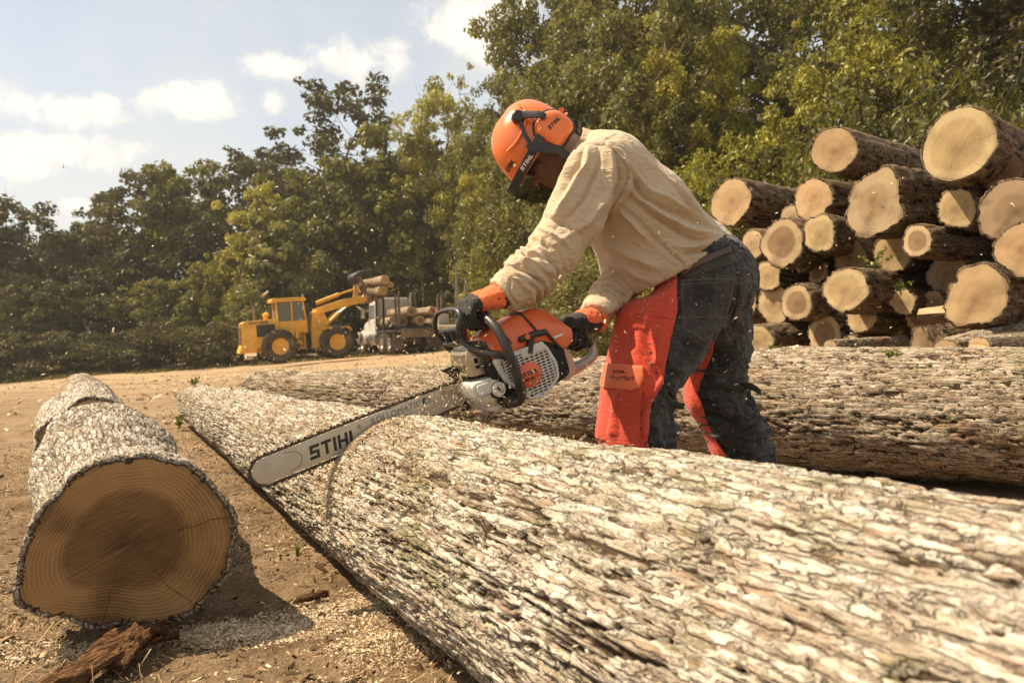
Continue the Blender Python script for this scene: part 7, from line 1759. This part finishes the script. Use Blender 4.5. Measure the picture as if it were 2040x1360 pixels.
# pale heaps of fresh sawdust
rgh = np.random.default_rng(15); hp = []
for (px_, py_, n_, sx_, sy_) in ((690, 1215, 5000, 0.10, 0.07), (60, 1290, 3000, 0.10, 0.06), (560, 1250, 3500, 0.10, 0.05), (430, 1235, 2500, 0.07, 0.04), (760, 1290, 3500, 0.07, 0.06)):
    c_ = at_z(px_, py_, 0); a_ = rgh.normal(size=(n_, 2)) * [sx_, sy_]; x_ = c_[0] + a_[:, 0]; y_ = c_[1] + a_[:, 1]; hp.append(np.stack([x_, y_, gz(x_, y_) + 0.012 * np.exp(-(a_[:, 0] / sx_) ** 2 - (a_[:, 1] / sy_) ** 2) * rgh.random(n_)], 1))
kind(scatter_chips('sawdust_heaps', np.vstack(hp), 0.0026, 16, CHIP, 0.5), 'stuff')
# sawdust thrown on the two trunks and round the cut
rg = np.random.default_rng(77); pts = []
for _ in range(6500):
    s = s_cut + rg.normal() * (0.30 if rg.random() < 0.65 else 0.9); t = tc0 + rg.normal() * 0.55
    if not (0.1 < s < L1 - 0.1): continue
    r = (0.154 + (rB1 - 0.154) * s / L1) * 1.012 + 0.006; c = LA + ldir * s; pts.append(c + RL[:, 1] * r * math.cos(t) + RL[:, 2] * r * math.sin(t))
for _ in range(2600):                                            # fresh dust along both lips of the cut
    s = s_cut + (1 if rg.random() < 0.6 else -1) * (0.007 + abs(rg.normal()) * 0.022); t = tc0 + rg.normal() * 0.45
    r = (0.154 + (rB1 - 0.154) * s / L1) * 1.012 + 0.004; c = LA + ldir * s; pts.append(c + RL[:, 1] * r * math.cos(t) + RL[:, 2] * r * math.sin(t))
kind(scatter_chips('sawdust_on_trunk', np.array(pts), 0.0024, 8, CHIP, 0.35), 'stuff')
# chips in flight, thrown back from the cut towards the man and left
kp = SAW_O + SAW_F * 0.05 - SAW_U * 0.03; n = 1000
v = np.stack([rg.normal(size=n) * 0.9 + 0.15, rg.normal(size=n) * 0.45 + 0.1, np.abs(rg.normal(size=n)) * 0.5 - 0.12], 1); tt = rg.random(n) ** 1.3
fp = kp + v * (tt * 0.85)[:, None] - np.array([0, 0, 0.18]) * (tt ** 2)[:, None]
far_ = np.stack([rg.uniform(-1.6, 1.3, 700), rg.uniform(1.9, 3.4, 700), rg.uniform(0.50, 1.15, 700)], 1)
fp = np.vstack([fp, far_]); fp = fp[(fp[:, 2] > 0.50) & (fp[:, 1] > 1.6)]
kind(scatter_chips('flying_wood_chips', fp, 0.0030, 9, CHIP, 0.3, tilt=1.0, aspect=2.2), 'stuff')
near_c = kp + rg.normal(size=(1600, 3)) * np.array([0.10, 0.07, 0.055]) - SAW_F * 0.03
kind(scatter_chips('sawdust_spray', near_c, 0.0024, 10, CHIP, 0.4, tilt=1.0), 'stuff')
# specks of sawdust stuck to the clothes
cp_ = []
for nm_, k_ in (('jeans', 420), ('chaps', 160), ('shirt', 60), ('top_cover', 0)):
    o_ = [o for o in COL.objects if o.name.split('.')[0] == nm_][0]; co_ = np.zeros(len(o_.data.vertices) * 3); o_.data.vertices.foreach_get('co', co_); co_ = co_.reshape(-1, 3)
    no_ = np.zeros(len(co_) * 3); o_.data.vertices.foreach_get('normal', no_); no_ = no_.reshape(-1, 3); ok_ = np.where(no_[:, 1] < -0.1)[0]
    if k_: j_ = rg.choice(ok_, k_); cp_.append(co_[j_] + no_[j_] * 0.001)
kind(scatter_chips('sawdust_on_clothes', np.vstack(cp_), 0.0021, 12, CHIP, 0.4, tilt=1.0), 'stuff')
# strips of torn bark in the lower left
RED = bark_mat('torn red inner bark', (0.04, 0.018, 0.009), (0.11, 0.052, 0.024), (0.26, 0.135, 0.062), (0.11, 0.05, 0.025), 0.0, 1.6, 0.8, 0.3)
def bark_strip(label, a, b, w, seed, arch=0.03):
    rg = np.random.default_rng(seed); n = 40; k = 14; a = np.asarray(a); b = np.asarray(b); t = np.linspace(0, 1, n); d = b - a; s = unit(np.cross(d, [0, 0, 1])); rows = []
    for i, ti in enumerate(t):
        c = a + d * ti; c[2] = float(gz(c[0], c[1])) + arch * math.sin(math.pi * ti) + 0.02; ww = w * (0.35 + 0.65 * math.sin(math.pi * min(1, ti * 0.85 + 0.12))) * (1 + 0.25 * noise3(np.array([[ti * 9, seed, 0.0]]), 3)[0])
        u = np.linspace(-1, 1, k); q = np.stack([u * 3.5, np.full(k, ti * 2.2), np.full(k, seed * 1.0)], 1); rows.append(c + s * (u * ww)[:, None] + np.array([0, 0, 1.0]) * ((1 - u ** 2) * ww * 0.55 + 0.030 * min(1, w / 0.05) * np.abs(fbm(q * np.array([2.4, 0.7, 1]), seed, 4)))[:, None])
    top = np.concatenate(rows); bot = top - [0, 0, 0.012]; V = np.vstack([top, bot]); ii = np.arange(n * k).reshape(n, k); o2 = n * k
    F_ = np.stack([ii[:-1, :-1], ii[1:, :-1], ii[1:, 1:], ii[:-1, 1:]], -1).reshape(-1, 4); Fb = F_[:, ::-1] + o2
    ed = np.concatenate([ii[0], ii[1:, -1], ii[-1, -2::-1], ii[-2:0:-1, 0]]); e2 = np.roll(ed, -1); Fs = np.stack([ed, e2, e2 + o2, ed + o2], -1)
    loc = V[:, :].mean(0) * [1, 1, 0]; Rb = frame(d); me = mesh_arrays('bark_strip', (V - loc) @ Rb, np.vstack([F_, Fb, Fs])); set_attr(me, 'plate', np.full(len(V), 0.6)); set_attr(me, 'cell', np.tile(rg.random(n * k), 2))
    o = link('bark_strip', me, RED, None); Mx = np.eye(4); Mx[:3, :3] = Rb; Mx[:3, 3] = loc; o.matrix_world = Matrix(Mx.tolist()); tag(o, label, 'bark', 'strips of torn bark'); return o
bark_strip('broad reddish strip of torn bark at the bottom left edge', at_z(60, 1390, 0), at_z(345, 1262, 0), 0.042, 3, 0.02)
bark_strip('narrow dark splinter of bark under the brown faced log', at_z(230, 1330, 0), at_z(335, 1270, 0), 0.030, 4, 0.035)
bark_strip('loose bark sliver on the soil right of the brown faced log', at_z(590, 1196, 0), at_z(655, 1186, 0), 0.009, 5, 0.002)
bark_strip('dark splinter lying behind the far end of the grey trunk', at_z(700, 752, 0), at_z(738, 738, 0), 0.05, 6, 0.06)
kind(straw(16000, 23, (-16, 4), (6.0, 34.0), 0.16, 0.005, 'far_straw', STRAW, lambda p: np.clip(0.15 + 0.9 * fbm(p * np.array([0.35, 0.6, 0]), 24, 3), 0.0, 1), 0.15), 'stuff')
kind(scatter_chips('far_wood_chips', ground_pts(9000, 25, (-14, 4), (6.0, 30.0), patchy) + [0, 0, 0.01], 0.022, 26, CHIP, 0.3), 'stuff')
# small green plants
GRN = leaf_mat('fresh green leaves', (0.07, 0.09, 0.014), (0.14, 0.17, 0.026), (0.26, 0.28, 0.05), 0.35)
def sprig(label, p, h, n, seed, ll=0.03, spread=0.6, name='weed', cat='plant', blade=False):
    rg = np.random.default_rng(seed); root = empty(name, tuple(p)); tag(root, label, cat, 'small weeds'); st = MB(); V = []; 
    for i in range(n):
        a = rg.uniform(0, 6.28); o = np.array([math.cos(a), math.sin(a), 0]) * spread * h * rg.uniform(0.2, 1); tip = o + [0, 0, h * rg.uniform(0.5, 1)]
        pts = spline([np.zeros(3), tip * [0.3, 0.3, 0.6], tip], 6)
        if blade:
            s = np.cross(unit(tip), [0.3, 0.2, 1]); s = unit(s) * ll * 0.12; w = np.array([0.5, 1, 1, 0.8, 0.5, 0.05])
            for j in range(5): V += [pts[j] - s * w[j], pts[j] + s * w[j], pts[j + 1] + s * w[j + 1], pts[j + 1] - s * w[j + 1]]
        else:
            st.tube(pts, 0.0012, 5)
            for j in range(2, 6):
                for _ in range(2):
                    d = unit(rg.normal(size=3) + [0, 0, 0.4]); s = unit(np.cross(d, rg.normal(size=3))); c = pts[j]; L_ = ll * rg.uniform(0.6, 1.2)
                    V += [c, c + d * L_ * 0.5 + s * L_ * 0.3, c + d * L_, c + d * L_ * 0.5 - s * L_ * 0.3]
    V = np.array(V); me = mesh_arrays('leaf_blades', V, np.arange(len(V)).reshape(-1, 4), False); set_attr(me, 'tone', np.repeat(rg.random(len(V) // 4), 4)); kind(link('leaf_blades', me, GRN, root), 'stuff')
    if not blade: st.build('stem', GRN, root)
    return root
sprig('thin green grass sprig growing beside the pale trunk', at_z(592, 1110, 0.0), 0.055, 7, 1, 0.035, 0.5, blade=True)
sprig('green weed by the far end of the pale trunk', at(355, 800, 5.9) * [1, 1, 0], 0.10, 7, 2, 0.035)
sprig('leafy twig standing on the far end of the pale trunk', at(388, 772, 6.0), 0.07, 5, 3, 0.028)
sprig('green leafy twig caught on the pile above the cracked face log', at(1742, 545, 5.25), 0.16, 8, 4, 0.032, 0.8)
sprig('green twig lying against the flank of the cracked face log', at(1795, 590, 5.2), 0.12, 6, 5, 0.026, 0.8)
sprig('yellow green weed peeking over the grey trunk below the pile', at(1775, 714, 3.55), 0.035, 5, 6, 0.022, 0.9)
sprig('green leaf tuft on the grey trunk beside the jeans', at(1545, 708, 3.95), 0.04, 5, 7, 0.035, 0.9)
lf = at_plane(1228, 962, LA + ldir * 5.35 + RL[:, 2] * 0.25, RL[:, 2] * 0.8 + RL[:, 1] * (0.3 if RL[0, 1] < 0 else -0.3))
e1, e2 = RL[:, 0], RL[:, 1]; o_ = np.array([(-0.012, 0, 0), (-0.004, 0.006, 0.002), (0.006, 0.005, 0.001), (0.012, 0, 0.003), (0.005, -0.006, 0.001), (-0.005, -0.005, 0.002)])
me = mesh_arrays('fallen_leaf', np.array([e1 * a + e2 * b + RL[:, 2] * c for a, b, c in o_]), [np.array([[0, 1, 2, 3]]), np.array([[0, 3, 4, 5]])], False); set_attr(me, 'tone', np.full(6, 0.95))
tag(link('fallen_leaf', me, GRN, None, tuple(lf)), 'single pale green leaf lying on the pale trunk', 'leaf')

# ------------------------------------------------------------------ dusty summer air
hz = MB().box((0, 600, 10.75), (1840, 1840, 30.5)).build('haze', None, None, 0); kind(hz, 'stuff')
hmt = bpy.data.materials.new('dusty air'); hmt.use_nodes = True; hn = hmt.node_tree; hn.nodes.remove(hn.nodes['Principled BSDF'])
pv = N(hn, 'ShaderNodeVolumePrincipled'); pv.inputs['Color'].default_value = (0.95, 0.90, 0.80, 1); pv.inputs['Density'].default_value = 0.0007; pv.inputs['Anisotropy'].default_value = 0.3
hn.links.new(pv.outputs[0], hn.nodes['Material Output'].inputs['Volume']); hz.data.materials.append(hmt)
